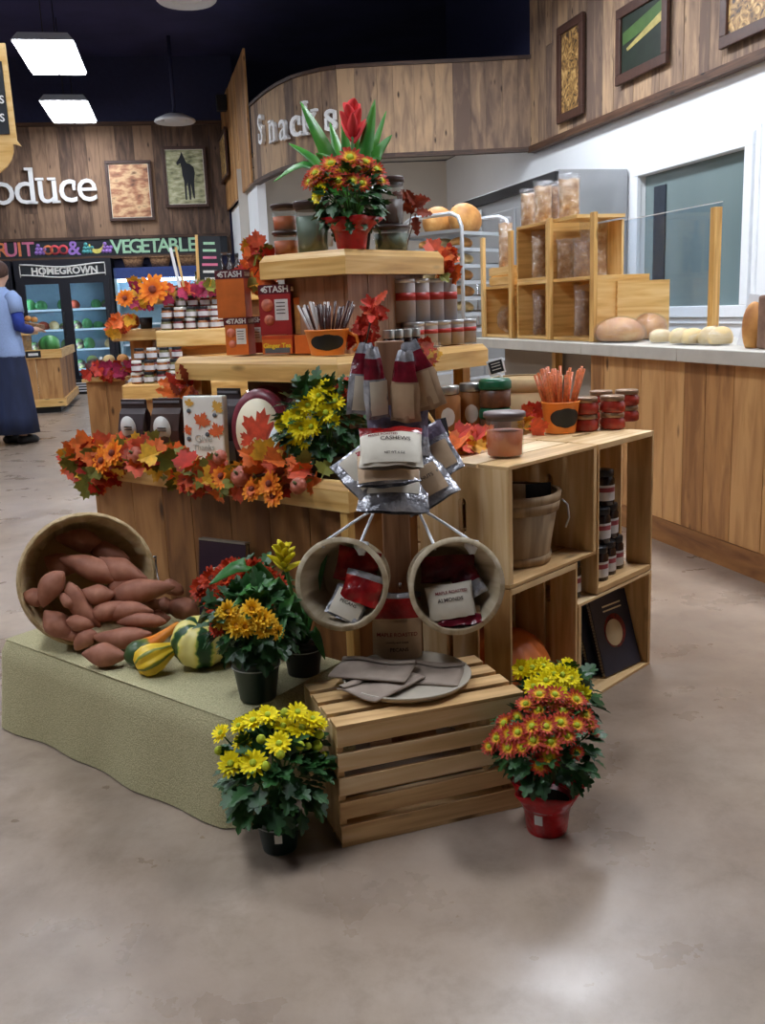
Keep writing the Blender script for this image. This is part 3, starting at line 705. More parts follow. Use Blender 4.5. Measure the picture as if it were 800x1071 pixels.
def mum(name, label, o, potfn, cy, crad, nleaf, L, blooms, kind, R, group=None, buds=(), bulge=.05, leafmat='leaf_dark', low=-.5, depth=0.0, cat='potted plant'):
    """blooms: (px, py[, scale]) in the photograph, set on the plant's dome at the plant's own distance"""
    o = V(o); root = thing(name, label, cat, T(o), group); potfn(root)
    c = o + V((0, 0, cy)); pts = []
    toeye = (EYE - c); toeye.normalize()
    def place(px, py):
        b = on_y(px, py, o.y + depth); dx, dz = (b.x - c.x) / crad[0], (b.z - c.z) / crad[2]
        k = max(0.0, 1 - dx * dx - dz * dz); p = on_y(px, py, o.y + depth - sqrt(k) * crad[1] - .008); return p
    for q in blooms:
        p = place(q[0], q[1]); n = (p - c).normalized() * .7 + toeye * .6 + V((rnd(-.3, .3), rnd(-.2, .2), rnd(0, .4)))
        kk = q[3] if len(q) > 3 else kind
        bloom(root, kk, p, n, R * (q[2] if len(q) > 2 else 1) * rnd(.92, 1.08)); pts.append(p)
    for q in buds: bud(root, place(q[0], q[1]), R * .36 * (q[2] if len(q) > 2 else 1))
    foliage(root, c, crad, nleaf, L, leafmat, stems=pts, base=o + V((0, 0, cy * .45)), low=low)
    return root
F1 = [(231.5, 767), (254, 776, .9), (265, 754, 1.05), (280, 748, .95), (295.6, 760, 1.1), (292, 778, 1.1), (311, 745, .95), (316, 762, 1.1), (327, 752, .9), (242, 799, 1.15), (265, 798, 1.25), (250, 759, .8), (335, 757, .7)]
B1 = [(229, 785), (273, 773), (298, 745), (314, 780), (322, 780, .8), (331, 780, 1.3), (334, 768), (339, 789, .7), (293, 789), (278, 801), (283, 757)]
mum('potted_mum', 'bright yellow mum in a dark green pot on the floor against the burlap cloth', (-.277, 2.075, 0), lambda r: nursery_pot(r, .04, .054, .088, sticker=-1.5), .185, (.112, .10, .115), 210, .055, F1, 'yellow', .031, buds=B1, low=-.62)
F2 = [(520, 772), (532, 782), (558, 774, 1.1), (576, 776), (586, 756), (563, 743), (574, 791), (566, 800, .9), (603, 759), (619, 764, .8), (603, 787, .7), (528, 757), (541, 751), (588, 744), (611, 748), (564, 727), (546, 782, .8), (512, 781, .8), (557, 760), (577, 735), (597, 740), (550, 737), (542, 766), (571, 760), (593, 770, .8), (615, 757), (533, 768), (580, 727), (602, 732)]
mum('potted_mum', 'red and yellow mum in a red foil pot on the floor by the slatted crate', (.368, 2.11, 0), lambda r: foil_pot(r, .048, .06, .088, 1.35, sticker=-2.1, seed=3), .205, (.112, .10, .105), 180, .048, F2, 'flame', .031, low=-.55)
F3 = [(557, 699), (546, 700), (594, 697), (588, 706), (597, 710), (584, 724), (608, 726), (558, 718), (579, 705), (568, 697), (571, 712)]
mum('potted_mum', 'yellow mum behind the red and yellow one, in front of the pumpkin', (.455, 2.43, 0), lambda r: nursery_pot(r, .045, .06, .1), .20, (.095, .09, .09), 80, .055, F3, 'yellow', .032, low=-.7)
F4 = [(239, 641, 1.1), (263, 638), (248, 655, 1.1), (275, 648), (277, 658), (228, 656, .8, 'rust'), (257, 656), (281, 652, .8), (268, 647), (232, 648, .9), (288, 660, .8)]
mum('potted_mum', 'golden orange mum in a dark green pot standing on the burlap cloth', (-.338, 2.31, .286), lambda r: nursery_pot(r, .046, .062, .112), .20, (.105, .09, .09), 190, .055, F4, 'gold', .032, low=-.8)
F5 = [(211, 616), (235, 606), (239, 623), (266, 598), (250, 618), (260, 607), (279, 607), (241, 596), (225, 634, .9), (281, 620), (288, 612), (222, 606), (252, 596), (272, 615), (232, 632, .9), (246, 632)]
mum('potted_mum', 'rust red mum at the back of the burlap cloth beside the dark planner', (-.40, 2.62, .286), lambda r: nursery_pot(r, .05, .065, .11), .175, (.12, .10, .10), 130, .05, F5, 'rust', .041, low=-.7, depth=-.05)
# bromeliads
petal_mat('bract_yellow', [(0, (196, 170, 20)), (1, (246, 230, 40))]); petal_mat('bract_red', [(0, (206, 40, 48)), (1, (244, 84, 84))])
def strap(mb, pts, wmax, m=0, fold=.3):
    """a strap leaf along pts"""
    pts = [V(p) for p in pts]; fine = []
    for i in range(len(pts) - 1):
        for k in range(5):
            t = k / 5; p0 = pts[max(i - 1, 0)]; p1, p2 = pts[i], pts[i + 1]; p3 = pts[min(i + 2, len(pts) - 1)]
            fine.append(.5 * ((2 * p1) + (p2 - p0) * t + (2 * p0 - 5 * p1 + 4 * p2 - p3) * t * t + (3 * p1 - p0 - 3 * p2 + p3) * t ** 3))
    fine.append(pts[-1]); n = len(fine); rows = []
    for i, p in enumerate(fine):
        t = (fine[min(i + 1, n - 1)] - fine[max(i - 1, 0)]).normalized(); sd = t.cross(V((0, 0, 1))); sd = sd.normalized() if sd.length > .05 else V((1, 0, 0)); up = sd.cross(t); vw = t.cross(FWD); vw = vw.normalized() if vw.length > .05 else sd
        vw = -vw if vw.dot(sd) < 0 else vw; sd = (sd * .3 + vw * .7).normalized(); up = sd.cross(t)
        u = i / (n - 1); wd = wmax * (min(1, .55 + u * 1.5) if u < .3 else 1) * (1 - max(0, (u - .45) / .55) ** 1.6) * .5 + .0006
        rows.append(mb.add([p - sd * wd + up * wd * fold, p, p + sd * wd + up * wd * fold]))
    for i in range(n - 1):
        for k in (0, 1): mb.face((rows[i] + k, rows[i] + k + 1, rows[i + 1] + k + 1, rows[i + 1] + k), [(i / n, 0), (i / n, 1), ((i + 1) / n, 1), ((i + 1) / n, 0)], .5, m, True)
def bromeliad(label, o, potfn, base_z, leaves, spike_top, bracts, mat_b, group=None, leafmat='leaf_bright', bl=.05, rise=.55):
    o = V(o); root = thing('bromeliad', label, 'potted plant', T(o), group); potfn(root); b = V((0, 0, base_z))
    for e, bend, wd in leaves:
        mb = MB(); e = V(e) - o; mid = b.lerp(e, .5) + V((0, 0, bend)); strap(mb, [b, mid, e], wd); mb.build('leaf', leafmat, root, solid=.0012)
    top = V(spike_top) - o; mb = MB(); mb.tube([b, b.lerp(top, .5), top], [.007, .006, .005], 8); mb.build('flower_stalk', 'stem_green', root)
    mb = MB()
    for i in range(bracts):
        a = i * 2.4; k = i / bracts; p = top + V((0, 0, -bl * 1.0 + k * bl * 1.1)); d = V((cos(a), sin(a), rise + 1.6 * k)).normalized()
        strap(mb, [p, p + d * bl * .5, p + d * bl * (1.05 - .35 * k) + V((cos(a), sin(a), 0)) * .008], bl * (.30 if rise < 1 else .42), fold=.35)
    mb.build('flower_spike', mat_b, root, solid=.001); return root
bo = V((-.232, 2.47, .286)); by = 2.47
pj = lambda px, py, dy=0: on_y(px, py, by + dy)
bromeliad('yellow-tipped bromeliad in a black pot on the burlap cloth, left of the hanging buckets', bo, lambda r: nursery_pot(r, .043, .055, .09, 'pot_black'), .08,
          [(pj(218, 612, -.20), .13, .042), (pj(242, 636, -.25), .11, .036), (pj(292, 672, -.27), .12, .038), (pj(262, 590, .08), .04, .03), (pj(345, 560, .05), .02, .036), (pj(262, 652, -.27), .14, .034), (pj(318, 668, -.1), .10, .034), (pj(338, 640, .0), .06, .03), (pj(300, 620, .1), .05, .03), (pj(340, 690, -.05), .06, .03), (pj(285, 610, .02), .05, .028)],
          pj(296, 578, -.03), 16, 'bract_yellow', leafmat='leaf_mid', bl=.05)

# ------------------------------------------------------------------ sweet potatoes, gourds, squash, pumpkin
mottled('sweet_potato_skin', [(0.25, (118, 70, 52)), (0.5, (160, 102, 78)), (0.78, (192, 134, 108))], scale=14, detail=8, rough=.62, bump=.12)
POT_CAP = BK_O
def sweet_potato(px, py, lenpx, ang, rpx, where, label, yaw=None):
    if where[0] == 'z': p = on_z(px, py, where[1])
    else:
        d = ray(px, py); pl = BK_O + BK_AX * where[1]; p = EYE + d * ((pl - EYE).dot(BK_AX) / d.dot(BK_AX))
    k = (p - EYE).dot(FWD) / FPX; L, R = lenpx * k, rpx * k
    ca, sa = cos(radians(ang)), sin(radians(ang))
    ax = (RGT * ca - UPV * sa); back = rnd(-.25, .25) if yaw is None else yaw
    flat = V((FWD.x, FWD.y, 0)).normalized(); ax = (ax + flat * back).normalized()
    bend = rnd(-.12, .12) * L; nb_ = rnd(.35, .65); mb = MB(); rows = 14; pts, rr = [], []
    sd = ax.cross(V((0, 0, 1))).normalized()
    e1, e2 = rnd(.55, .9), rnd(.55, .9); ph = rnd(0, 6)
    for i in range(rows + 1):
        u = i / rows; body = (sin(pi * u) ** (e1 if u < nb_ else e2)) * (1 + .10 * sin(7 * u + ph)); 
        pts.append(ax * (L * (u - .5)) + sd.cross(ax) * (bend * sin(pi * u))); rr.append(max(R * body, R * .10))
    mb.tube(pts, rr, 12)
    for i in range(len(mb.v)): mb.v[i] = mb.v[i] + V((rnd(-1, 1), rnd(-1, 1), rnd(-1, 1))) * R * .035
    o = mb.build('sweet_potato', 'sweet_potato_skin', X=T(p), sub=1)
    return tag(o, label, 'sweet potato', 'sweet potatoes spilling from the basket')
for a in ((93, 597, 70, 20, 13, ('p', -.03), 'long sweet potato lying across the upper middle of the basket mouth'), (129, 594, 56, 25, 14, ('p', .0), 'sweet potato at the upper right of the basket mouth with a pale sticker', None, 1),
          (56, 617, 46, -58, 13, ('p', .02), 'sweet potato leaning upright at the left of the basket mouth'), (89, 632, 58, 58, 12, ('p', .05), 'tapering sweet potato pointing steeply down in the middle of the spill'),
          (102, 619, 36, 8, 11, ('p', .04), 'short plump sweet potato below the long upper one'), (147, 621, 74, -11, 14, ('z', .435), 'long sweet potato reaching out of the basket to the right'),
          (61, 651, 40, 38, 13, ('p', .03), 'sweet potato at the lower left inside the basket rim'), (69, 629, 20, 50, 7, ('p', .05), 'sweet potato seen end-on with a pale tip, left of the steep one'),
          (130, 644, 64, -9, 11, ('z', .385), 'sweet potato lying level just under the long right-hand one'), (148, 651, 56, -3, 9, ('z', .37), 'thin sweet potato pointing right, second row from the front'),
          (127, 664, 66, -5, 12, ('z', .345), 'long sweet potato in the front of the spill above the fat one'), (90, 671, 30, -40, 10, ('z', .325), 'small sweet potato tilted at the left end of the spill'),
          (109, 685, 48, 3, 12.5, ('z', .32), 'fat sweet potato lying foremost on the burlap'), (191, 640, 34, 12, 14, ('z', .345), 'round sweet potato at the right end of the spill'),
          (173, 632, 26, 20, 10, ('z', .37), 'small sweet potato tucked behind the round right-hand one'), (180, 616, 26, 25, 9, ('z', .42), 'stubby sweet potato behind the tip of the long right-hand one'),
          (36, 624, 24, 20, 11, ('p', -.02), 'dark sweet potato at the far left inside the basket'), (78, 665, 26, -5, 7, ('z', .34), 'thin sweet potato tip at the left of the spill'),
          (84, 652, 30, 15, 10, ('p', .06), 'shaded sweet potato between the steep one and the basket rim'), (66, 588, 44, 10, 12, ('p', -.1), 'shaded sweet potato deep in the basket at upper left'),
          (114, 577, 50, 18, 12, ('p', -.1), 'shaded sweet potato deep in the basket at upper right'), (84, 568, 56, 8, 12, ('p', -.14), 'topmost shaded sweet potato deep in the basket'),
          (155, 634, 28, 30, 8, ('z', .385), 'small sweet potato under the long right-hand one'), (165, 643, 30, 10, 8, ('z', .36), 'small brown sweet potato left of the round one'),
          (112, 636, 40, -15, 11, ('p', .06), 'half hidden sweet potato in the middle of the spill'), (130, 610, 40, -30, 12, ('p', .0), 'half hidden sweet potato at the right inside the basket')):
    t = sweet_potato(*a[:7], yaw=a[7] if len(a) > 7 else None)
    if len(a) > 8:
        mb = MB(); mb.box((0, 0, 0), (.018, .0012, .018)); o = mb.build('sticker', 'tag_white'); p = on_y(125, 592, t.location.y - .042); o.parent = t; o.matrix_local = t.matrix_world.inverted() @ T(p) @ rz(-.3) @ rx(-.3)
mottled('squash_skin', [(0.0, (236, 220, 130)), (1, (246, 232, 160))], scale=8)
def rib_mat(name, cols, n, wig=.5):
    """stripes that follow the ribs, from the angle round the object's own Z"""
    m, nt, b = _new(name); L = nt.links.new; tc = N(nt, 'ShaderNodeTexCoord'); sp = N(nt, 'ShaderNodeSeparateXYZ'); L(tc.outputs['Object'], sp.inputs[0])
    at = N(nt, 'ShaderNodeMath', operation='ARCTAN2'); L(sp.outputs[1], at.inputs[0]); L(sp.outputs[0], at.inputs[1])
    nz = N(nt, 'ShaderNodeTexNoise'); nz.inputs['Scale'].default_value = 30; L(tc.outputs['Object'], nz.inputs['Vector'])
    ma = N(nt, 'ShaderNodeMath', operation='MULTIPLY_ADD'); L(nz.outputs[0], ma.inputs[0]); ma.inputs[1].default_value = wig; ml = N(nt, 'ShaderNodeMath', operation='MULTIPLY'); L(at.outputs[0], ml.inputs[0]); ml.inputs[1].default_value = n; L(ml.outputs[0], ma.inputs[2])
    sn = N(nt, 'ShaderNodeMath', operation='SINE'); L(ma.outputs[0], sn.inputs[0]); ad = N(nt, 'ShaderNodeMath', operation='MULTIPLY_ADD'); L(sn.outputs[0], ad.inputs[0]); ad.inputs[1].default_value = .5; ad.inputs[2].default_value = .5
    L(ramp(nt, ad.outputs[0], [(p, s2l(c)) for p, c in cols]), b.inputs['Base Color']); b.inputs['Roughness'].default_value = .4
rib_mat('squash_stripes', [(0.2, (240, 226, 140)), (.5, (232, 214, 110)), (.6, (150, 170, 70)), (.75, (34, 74, 40))], 5, 3.0)
rib_mat('gourd_stripes', [(0.2, (240, 200, 50)), (.62, (232, 190, 40)), (.82, (110, 120, 40))], 6, 1.5)
mottled('gourd_two_tone', [(0.0, (64, 90, 44)), (0.40, (92, 110, 50)), (0.5, (232, 130, 40)), (1.0, (240, 150, 56))], scale=.001, coord='Generated')
def two_tone(name, stops, axis=2, rough=.4, coord='Generated', mul=1.0):
    m, nt, b = _new(name); tc = N(nt, 'ShaderNodeTexCoord'); sp = N(nt, 'ShaderNodeSeparateXYZ'); nt.links.new(tc.outputs[coord], sp.inputs[0])
    nz = N(nt, 'ShaderNodeTexNoise'); nz.inputs['Scale'].default_value = 6; nt.links.new(tc.outputs[coord], nz.inputs['Vector'])
    ma = N(nt, 'ShaderNodeMath', operation='MULTIPLY_ADD'); nt.links.new(nz.outputs[0], ma.inputs[0]); ma.inputs[1].default_value = .12; nt.links.new(sp.outputs[axis], ma.inputs[2])
    nt.links.new(ramp(nt, ma.outputs[0], [(p, s2l(c)) for p, c in stops]), b.inputs['Base Color']); b.inputs['Roughness'].default_value = rough
two_tone('spoon_gourd', [(.30, (58, 84, 44)), (.42, (120, 124, 50)), (.46, (234, 130, 36)), (1, (240, 156, 60))])
plain('dry_stem', (96, 100, 60), .8, noise=.3)
def ribbed(R, Hh, ribs, depth, seg=60, rows=18, dent=.25):
    mb = MB(); prof = []
    for i in range(rows + 1):
        a = -pi / 2 + pi * i / rows; r = R * cos(a) ** .8; z = Hh / 2 * sin(a) * (1 - dent * (1 - min(1, r / (R * .5))) if abs(sin(a)) > .5 else 1); prof.append((max(r, .0008), z))
    mb.lathe(prof, seg, wob=lambda a, i: 1 - depth * (abs(cos(a * ribs / 2)) ** 3) * (1 if 0 < i < rows else 0)); return mb
p = on_z(209, 670, .36)
sq = thing('striped_squash', 'round cream squash striped dark green, on the burlap beside the golden mum', 'squash', T(p.x, p.y, .357) @ rx(.25) @ ry(.15))
ribbed(.082, .135, 10, .07).build('body', 'squash_stripes', sq); mb = MB(); mb.tube([(0, 0, .055), (.003, 0, .08), (.014, .004, .096)], [.010, .007, .009], 8); mb.build('stem', 'dry_stem', sq)
p = on_z(160, 690, .325)
yg = thing('yellow_gourd', 'small ribbed yellow gourd at the front of the burlap', 'gourd', frame(V((p.x, p.y, .329)), *(lambda z: (z.cross(V((0, 0, 1))).normalized(), z.cross(z.cross(V((0, 0, 1)))).normalized() , z))(V((.8, .35, .3)).normalized())))
mb = MB(); mb.lathe([(.001, -.05), (.02, -.049), (.036, -.036), (.042, -.015), (.038, .012), (.026, .038), (.017, .06), (.012, .075), (.001, .077)], 40, wob=lambda a, i: 1 + .13 * cos(a * 8) * (0 < i < 8)); mb.build('body', 'gourd_stripes', yg)
mb = MB(); mb.tube([(0, 0, .074), (.003, 0, .09)], [.008, .007], 8); mb.build('stem', 'dry_stem', yg)
p = on_z(143, 684, .325); q = on_z(190, 651, .37); zz = (q - p).normalized(); L_ = (q - p).length
og = thing('spoon_gourd', 'orange spoon gourd with a green bulb end leaning on the sweet potatoes', 'gourd', frame(p, zz.orthogonal().normalized(), zz.cross(zz.orthogonal().normalized()), zz))
mb = MB(); mb.lathe([(.001, -.034), (.02, -.03), (.034, -.010), (.036, .01), (.028, .036), (.019, .066), (.014, L_ * .62), (.012, L_ * .88), (.010, L_ * .93), (.001, L_ * .94)], 28); mb.build('body', 'spoon_gourd', og)
mb = MB(); mb.tube([(0, 0, L_ * .92), (0, .003, L_ * 1.0), (.004, .006, L_ * 1.06)], [.008, .006, .005], 8); mb.build('stem', 'dry_stem', og)
mottled('pumpkin_skin', [(0.3, (196, 92, 34)), (0.7, (226, 124, 56))], scale=10, detail=4, rough=.45)
p = Cw(.178, .160, 0)
pk = thing('pumpkin', 'large orange pumpkin in the lower left crate of the shelves', 'pumpkin', T(p.x, p.y, .150))
ribbed(.155, .255, 14, .06).build('body', 'pumpkin_skin', pk); mb = MB(); mb.tube([(0, 0, .09), (0, .005, .15), (.01, .012, .20), (.02, .015, .22)], [.030, .020, .016, .018], 8); mb.build('stem', 'dry_stem', pk)
# ------------------------------------------------------------------ bags of nuts
mottled('silver_film', [(0.3, (120, 120, 128)), (0.7, (206, 206, 212))], scale=26, detail=4, rough=.22, bump=.7, metal=.35)
mottled('kraft', [(0.3, (150, 118, 90)), (0.7, (186, 154, 122))], scale=14, detail=4, rough=.7, bump=.25)
mottled('label_cream', [(0.3, (206, 196, 178)), (0.7, (226, 218, 202))], scale=14, detail=3, rough=.65, bump=.15)
mottled('label_tan', [(0.3, (180, 150, 118)), (0.7, (204, 176, 144))], scale=14, detail=3, rough=.7, bump=.15)
mottled('bag_red', [(0.3, (104, 16, 20)), (0.6, (160, 28, 28)), (0.8, (206, 80, 60))], scale=20, detail=3, rough=.25, bump=.5)
mottled('bag_maroon', [(0.3, (70, 14, 26)), (0.7, (126, 26, 40))], scale=20, detail=3, rough=.22, bump=.5)
mottled('bag_violet', [(0.3, (96, 84, 108)), (0.7, (150, 140, 160))], scale=20, detail=3, rough=.25, bump=.6)
mottled('paper_grey', [(0.3, (128, 112, 100)), (0.7, (160, 144, 130))], scale=10, detail=4, rough=.8, bump=.2)
plain('ink', (58, 42, 38), .8); plain('ink_red', (128, 40, 36), .8)
def puff(u, v, p=.55): return (max(0, sin(pi * u)) ** p) * (max(0, sin(pi * v)) ** p)
def pouch_mb(w, h, t, mfn=None, seed=0, wr=.010, pinch=0.0, nu=12, nv=14):
    """a filled bag in XZ (base z=0), front -Y; crimped ends"""
    rg = random.Random(seed); a, b, c, d = [rg.uniform(0, 6) for _ in range(4)]; mb = MB()
    def side(sg):
        def f(u, v):
            e = puff(u, .04 + .92 * v) ; k = 1 - pinch * (v - .5) * 2 if v > .5 else 1
            x = (u - .5) * w * k * (1 - .05 * sin(pi * v)) ; z = v * h + .012 * h * sin(9 * u + a) * (abs(v - .5) * 2) ** 3
            y = sg * (t / 2 * e) + wr * (sin(7 * u + 5 * v + b) * .4 + sin(13 * v - 4 * u + c) * .35 + sin(17 * u + d) * .25) * (.3 + .7 * (1 - e))
            return V((x, y, z))
        return f
    mb.grid(side(-1), nu, nv, mfn=mfn); g = MB(); f2 = side(1); mb.grid(lambda u, v: f2(1 - u, v), nu, nv, mfn=(lambda u, v: mfn(1 - u, v)) if mfn else None)
    return mb
def nut_bag(label, X, w, h, t, mats, band, lab=None, labmat='label_cream', words_=(), seed=0, group='bags of nuts on the post', pinch=0.0, name='nut_bag'):
    """band: list of (v limit, material index) from the bottom up"""
    def mf(u, v):
        for lim, k in band:
            if v < lim: return k
        return band[-1][1]
    r = thing(name, label, 'bag', X, group); pouch_mb(w, h, t, mf, seed, pinch=pinch).build('pouch', mats, r)
    if lab:
        z0, z1, fx = lab; mb = MB()
        mb.grid(lambda u, v: V(((u - .5) * w * fx, -(t / 2 * puff(.5 + (u - .5) * fx, .04 + .92 * (z0 + (z1 - z0) * v)) + .004), h * (z0 + (z1 - z0) * v))), 10, 6)
        o = mb.build('paper_label', labmat, r)
        for body, sz, vz, mt, xx in words_:
            me = text_mesh(body, sz, 0, .0002)
            for q in me.vertices:
                x, z = q.co.x + xx, q.co.z + h * vz
                q.co = V((x, -(t / 2 * puff(min(.99, max(.01, .5 + x / w)), .04 + .92 * min(1, max(0, z / h))) + .006), z))
            me.materials.clear(); me.materials.append(M[mt]); q = bpy.data.objects.new('lettering', me); COL.objects.link(q); q.parent = o
    return r
def facing(p, tilt=0.0, roll=0.0, yaw=0.0, at='base'):
    """frame at p whose -Y looks to the aisle; tilt leans its top away, roll turns it in the picture"""
    return T(V(p)) @ rz(FACE_ME(p) * 0 + atan2(-p[0], p[1]) + yaw) @ rx(-tilt) @ ry(roll)
pp = lambda px, py, y: on_y(px, py, y)
SR = ['silver_film', 'bag_red', 'bag_violet']
# the fan of bags at the middle of the post
nut_bag('silver nut bag at the back of the fan, its violet top round the post', facing(pp(417, 478, 2.52), .25), .17, .14, .05, SR, [(.35, 0), (1, 2)], seed=1)
nut_bag('nut bag hanging down to the left of the fan, lettered MACADAMIA', facing(pp(360, 506, 2.46), .5, .95, .1), .12, .17, .045, SR, [(.8, 0), (1, 2)], (.12, .75, .8), 'label_cream', [('MACADAMIA', .012, .5, 'ink', .0), ('MAPLE ROASTED', .0085, .66, 'ink_red', .0)], seed=2)
nut_bag('silver nut bag hanging down to the right of the fan', facing(pp(456, 527, 2.46), .55, -.55, -.1), .15, .17, .05, SR, [(1, 0)], (.12, .6, .7), 'label_tan', [('WALNUTS', .014, .4, 'ink', 0)], seed=3)
nut_bag('grey nut bag turned edge-on at the right of the post', facing(pp(470, 497, 2.52), .35, -.6, -.4), .10, .15, .05, SR, [(.7, 0), (1, 2)], (.1, .6, .8), 'label_tan', seed=4)
nut_bag('lowest nut bag of the fan, silver with a crumpled bottom edge', facing(pp(411, 536, 2.42), .75, .05), .19, .15, .05, SR, [(1, 0)], (.3, .8, .72), 'label_cream', [('ALMONDS', .014, .5, 'ink', 0), ('MAPLE ROASTED', .011, .68, 'ink_red', 0)], seed=5)
nut_bag('tan nut bag second from the top of the fan', facing(pp(407, 507, 2.40), .85, -.03), .165, .115, .05, SR, [(.85, 0), (1, 1)], (.03, .8, .95), 'label_tan', [('MAPLE ROASTED', .012, .55, 'ink', 0)], seed=6)
nut_bag('topmost nut bag of the fan with a red top, lettered CASHEWS', facing(pp(409, 489, 2.385), .8, .02), .165, .125, .055, ['label_cream', 'bag_red'], [(.76, 0), (1, 1)], (.05, .74, .9), 'label_cream', [('CASHEWS', .017, .56, 'ink', .012), ('MAPLE ROASTED', .010, .68, 'ink_red', -.02), ('NET WT. 6 OZ', .008, .22, 'ink', .01)], seed=7)
# four bags hanging by their tops from the head of the post
for k, (px, py, y, w_, roll, yaw, lab) in enumerate(((377, 433, 2.52, .075, .10, .9, 'nut bag hanging farthest left at the head of the post'), (395, 438, 2.50, .062, -.06, 1.1, 'nut bag hanging close against the left side of the post head'),
                                     (424, 441, 2.50, .075, .05, -.9, 'kraft nut bag hanging close against the right side of the post head'), (450, 428, 2.53, .085, -.28, -.7, 'kraft nut bag slanting out at the right of the post head'))):
    nut_bag(lab, facing(pp(px, py, y), -.05, roll, yaw * .4), w_ * 1.15, .185, .05, ['kraft' if k > 1 else 'silver_film', 'bag_maroon', 'silver_film'], [(.60, 0), (.86, 1), (1, 2)], (.06, .55, .7), 'label_tan' if k > 1 else 'label_cream', seed=20 + k, pinch=.55)
nut_bag('kraft-labelled nut bag low on the post, lettered MAPLE ROASTED PECANS', facing(pp(416, 692, 2.46), .12, .01), .135, .19, .05, ['label_tan', 'bag_red', 'silver_film'], [(.62, 0), (.95, 1), (1, 2)], (.02, .60, .98), 'label_tan', [('MAPLE ROASTED', .0145, .42, 'ink_red', 0), ('PECANS', .014, .2, 'ink', .005), ('crunchy and sweet', .008, .31, 'ink', 0)], seed=31)
# bags lying in the hanging buckets
def in_bucket(t, x, y, z, roll, tilt, yaw, w, h, th, lab, words_, band, mats, label, labmat='label_cream', seed=0):
    p = t.matrix_world @ V((x, y, z)); nut_bag(label, facing(p, tilt, roll, yaw), w, h, th, mats, band, lab, labmat, words_, seed, 'bags of nuts in the hanging buckets')
in_bucket(bl, .018, -.005, .10, .25, .35, 0, .115, .09, .04, None, (), [(1, 0)], ['bag_red', 'silver_film'], 'red nut bag at the back of the left hanging bucket', seed=41)
in_bucket(bl, .035, -.055, .14, .35, .45, 0, .105, .085, .04, None, (), [(.8, 0), (1, 1)], ['bag_red', 'silver_film'], 'red nut bag with a clear edge in the middle of the left hanging bucket', seed=42)
in_bucket(bl, -.008, -.096, .145, .5, .5, 0, .10, .085, .036, (.05, .9, .8), [('PECANS', .013, .5, 'ink', 0)], [(1, 0)], ['silver_film', 'bag_red'], 'silvery pale nut bag at the front of the left hanging bucket', seed=43)
in_bucket(br, .0, -.0, .08, -.05, .4, 0, .15, .07, .04, None, (), [(1, 0)], ['bag_maroon', 'silver_film'], 'dark maroon nut bag at the back of the right hanging bucket', seed=44)
in_bucket(br, .06, -.04, .125, -.5, .4, .0, .075, .08, .034, None, (), [(.5, 1), (1, 0)], ['bag_maroon', 'silver_film'], 'maroon and silver nut bag at the right side of the right hanging bucket', seed=45)
in_bucket(br, -.008, -.092, .145, -.14, .35, 0, .125, .095, .045, (.06, .95, .9), [('ALMONDS', .014, .55, 'ink', 0), ('MAPLE ROASTED', .011, .76, 'ink_red', .005)], [(1, 0)], ['label_cream', 'bag_maroon'], 'cream nut bag lettered ALMONDS in the right hanging bucket', seed=46)
in_bucket(br, .005, -.104, .162, -.12, 1.0, 0, .12, .06, .02, None, (), [(.4, 1), (1, 0)], ['kraft', 'bag_maroon'], 'flattened nut bag under the almonds at the mouth of the right hanging bucket', seed=47)

# ------------------------------------------------------------------ round tray with paper bags on the slatted crate
plain('tray_grey', (176, 166, 150), .6, noise=.08)
tc_ = V((.045, 2.31, .3125))
tr = thing('round_tray', 'round shallow grey tray on top of the slatted crate', 'tray', T(tc_))
mb = MB(); mb.lathe([(.001, 0), (.135, 0), (.15, .004), (.163, .016), (.166, .022), (.160, .022), (.148, .010), (.133, .006), (.001, .006)], 56); mb.build('dish', 'tray_grey', tr)
def paper_bag(label, p, yaw, w, h, lift, seed):
    rg = random.Random(seed); r = thing('paper_bag', label, 'bag', T(V(p)) @ rz(yaw), 'flat paper bags on the round tray'); mb = MB()
    f = lambda u, v: V(((u - .5) * w, (v - .5) * h, lift * (max(0, u - .35) ** 1.3 + max(0, .3 - v) * .8) + .004 * sin(8 * u + seed) * sin(6 * v)))
    mb.grid(f, 12, 12); mb.build('sheet', 'paper_grey', r, solid=.005)
    mb = MB(); mb.grid(lambda u, v: f(u, .80 + .2 * v) + V((0, 0, .006 + .004 * sin(pi * v))), 12, 3); mb.build('folded_end', 'paper_grey', r, solid=.001)
paper_bag('flat grey paper bag lying lowest at the right of the tray', tc_ + V((.06, .02, .010)), -.25, .17, .14, .0, 3)
paper_bag('flat grey paper bag overhanging the front left of the tray', tc_ + V((-.065, -.055, .02)), .85, .19, .13, .0, 5)
paper_bag('topmost grey paper bag on the tray, a corner sticking out left', tc_ + V((-.085, .01, .031)), -.30, .20, .13, .0, 9)

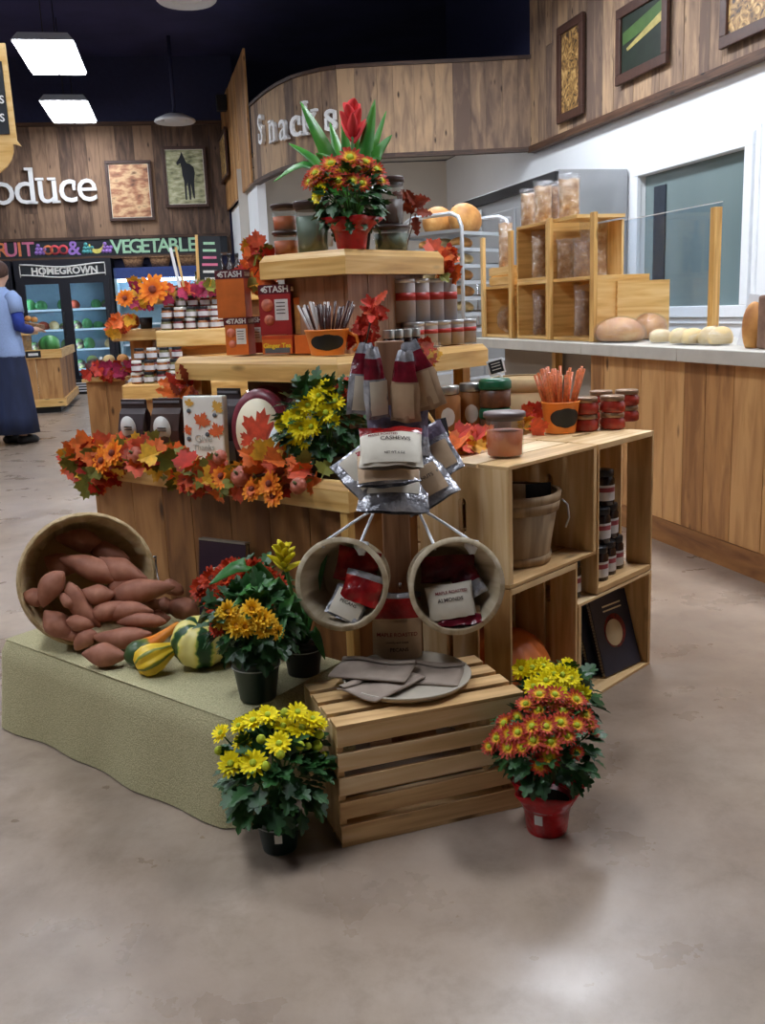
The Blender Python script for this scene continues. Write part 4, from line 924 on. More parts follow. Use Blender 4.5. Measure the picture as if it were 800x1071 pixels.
# ------------------------------------------------------------------ what stands in the crates
plain('jar_dark', (38, 22, 20), .2, noise=.2); plain('jar_lid', (40, 40, 44), .35, metal=.4); plain('jar_lid_silver', (176, 176, 172), .3, metal=.8); plain('jar_label', (206, 204, 206), .6); plain('label_stripe', (150, 60, 70), .6)
def jar(name, label, X, R, Hh, body='jar_dark', lid='jar_lid', lab=True, stripe=None, group=None, oval=False, cat='jar', seg=20, lid_h=.16):
    r = thing(name, label, cat, X, group); b = Hh * (1 - lid_h)
    mb = MB(); mb.lathe([(R * .9, 0), (R, R * .1), (R, b - R * .35), (R * .86, b - R * .1), (R * .84, b)], seg); mb.build('body', body, r)
    mb = MB(); mb.lathe([(R * .9, b - .002), (R * .92, b), (R * .92, Hh - .003), (R * .88, Hh), (.001, Hh)], seg); mb.build('lid', lid, r)
    if lab:
        z0, z1 = b * .18, b * .70
        if oval:
            mb = MB(); mb.grid(lambda u, v: (lambda a, q: V((sin(a) * R * 1.012, -cos(a) * R * 1.012, (z0 + z1) / 2 + q)))((u - .5) * 1.1 * sqrt(max(.02, 1 - (2 * v - 1) ** 2)), (v - .5) * (z1 - z0) * .9), 8, 8)
        else:
            mb = MB(); mb.grid(lambda u, v: V((sin((u - .5) * 4.4) * R * 1.012, -cos((u - .5) * 4.4) * R * 1.012, z0 + (z1 - z0) * v)), 14, 2)
        o = mb.build('paper_label', 'jar_label', r)
        if stripe:
            mb = MB(); mb.grid(lambda u, v: V((sin((u - .5) * 4.0) * R * 1.02, -cos((u - .5) * 4.0) * R * 1.02, z0 + (z1 - z0) * (.55 + .3 * v))), 12, 1); mb.build('stripe', stripe, o)
    return r
CF = lambda p: T(p) @ rz(atan2(-p.x, p.y))
jz = .375
jp = [(.575, .06, 0, 'front left in the bottom row'), (.652, .075, 0, 'middle of the bottom row'), (.730, .09, 0, 'right end of the bottom row'), (.615, .075, 1, 'left of the middle row'), (.692, .09, 1, 'right of the middle row'), (.655, .085, 2, 'alone on the top')]
for x, y, l, w_ in jp:
    p = Cw(x, y, .357 + l * .118); jar('jam_jar', 'dark preserve jar in the upright shelf crate, %s' % w_, CF(p), .036, .116, 'jar_dark', 'jar_lid', stripe='label_stripe', group='dark jars stacked in a pyramid')
p = Cw(.475, .05, .342); p = Cw(.45, .06, .346)
jar('jam_jar', 'single dark jar on the low shelf between the bucket crate and the books', CF(Cw(.418, .06, .344)), .03, .118, 'jar_dark', 'jar_lid', stripe='label_stripe')
p = Cw(.235, .155, .491)
bb = thing('bushel_bucket', 'weathered wooden bushel bucket with a small chalkboard, in the upper left crate', 'bucket', T(p))
wood_bucket(bb, .108, .142, .205, 'bushel_wood', hoops=((.06, .025), (.84, .03), (.96, .03)), staves=18)
mb = MB(); mb.tube([(.145, -.03, .185), (.16, -.04, .17), (.165, -.04, .13), (.155, -.035, .10)], .003, 6); mb.build('wire_handle', 'steel', bb)
cb = thing('chalkboard_tag', 'small black chalkboard tag clipped to the rim of the bushel bucket', 'sign', T(on_line(563, 525, Cw(0, .10, 0), Cw(1, .10, 0))) @ rz(radians(20)))
mb = MB(); mb.box((0, 0, .03), (.085, .005, .055)); mb.build('board', 'chalkboard', cb, bevel=.001)
mb = MB(); mb.box((0, .006, .0), (.02, .012, .03)); mb.build('clip', 'black', cb)
plain('book_cover', (38, 44, 62), .4, noise=.15); plain('page_white', (224, 218, 204), .7); plain('plate_cream', (232, 220, 186), .4, noise=.05); mottled('berry_ring', [(0.35, (64, 20, 24)), (0.55, (150, 40, 40)), (0.7, (70, 84, 44))], scale=60, detail=3, rough=.5)
def spiral_book(label, X, w, h, t, cover=False, group='spiral books in the low crate', cov='book_cover'):
    """stands on its lower edge, cover facing -Y, spine at x = 0"""
    r = thing('spiral_book', label, 'book', X, group)
    mb = MB(); mb.box((w / 2, -t / 2 + .001, h / 2), (w, .002, h)); mb.build('front_cover', cov, r)
    mb = MB(); mb.box((w / 2, t / 2 - .001, h / 2), (w, .002, h)); mb.build('back_cover', cov, r)
    mb = MB(); mb.box((w / 2 + .003, 0, h / 2), (w - .012, t - .004, h - .008)); mb.build('pages', 'page_white', r)
    mb = MB(); n = 22; pts = []
    for i in range(n * 8 + 1):
        a = 2 * pi * i / 8; pts.append((.003 + cos(a) * .005, sin(a) * (t / 2 + .002), h * (.04 + .92 * i / (n * 8))))
    mb.tube(pts, .0009, 4); mb.build('spiral', 'black', r)
    if cover:
        a = MB(); a.lathe([(.001, 0), (.058, 0), (.058, .0006), (.001, .0006)], 36, X=T(w * .5, -t / 2 - .0002, h * .52) @ rx(pi / 2)); q = a.build('plate_picture', 'berry_ring', r)
        a = MB(); a.lathe([(.001, 0), (.045, 0), (.045, .0012), (.001, .0012)], 36, X=T(w * .47, -t / 2 - .0002, h * .50) @ rx(pi / 2)); a.build('plate_centre', 'plate_cream', q)
        for bz in (.80, .86): a = MB(); a.box((w * .55, -t / 2 - .0006, h * bz), (w * .5, .0008, h * .02)); a.build('title_line', 'plate_cream', r)
    return r
for k, lab in enumerate(('spiral cookbook with a plate on its dark cover, foremost in the low crate', 'second spiral book from the front in the low crate', 'third spiral book from the front in the low crate', 'fourth spiral book from the front in the low crate', 'rearmost spiral book in the low crate')):
    spiral_book(lab, CRX @ T(.603 - k * .030, .05 + k * .036, .0125) @ rz(radians(-6)) @ rx(radians(-16)), .205, .262, .022, k == 0)
plain('planner_cover', (52, 34, 48), .45)
p = on_z(205, 660, .286); q = D(-.055, .0, 0)
pb = spiral_book('dark spiral planner with a pale page corner, standing against the display behind the rust mum', T(p.x - .005, 2.985, .287) @ rz(radians(-31)) @ rx(radians(-6)), .19, .26, .02, cov='planner_cover', group=None)
a = MB(); a.box((.085, -.0112, .13), (.07, .001, .09)); a.build('pale_panel', 'page_white', pb)
a = MB(); a.box((.095, 0, .262), (.19, .024, .006)); a.build('silver_edge', 'jar_lid_silver', pb)
# ------------------------------------------------------------------ garland of silk leaves on the display's front lip
FALL = ['fall_orange', 'fall_red', 'fall_rust', 'fall_yellow', 'fall_green', 'fall_magenta', 'fall_coral']
def leaf_cluster(root, pts, n, L, spread, mix, half=MAPLE, name='leaves', face=None):
    """n silk leaves scattered round world points"""
    mb = MB(); iv = root.matrix_world.inverted(); i3 = iv.to_3x3()
    for i in range(n):
        p = V(random.choice(pts)) + V((rnd(-1, 1) * spread[0], rnd(-1, 1) * spread[1], rnd(-1, 1) * spread[2]))
        fc = V(face) if face else (EYE - p).normalized(); nn = (fc + V((rnd(-.7, .7), rnd(-.4, .4), rnd(-.5, .8)))).normalized()
        d = V((rnd(-1, 1), rnd(-.4, .4), rnd(-1, .8))).normalized()
        leaf(mb, iv @ p, i3 @ d, i3 @ nn, L * rnd(.7, 1.25), half, random.choice(mix), fold=rnd(.05, .4), curl=rnd(-.3, .6))
    return mb.build(name, FALL, root)
gp = [D(-.05 + rnd(-.02, .03), y, .775 + .03 * sin(y * 9)) for y in [.10 + i * .034 for i in range(38)]]
gl = thing('leaf_garland', 'garland of orange silk maple leaves draped along the display front lip', 'garland', T(D(-.03, .65, .774)))
leaf_cluster(gl, gp, 250, .060, (.025, .02, .04), [0, 0, 0, 6, 1, 2, 3, 3, 6, 4, 4])
leaf_cluster(gl, [on_dx(px, py, -.04) for px, py in ((92, 470), (100, 480), (88, 488), (110, 470), (120, 492), (98, 500), (104, 460))], 46, .075, (.03, .02, .02), [0, 0, 3, 6, 4, 1], name='end_leaves')
mb = MB(); mb.tube([gl.matrix_world.inverted() @ (p + V((0, 0, -.01))) for p in gp[::2]], .005, 6); mb.build('vine', 'dark_wood', gl)
for px, py in ((107, 482), (118, 474), (232, 498), (282, 506), (264, 512), (286, 518)):
    bloom(gl, 'silk', on_dx(px, py, -.09), (-.55, -.8, .35), .05 if px < 200 else .042, 'silk_flower')
mottled('mini_pumpkin', [(0.3, (150, 70, 50)), (0.7, (206, 110, 80))], scale=10, rough=.5)
for px, py, R in ((142, 476, .032), (252, 498, .034), (312, 508, .026), (230, 478, .024)):
    p = on_dx(px, py, -.085); o = ribbed(R, R * 1.5, 9, .09, 36, 10).build('mini_pumpkin', 'mini_pumpkin', gl); o.matrix_local = gl.matrix_world.inverted() @ T(p) @ rz(-.6) @ rx(1.0)
    q = MB(); q.tube([(0, 0, R * .5), (.002, 0, R * 1.05)], [.006, .004], 6); q.build('stem', 'dry_stem', o)
def spray(label, pts, n, L, spread, mix, half=MAPLE, at=None, cat='leaf spray', face=None):
    r = thing('leaf_spray', label, cat, T(V(at or pts[0]))); leaf_cluster(r, pts, n, L, spread, mix, half, face=face)
    b = r.matrix_world.inverted(); mb = MB()
    for p in pts: mb.tube([(0, 0, 0), b @ V(p)], .002, 5)
    mb.build('stems', 'dark_wood', r); return r
spray('orange silk leaf spray at the left end of the top shelf', [on_dx(px, py, .44) for px, py in ((262, 275), (268, 266), (256, 284), (272, 258), (266, 288))], 26, .055, (.02, .02, .02), [0, 6, 1, 3, 0, 4], at=D(.44, .74, 1.445))
spray('orange silk leaf spray at the right end of the top shelf', [on_dy(px, py, .36) for px, py in ((460, 275), (466, 268), (458, 262), (470, 280), (462, 288))], 28, .055, (.02, .02, .02), [0, 0, 1, 6, 4], at=D(.92, .37, 1.445))
spray('upright red feathery spray behind the coffee bags', [on_dx(px, py, .22) for px, py in ((190, 410), (196, 402), (186, 400), (200, 412))], 22, .075, (.015, .02, .02), [1, 1, 2, 0], FEATHER, at=D(.22, .96, .74))
spray('red feathery plume beside the stick candy on the middle shelf', [on_dx(px, py, .42) for px, py in ((382, 345), (388, 330), (392, 318), (376, 350), (384, 358))], 60, .05, (.018, .02, .018), [1, 1, 6, 1], FEATHER, at=D(.40, .27, 1.10))
spray('loose heap of red and orange silk leaves on the crate top beside the candle', [on_z(px, py, .85) for px, py in ((474, 466), (482, 460), (492, 462), (480, 452), (468, 462), (500, 458))], 44, .055, (.03, .03, .012), [1, 0, 6, 1, 3], at=on_z(482, 468, .825), face=(-.2, -.6, .8))
spray('red silk leaf and yellow leaf behind the orange candle', [on_z(px, py, .85) for px, py in ((548, 440), (556, 446), (552, 434))], 10, .06, (.02, .02, .012), [6, 3, 1], at=on_z(552, 446, .825))

# ------------------------------------------------------------------ lower shelf of the display, left side
plain('coffee_bag', (66, 54, 56), .35, noise=.2, coat=.3); plain('coffee_bag_brown', (66, 44, 36), .35, noise=.2); plain('coffee_silver', (150, 148, 156), .3, metal=.5)
def coffee_bag(label, p, w, h, dp, yaw, oval=True, body='coffee_bag'):
    r = thing('coffee_bag', label, 'bag', T(V(p)) @ rz(yaw), 'coffee bags behind the garland')
    mb = MB(); sec = lambda z, k, fl: [V((x * w / 2 * k, y * dp / 2 * fl, z)) for x, y in ((-1, -1), (0, -1.06), (1, -1), (.86, 0), (1, 1), (0, 1.06), (-1, 1), (-.86, 0))]
    rows = [mb.add(sec(h * z, k, fl)) for z, k, fl in ((0, .96, 1), (.1, 1, 1.05), (.55, 1, .95), (.78, 1, .5), (.86, 1, .12), (1, 1, .08))]
    for a, b in zip(rows, rows[1:]):
        for k in range(8): mb.face((a + k, a + (k + 1) % 8, b + (k + 1) % 8, b + k), None, .5, 1 if a == rows[0] else 0)
    mb.face([rows[0] + k for k in range(8)][::-1], None, .5, 1); mb.face([rows[-1] + k for k in range(8)])
    mb.build('pouch', [body, body], r, bevel=.004)
    m2 = MB(); m2.box((0, -dp * .53 - .002, h * .2), (w * .8, .002, h * .26)); m2.build('silver_band', 'coffee_silver', r)
    if oval:
        m2 = MB(); m2.lathe([(.001, 0), (1, 0), (1, .002), (.001, .002)], 28, X=T(-w * .04, -dp * .52, h * .58) @ rx(pi / 2 + .10) @ S(w * .30, h * .18, 1)); o = m2.build('oval_label', 'tag_white', r)
        for k in (-.03, .01): m3 = MB(); m3.box((-w * .04, -dp * .52 - .0045, h * (.58 + k)), (w * .3, .001, .004)); m3.build('label_line', 'ink', o)
    tn = MB(); tn.box((0, -dp * .06 - .003, h * .95), (w * .9, .004, .008)); tn.build('tin_tie', 'coffee_silver', r)
YL = D_ANG - pi / 2        # faces the left front of the display
coffee_bag('coffee bag with a white oval label, leftmost behind the garland', D(.10, 1.12, .73), .11, .235, .07, YL + .30)
coffee_bag('coffee bag without a visible label, between the two labelled ones', D(.19, 1.03, .73), .10, .235, .07, YL + .2, False, 'coffee_bag_brown')
coffee_bag('coffee bag with a white oval label, second of the labelled pair', D(.10, .925, .73), .115, .245, .07, YL + .35, True, 'coffee_bag_brown')
coffee_bag('black coffee bag right behind the second labelled bag', D(.19, .86, .73), .10, .25, .07, YL + .2, False, 'black_gloss')
coffee_bag('dark coffee bag with a silver top, behind the leaf-print napkins', D(.25, .77, .73), .10, .27, .07, YL + .2, False)
plain('napkin_white', (240, 240, 232), .7, noise=.04); plain('leaf_orange_print', (222, 108, 58), .7); plain('leaf_yellow_print', (230, 180, 80), .7); plain('acorn_grey', (92, 98, 104), .7); plain('script_grey', (186, 190, 182), .7)
def maple_flat(mb, X, s, m=0):
    out = [(x * s, y * s) for x, y in MAPLE] + [(-x * s, y * s) for x, y in MAPLE[::-1][:-1]]
    b = mb.add([X @ V((x, 0, z)) for x, z in out]); mb.face([b + i for i in range(len(out))][::-1], None, .5, m)
p = D(.12, .755, .735)
nk = thing('napkin_pack', 'pack of paper napkins printed with orange leaves behind the garland', 'napkins', T(p) @ rz(YL + .42) @ rx(-.06))
mb = MB(); mb.box((0, 0, .125), (.15, .04, .25)); mb.build('napkins', 'napkin_white', nk, bevel=.006)
mb = MB()
for x, z, s, a, m in ((-.01, .165, .052, .4, 0), (.055, .13, .05, -.3, 0), (-.068, .14, .03, 1.2, 0), (.045, .215, .04, .9, 1), (-.05, .225, .028, .2, 1)):
    maple_flat(mb, T(x, -.0232, z - s * .3) @ ry(a), s, m)
mb.build('leaf_print', ['leaf_orange_print', 'leaf_yellow_print'], nk)
mb = MB()
for x, z in ((-.05, .20), (.045, .185), (.015, .12), (-.055, .105)): mb.lathe([(.001, 0), (.008, 0), (.008, .0006), (.001, .0006)], 10, X=T(x, -.0226, z) @ rx(pi / 2))
mb.build('acorn_print', 'acorn_grey', nk)
writing('lettering', 'Give', .035, 'script_grey', nk, T(0, -.0232, .105)); writing('lettering', 'Thanks', .028, 'script_grey', nk, T(0, -.0232, .075))
plain('plate_rim_maroon', (112, 40, 52), .35, noise=.3, scale=50); plain('plate_paper', (232, 220, 190), .5, noise=.03); plain('leaf_red_print', (206, 78, 52), .5, noise=.3, scale=40)
def plate_pack(label, X, W_, H_, leafy=True, rim='plate_rim_maroon'):
    r = thing('paper_plate_pack', label, 'plates', X, 'paper plates stood on edge behind the garland')
    mb = MB(); mb.lathe([(.001, -.004), (.72, -.004), (.8, -.010), (.98, -.022), (1.0, -.020), (.98, .006), (.78, .012), (.001, .012)], 56, X=T(0, 0, H_ / 2) @ rx(pi / 2) @ S(W_ / 2, H_ / 2, 1)); mb.build('rim', rim, r)
    mb = MB(); mb.lathe([(.001, 0), (.78, 0), (.78, .003), (.001, .003)], 56, X=T(0, -.0118, H_ / 2 - .004) @ rx(pi / 2) @ S(W_ / 2, H_ / 2, 1)); f = mb.build('well', 'plate_paper', r)
    if leafy:
        mb = MB(); maple_flat(mb, T(.0, -.0155, H_ * .36) @ ry(.25), H_ * .42); maple_flat(mb, T(-.02, -.0157, H_ * .34) @ ry(-1.0), H_ * .2); mb.build('leaf_print', 'leaf_red_print', f)
    mb = MB(); mb.lathe([(.001, -.006), (1.03, -.006), (1.03, .026), (.001, .026)], 40, X=T(0, 0, H_ / 2) @ rx(pi / 2) @ S(W_ / 2, H_ / 2, 1)); mb.build('shrink_wrap', 'thin_glass', r) if not leafy else None
plate_pack('oval paper plates with a large red maple leaf on cream and a maroon rim', T(D(.17, .545, .745)) @ rz(YL + .42) @ rx(-.10), .20, .265)
plate_pack('maroon-rimmed paper plates half hidden behind the maple leaf plates', T(D(.25, .60, .745)) @ rz(YL + .42) @ rx(-.12), .20, .27, False)
plate_pack('maroon-rimmed paper plates showing only a rim left of the yellow mum', T(D(.30, .46, .745)) @ rz(YL + .42) @ rx(-.12), .18, .265, False)
plate_pack('pale scalloped paper plates leaning at the left of the yellow mum', T(D(.07, .305, .735)) @ rz(YL + .5) @ rx(-.15), .14, .20, False, 'napkin_white')
F6 = [(296, 444, 1), (300, 462, 1), (316, 448, 1.1), (322, 424, 1), (333, 414, 1), (341, 432, 1.1), (350, 420, 1), (312, 432, .9), (326, 446, 1), (308, 456), (357, 410, .9, 'rust'), (367, 402, .9, 'rust'), (340, 406, .9), (305, 438), (366, 416, .8, 'rust'), (318, 462, .8), (348, 440, .8)]
mum('potted_mum', 'yellow mum on the display, left of the hanging bags of nuts', tuple(D(.10, .17, .735)), lambda r: nursery_pot(r, .055, .07, .10, 'pot_black', ring=False), .19, (.13, .11, .13), 230, .058, F6, 'yellow', .034, low=-.75)
# ------------------------------------------------------------------ lower shelf, right side behind the crates
plain('amber_fill', (150, 100, 58), .4, noise=.2); plain('tin_green', (24, 92, 62), .35, noise=.2); plain('tin_brown', (96, 60, 40), .4, noise=.4, scale=40)
for (x, y), w_ in (((.70, .155), 'left'), ((.82, .14), 'right')):
    p = D(x, y, .729); jar('mix_jar', 'low silver-lidded jar under the %s jar of brown mix' % w_, CF(p), .044, .088, 'amber_fill', 'jar_lid_silver', oval=True, group='low jars under the brown mix jars')
    jar('mix_jar', 'glass jar of brown mix with an oval label and silver lid, %s of the pair' % w_, CF(p + V((0, 0, .0885))), .044, .165, 'amber_fill', 'jar_lid_silver', oval=True, group='brown mix jars behind the candle')
for l in range(2):
    p = on_dy(518, 430, .05); r = thing('green_tin', 'green-lidded tin, %s of two stacked ones left of the cloth bucket' % ('lower', 'upper')[l], 'tin', CF(V((p.x, p.y, .80 + l * .10 - .0))))
    mb = MB(); mb.lathe([(.052, 0), (.054, .004), (.054, .062), (.05, .064)], 28); mb.build('body', 'tin_brown', r)
    mb = MB(); mb.lathe([(.056, .062), (.057, .066), (.057, .088), (.05, .098), (.001, .098)], 28); mb.build('lid', 'tin_green', r)
p = on_dy(518, 430, .05); r = thing('tin_box', 'squat dark box under the stacked green tins', 'box', CF(V((p.x, p.y, .735)))); mb = MB(); mb.box((0, 0, .032), (.11, .11, .064)); mb.build('body', 'tin_brown', r, bevel=.003); mb = MB(); mb.box((0, -.056, .032), (.08, .002, .04)); mb.build('paper_label', 'jar_label', r)
plain('canvas', (206, 178, 134), .85, noise=.06)
p = D(1.14, .11, .729); fb = thing('cloth_bucket', 'tan fabric bucket behind the crate tops with a small chalkboard in it', 'bucket', CF(p))
mb = MB(); mb.lathe([(.098, 0), (.103, .004), (.130, .245), (.126, .245), (.101, .010)], 40, cap1=True); mb.build('body', 'canvas', fb)
mb = MB(); mb.lathe([(.124, .20), (.131, .202), (.137, .25), (.126, .25)], 40, cap0=False, cap1=False); mb.build('rim_band', 'canvas', fb)
q = fb.matrix_world @ V((-.10, -.05, .25)); ct = thing('chalkboard_tag', 'small white-framed chalkboard on a clip at the cloth bucket rim', 'sign', T(q) @ rz(-.1) @ ry(-.25))
mb = MB(); mb.box((0, 0, .045), (.062, .006, .056)); mb.build('frame', 'white_frame', ct, bevel=.002)
mb = MB(); mb.box((0, -.0036, .045), (.05, .001, .044)); o = mb.build('board', 'chalkboard', ct)
for z in (.036, .048, .058): mb = MB(); mb.box((0, -.0045, z), (.034, .0006, .003)); mb.build('chalk_line', 'chalk', o)
mb = MB(); mb.tube([(0, 0, .02), (.01, -.004, .006), (.0, 0, -.014)], .006, 8); mb.build('clip', 'white_frame', ct)
sp_ = thing('chalkboard_sign', 'dark chalkboard card on a leaning wooden stick, right of the hanging bags', 'sign', facing(on_z(455, 469, .842), .15, -.15, .2))
mb = MB(); mb.box((0, 0, .04), (.10, .006, .085)); mb.build('board', 'chalkboard', sp_, bevel=.001)
for z in (.055, .04, .028): mb = MB(); mb.box((.0, -.0036, z), (.06, .0006, .004)); mb.build('chalk_line', 'chalk', sp_)
mb = MB(); mb.tube([(.052, .005, -.02), (-.03, -.006, .17)], .006, 6); mb.build('stick', 'lip_wood', sp_)

# ------------------------------------------------------------------ on the crate tops
ztop = .822
mottled('wax_orange', [(0.3, (176, 84, 44)), (0.7, (206, 110, 60))], scale=6, detail=2, rough=.5)
plain('wax_green', (96, 112, 92), .5, noise=.08); plain('wax_brown', (74, 46, 34), .45, noise=.15); plain('lid_brown', (62, 42, 38), .4, noise=.1); plain('lid_grey', (104, 86, 84), .45, noise=.08)
def candle(label, X, R, Hh, wax, lid='lid_brown', fill=.62, group=None, flare=1.1, tagc=False):
    r = thing('jar_candle', label, 'candle', X, group); lh = Hh * .12; b = Hh - lh
    mb = MB(); mb.lathe([(R * .93, .006), (R * .94 * (1 + (flare - 1) * fill), b * fill), (.001, b * fill)], 32); mb.build('wax', wax, r)
    mb = MB(); mb.lathe([(R * .95, 0), (R, .004), (R * flare, b)], 32, cap1=False); mb.build('glass', 'glass', r)
    mb = MB(); mb.lathe([(R * flare * .94, b - lh * .5), (R * flare * .95, b), (R * flare * 1.06, b + .001), (R * flare * 1.06, Hh - .003), (R * flare * 1.02, Hh), (.001, Hh)], 32); mb.build('lid', lid, r)
    if tagc: mb = MB(); mb.box((R * .75, -R * .78, b * .3), (R * .5, .003, b * .3), X=rz(.75)); mb.build('price_tag', 'tag_white', r)
p = on_z(528, 477, ztop); candle('orange jar candle with a brown lid standing on the front crate top', CF(V((p.x, p.y, ztop))), .052, .128, 'wax_orange', 'lid_grey', .66)
mottled('bucket_orange', [(0.3, (226, 122, 40)), (0.7, (240, 146, 60))], scale=6, detail=2, rough=.4); plain('honey_stick', (206, 110, 60), .3, noise=.3, scale=90); plain('dark_stick', (66, 38, 34), .25, noise=.4, scale=90); plain('stick_clear', (190, 180, 176), .2)
def stick_bucket(label, X, R0, R1, Hh, sticks, mat_s, L, lean, r_s, two=None, handle=False):
    r = thing('orange_bucket', label, 'bucket', X)
    mb = MB(); mb.lathe([(R0, 0), (R0 * 1.01, .003), (R1, Hh - .008), (R1 * 1.04, Hh - .006), (R1 * 1.04, Hh), (R1 * .96, Hh), (R0 * .94, .006)], 36, cap1=True); mb.build('shell', 'bucket_orange', r)
    mb = MB(); rm = (R0 + R1) / 2
    mb.grid(lambda u, v: (lambda a, q: V((sin(a) * (rm * 1.035 + (R1 - R0) * (q / Hh)), -cos(a) * (rm * 1.035 + (R1 - R0) * (q / Hh)), Hh * .5 + q)))((u - .5) * 1.9 * sqrt(max(.01, 1 - (2 * v - 1) ** 2)), (v - .5) * Hh * .62), 12, 10); mb.build('chalk_oval', 'black', r)
    for i in range(sticks):
        a = rnd(0, 6.28); k = sqrt(rnd(0, 1)); b = V((cos(a) * k * R0 * .55, sin(a) * k * R0 * .55, .012)); e = V((cos(a) * k * R1 * lean, sin(a) * k * R1 * lean * .8, L * rnd(.9, 1.04))); mb = MB()
        mb.tube([b, e], r_s, 6); mb.build('stick', two if two and i % 3 == 0 else mat_s, r)
    if handle: mb = MB(); mb.tube([(R1 * .98, 0, Hh * .85), (R1 * 1.35, -.01, Hh * .7), (R1 * 1.45, -.012, Hh * .3), (R1 * 1.2, -.01, Hh * .12)], .006, 8); mb.build('handle', 'bucket_orange', r)
p = on_z(586, 452, ztop); stick_bucket('orange bucket of orange honey sticks on the crate top', CF(V((p.x, p.y, ztop))) @ rz(.35), .050, .062, .105, 34, 'honey_stick', .21, 1.45, .005)
plain('jam_red', (146, 48, 36), .25, noise=.3, scale=40); plain('jam_lid_gold', (150, 120, 96), .3, metal=.6)
k = 0
for px, py, lv in ((612, 450, 2), (640, 448, 2), (655, 440, 2), (628, 441, 2)):
    for l in range(lv):
        p = on_z(px, py, ztop); w_ = {612: 'left front stack', 640: 'right front stack', 655: 'rearmost right stack', 628: 'rear middle stack'}[px]
        jar('jam_pot', 'squat red jam pot on the far crate top, %s, %s one' % (w_, ('lower', 'upper')[l]), CF(V((p.x, p.y, ztop + .001 + l * .056))), .044, .055, 'jam_red', 'jam_lid_gold', lab=False, group='squat jam pots on the crate top', lid_h=.26)

# ------------------------------------------------------------------ middle shelf: tea boxes, stick candy, cans
zm = 1.11
mb = MB()
for i in range(5): mb.box((.32 + i * .158, .62, 1.098), (.155, .74, .012))
mb.build('shelf', 'lip_wood', isl)
plain('tea_orange', (212, 110, 44), .45, noise=.12); plain('tea_red', (158, 40, 40), .45, noise=.12); plain('tea_maroon', (92, 26, 40), .45, noise=.08); plain('tea_rust', (196, 74, 36), .45, noise=.15); plain('tea_panel', (222, 222, 220), .5); plain('peach', (206, 116, 90), .45, noise=.3, scale=30); plain('ginger_yellow', (238, 214, 60), .5); plain('cookie_gold', (196, 140, 70), .6, noise=.3, scale=30)
def tea_box(label, X, w, d, h, front, side, title=True, art=True, cap='tea_maroon', panel=True):
    """front face -Y; x from 0 to w"""
    r = thing('tea_box', label, 'box', X, 'boxes of tea on the middle shelf'); b = MB(); c = .70
    b.box((w / 2, d / 2, h / 2), (w, d, h), m=0); b.m = [1 if abs(i - 3) == 0 or i in (3, 5) else 0 for i in range(6)]
    b.build('carton', [front, side], r, bevel=.0012)
    mb = MB(); mb.box((w / 2, d / 2, h * .91), (w + .001, d + .001, h * .18 + .001)); o = mb.build('top_band', cap, r)
    if title:
        writing('lettering', 'STASH', w * .27, 'tag_white', o, T(w * .56, -.0012, h * .905), off=.0006)
        mb = MB(); s_ = w * .07; mb.prism([(0, -s_), (s_, 0), (0, s_), (-s_, 0)], .001, X=T(w * .14, -.0014, h * .905)); mb.build('diamond_mark', 'tag_white', o)
        writing('lettering', 'STASH', d * .25, 'tag_white', o, T(w + .0012, d * .5, h * .905) @ rz(pi / 2), off=.0005)
    if panel: mb = MB(); mb.box((w * .70, -.0006, h * .5), (w * .42, .001, h * .42)); q = mb.build('white_panel', 'tea_panel', r); 
    if panel:
        for k in range(4): mb = MB(); mb.box((w * .68, -.0014, h * (.64 - k * .07)), (w * .28, .0006, h * .018)); mb.build('text_line', 'ink', q)
    if art:
        for cx, cz, R in ((.26, .60, .19), (.30, .30, .16)):
            mb = MB(); mb.lathe([(.001, 0), (R * w, 0), (R * w, .0008), (.001, .0008)], 20, X=T(cx * w, -.0002, cz * h) @ rx(pi / 2)); mb.build('fruit_picture', 'peach', r)
    return r
Yb = YL + .62
def at_mid(px, py, x, z): p = on_dx(px, py, x); return T(p.x, p.y, z)
tea_box('lower tea box at the left end of the middle shelf, lettered STASH', at_mid(237, 371, .30, zm) @ rz(Yb - .15), .085, .07, .128, 'tea_orange', 'tea_red')
tea_box('upper tea box at the left end, its plain orange side outward', at_mid(228, 334, .32, zm + .129) @ rz(Yb - .1), .105, .075, .165, 'tea_orange', 'tea_rust', art=False, panel=False)
tea_box('tea box with peach picture and STASH in white, standing on a low orange box', at_mid(273, 352, .38, zm + .064) @ rz(Yb - .1), .115, .08, .172, 'tea_red', 'tea_maroon')
tea_box('maroon tea box behind the lower left one', at_mid(252, 371, .40, zm) @ rz(Yb), .09, .07, .13, 'tea_red', 'tea_maroon')
r = tea_box('low orange box lettered Ginger Tea on the middle shelf', at_mid(275, 371, .35, zm) @ rz(Yb - .1), .108, .09, .062, 'tea_orange', 'tea_rust', False, False, 'tea_rust', False)
writing('lettering', 'Ginger Tea', .022, 'ginger_yellow', r, T(.054, -.002, .028), off=.0006); mb = MB(); mb.box((.054, -.0008, .012), (.09, .001, .018)); mb.build('picture_strip', 'acorn_grey', r)
tea_box('plain low orange box between the ginger tea and the orange bucket', at_mid(309, 371, .37, zm) @ rz(Yb - .1), .06, .09, .062, 'tea_orange', 'tea_rust', False, False, 'tea_orange', False)
r = tea_box('cookie-print carton with an orange top, behind the stick candy', at_mid(309, 352, .46, zm + .064) @ rz(Yb - .1), .115, .06, .125, 'cookie_gold', 'tea_rust', False, False, 'tea_orange', False)
p = on_dx(343, 371, .33); stick_bucket('orange bucket of dark wrapped candy sticks on the middle shelf', CF(V((p.x, p.y, zm))), .054, .070, .082, 34, 'dark_stick', .165, 1.5, .0045, 'stick_clear', handle=True)
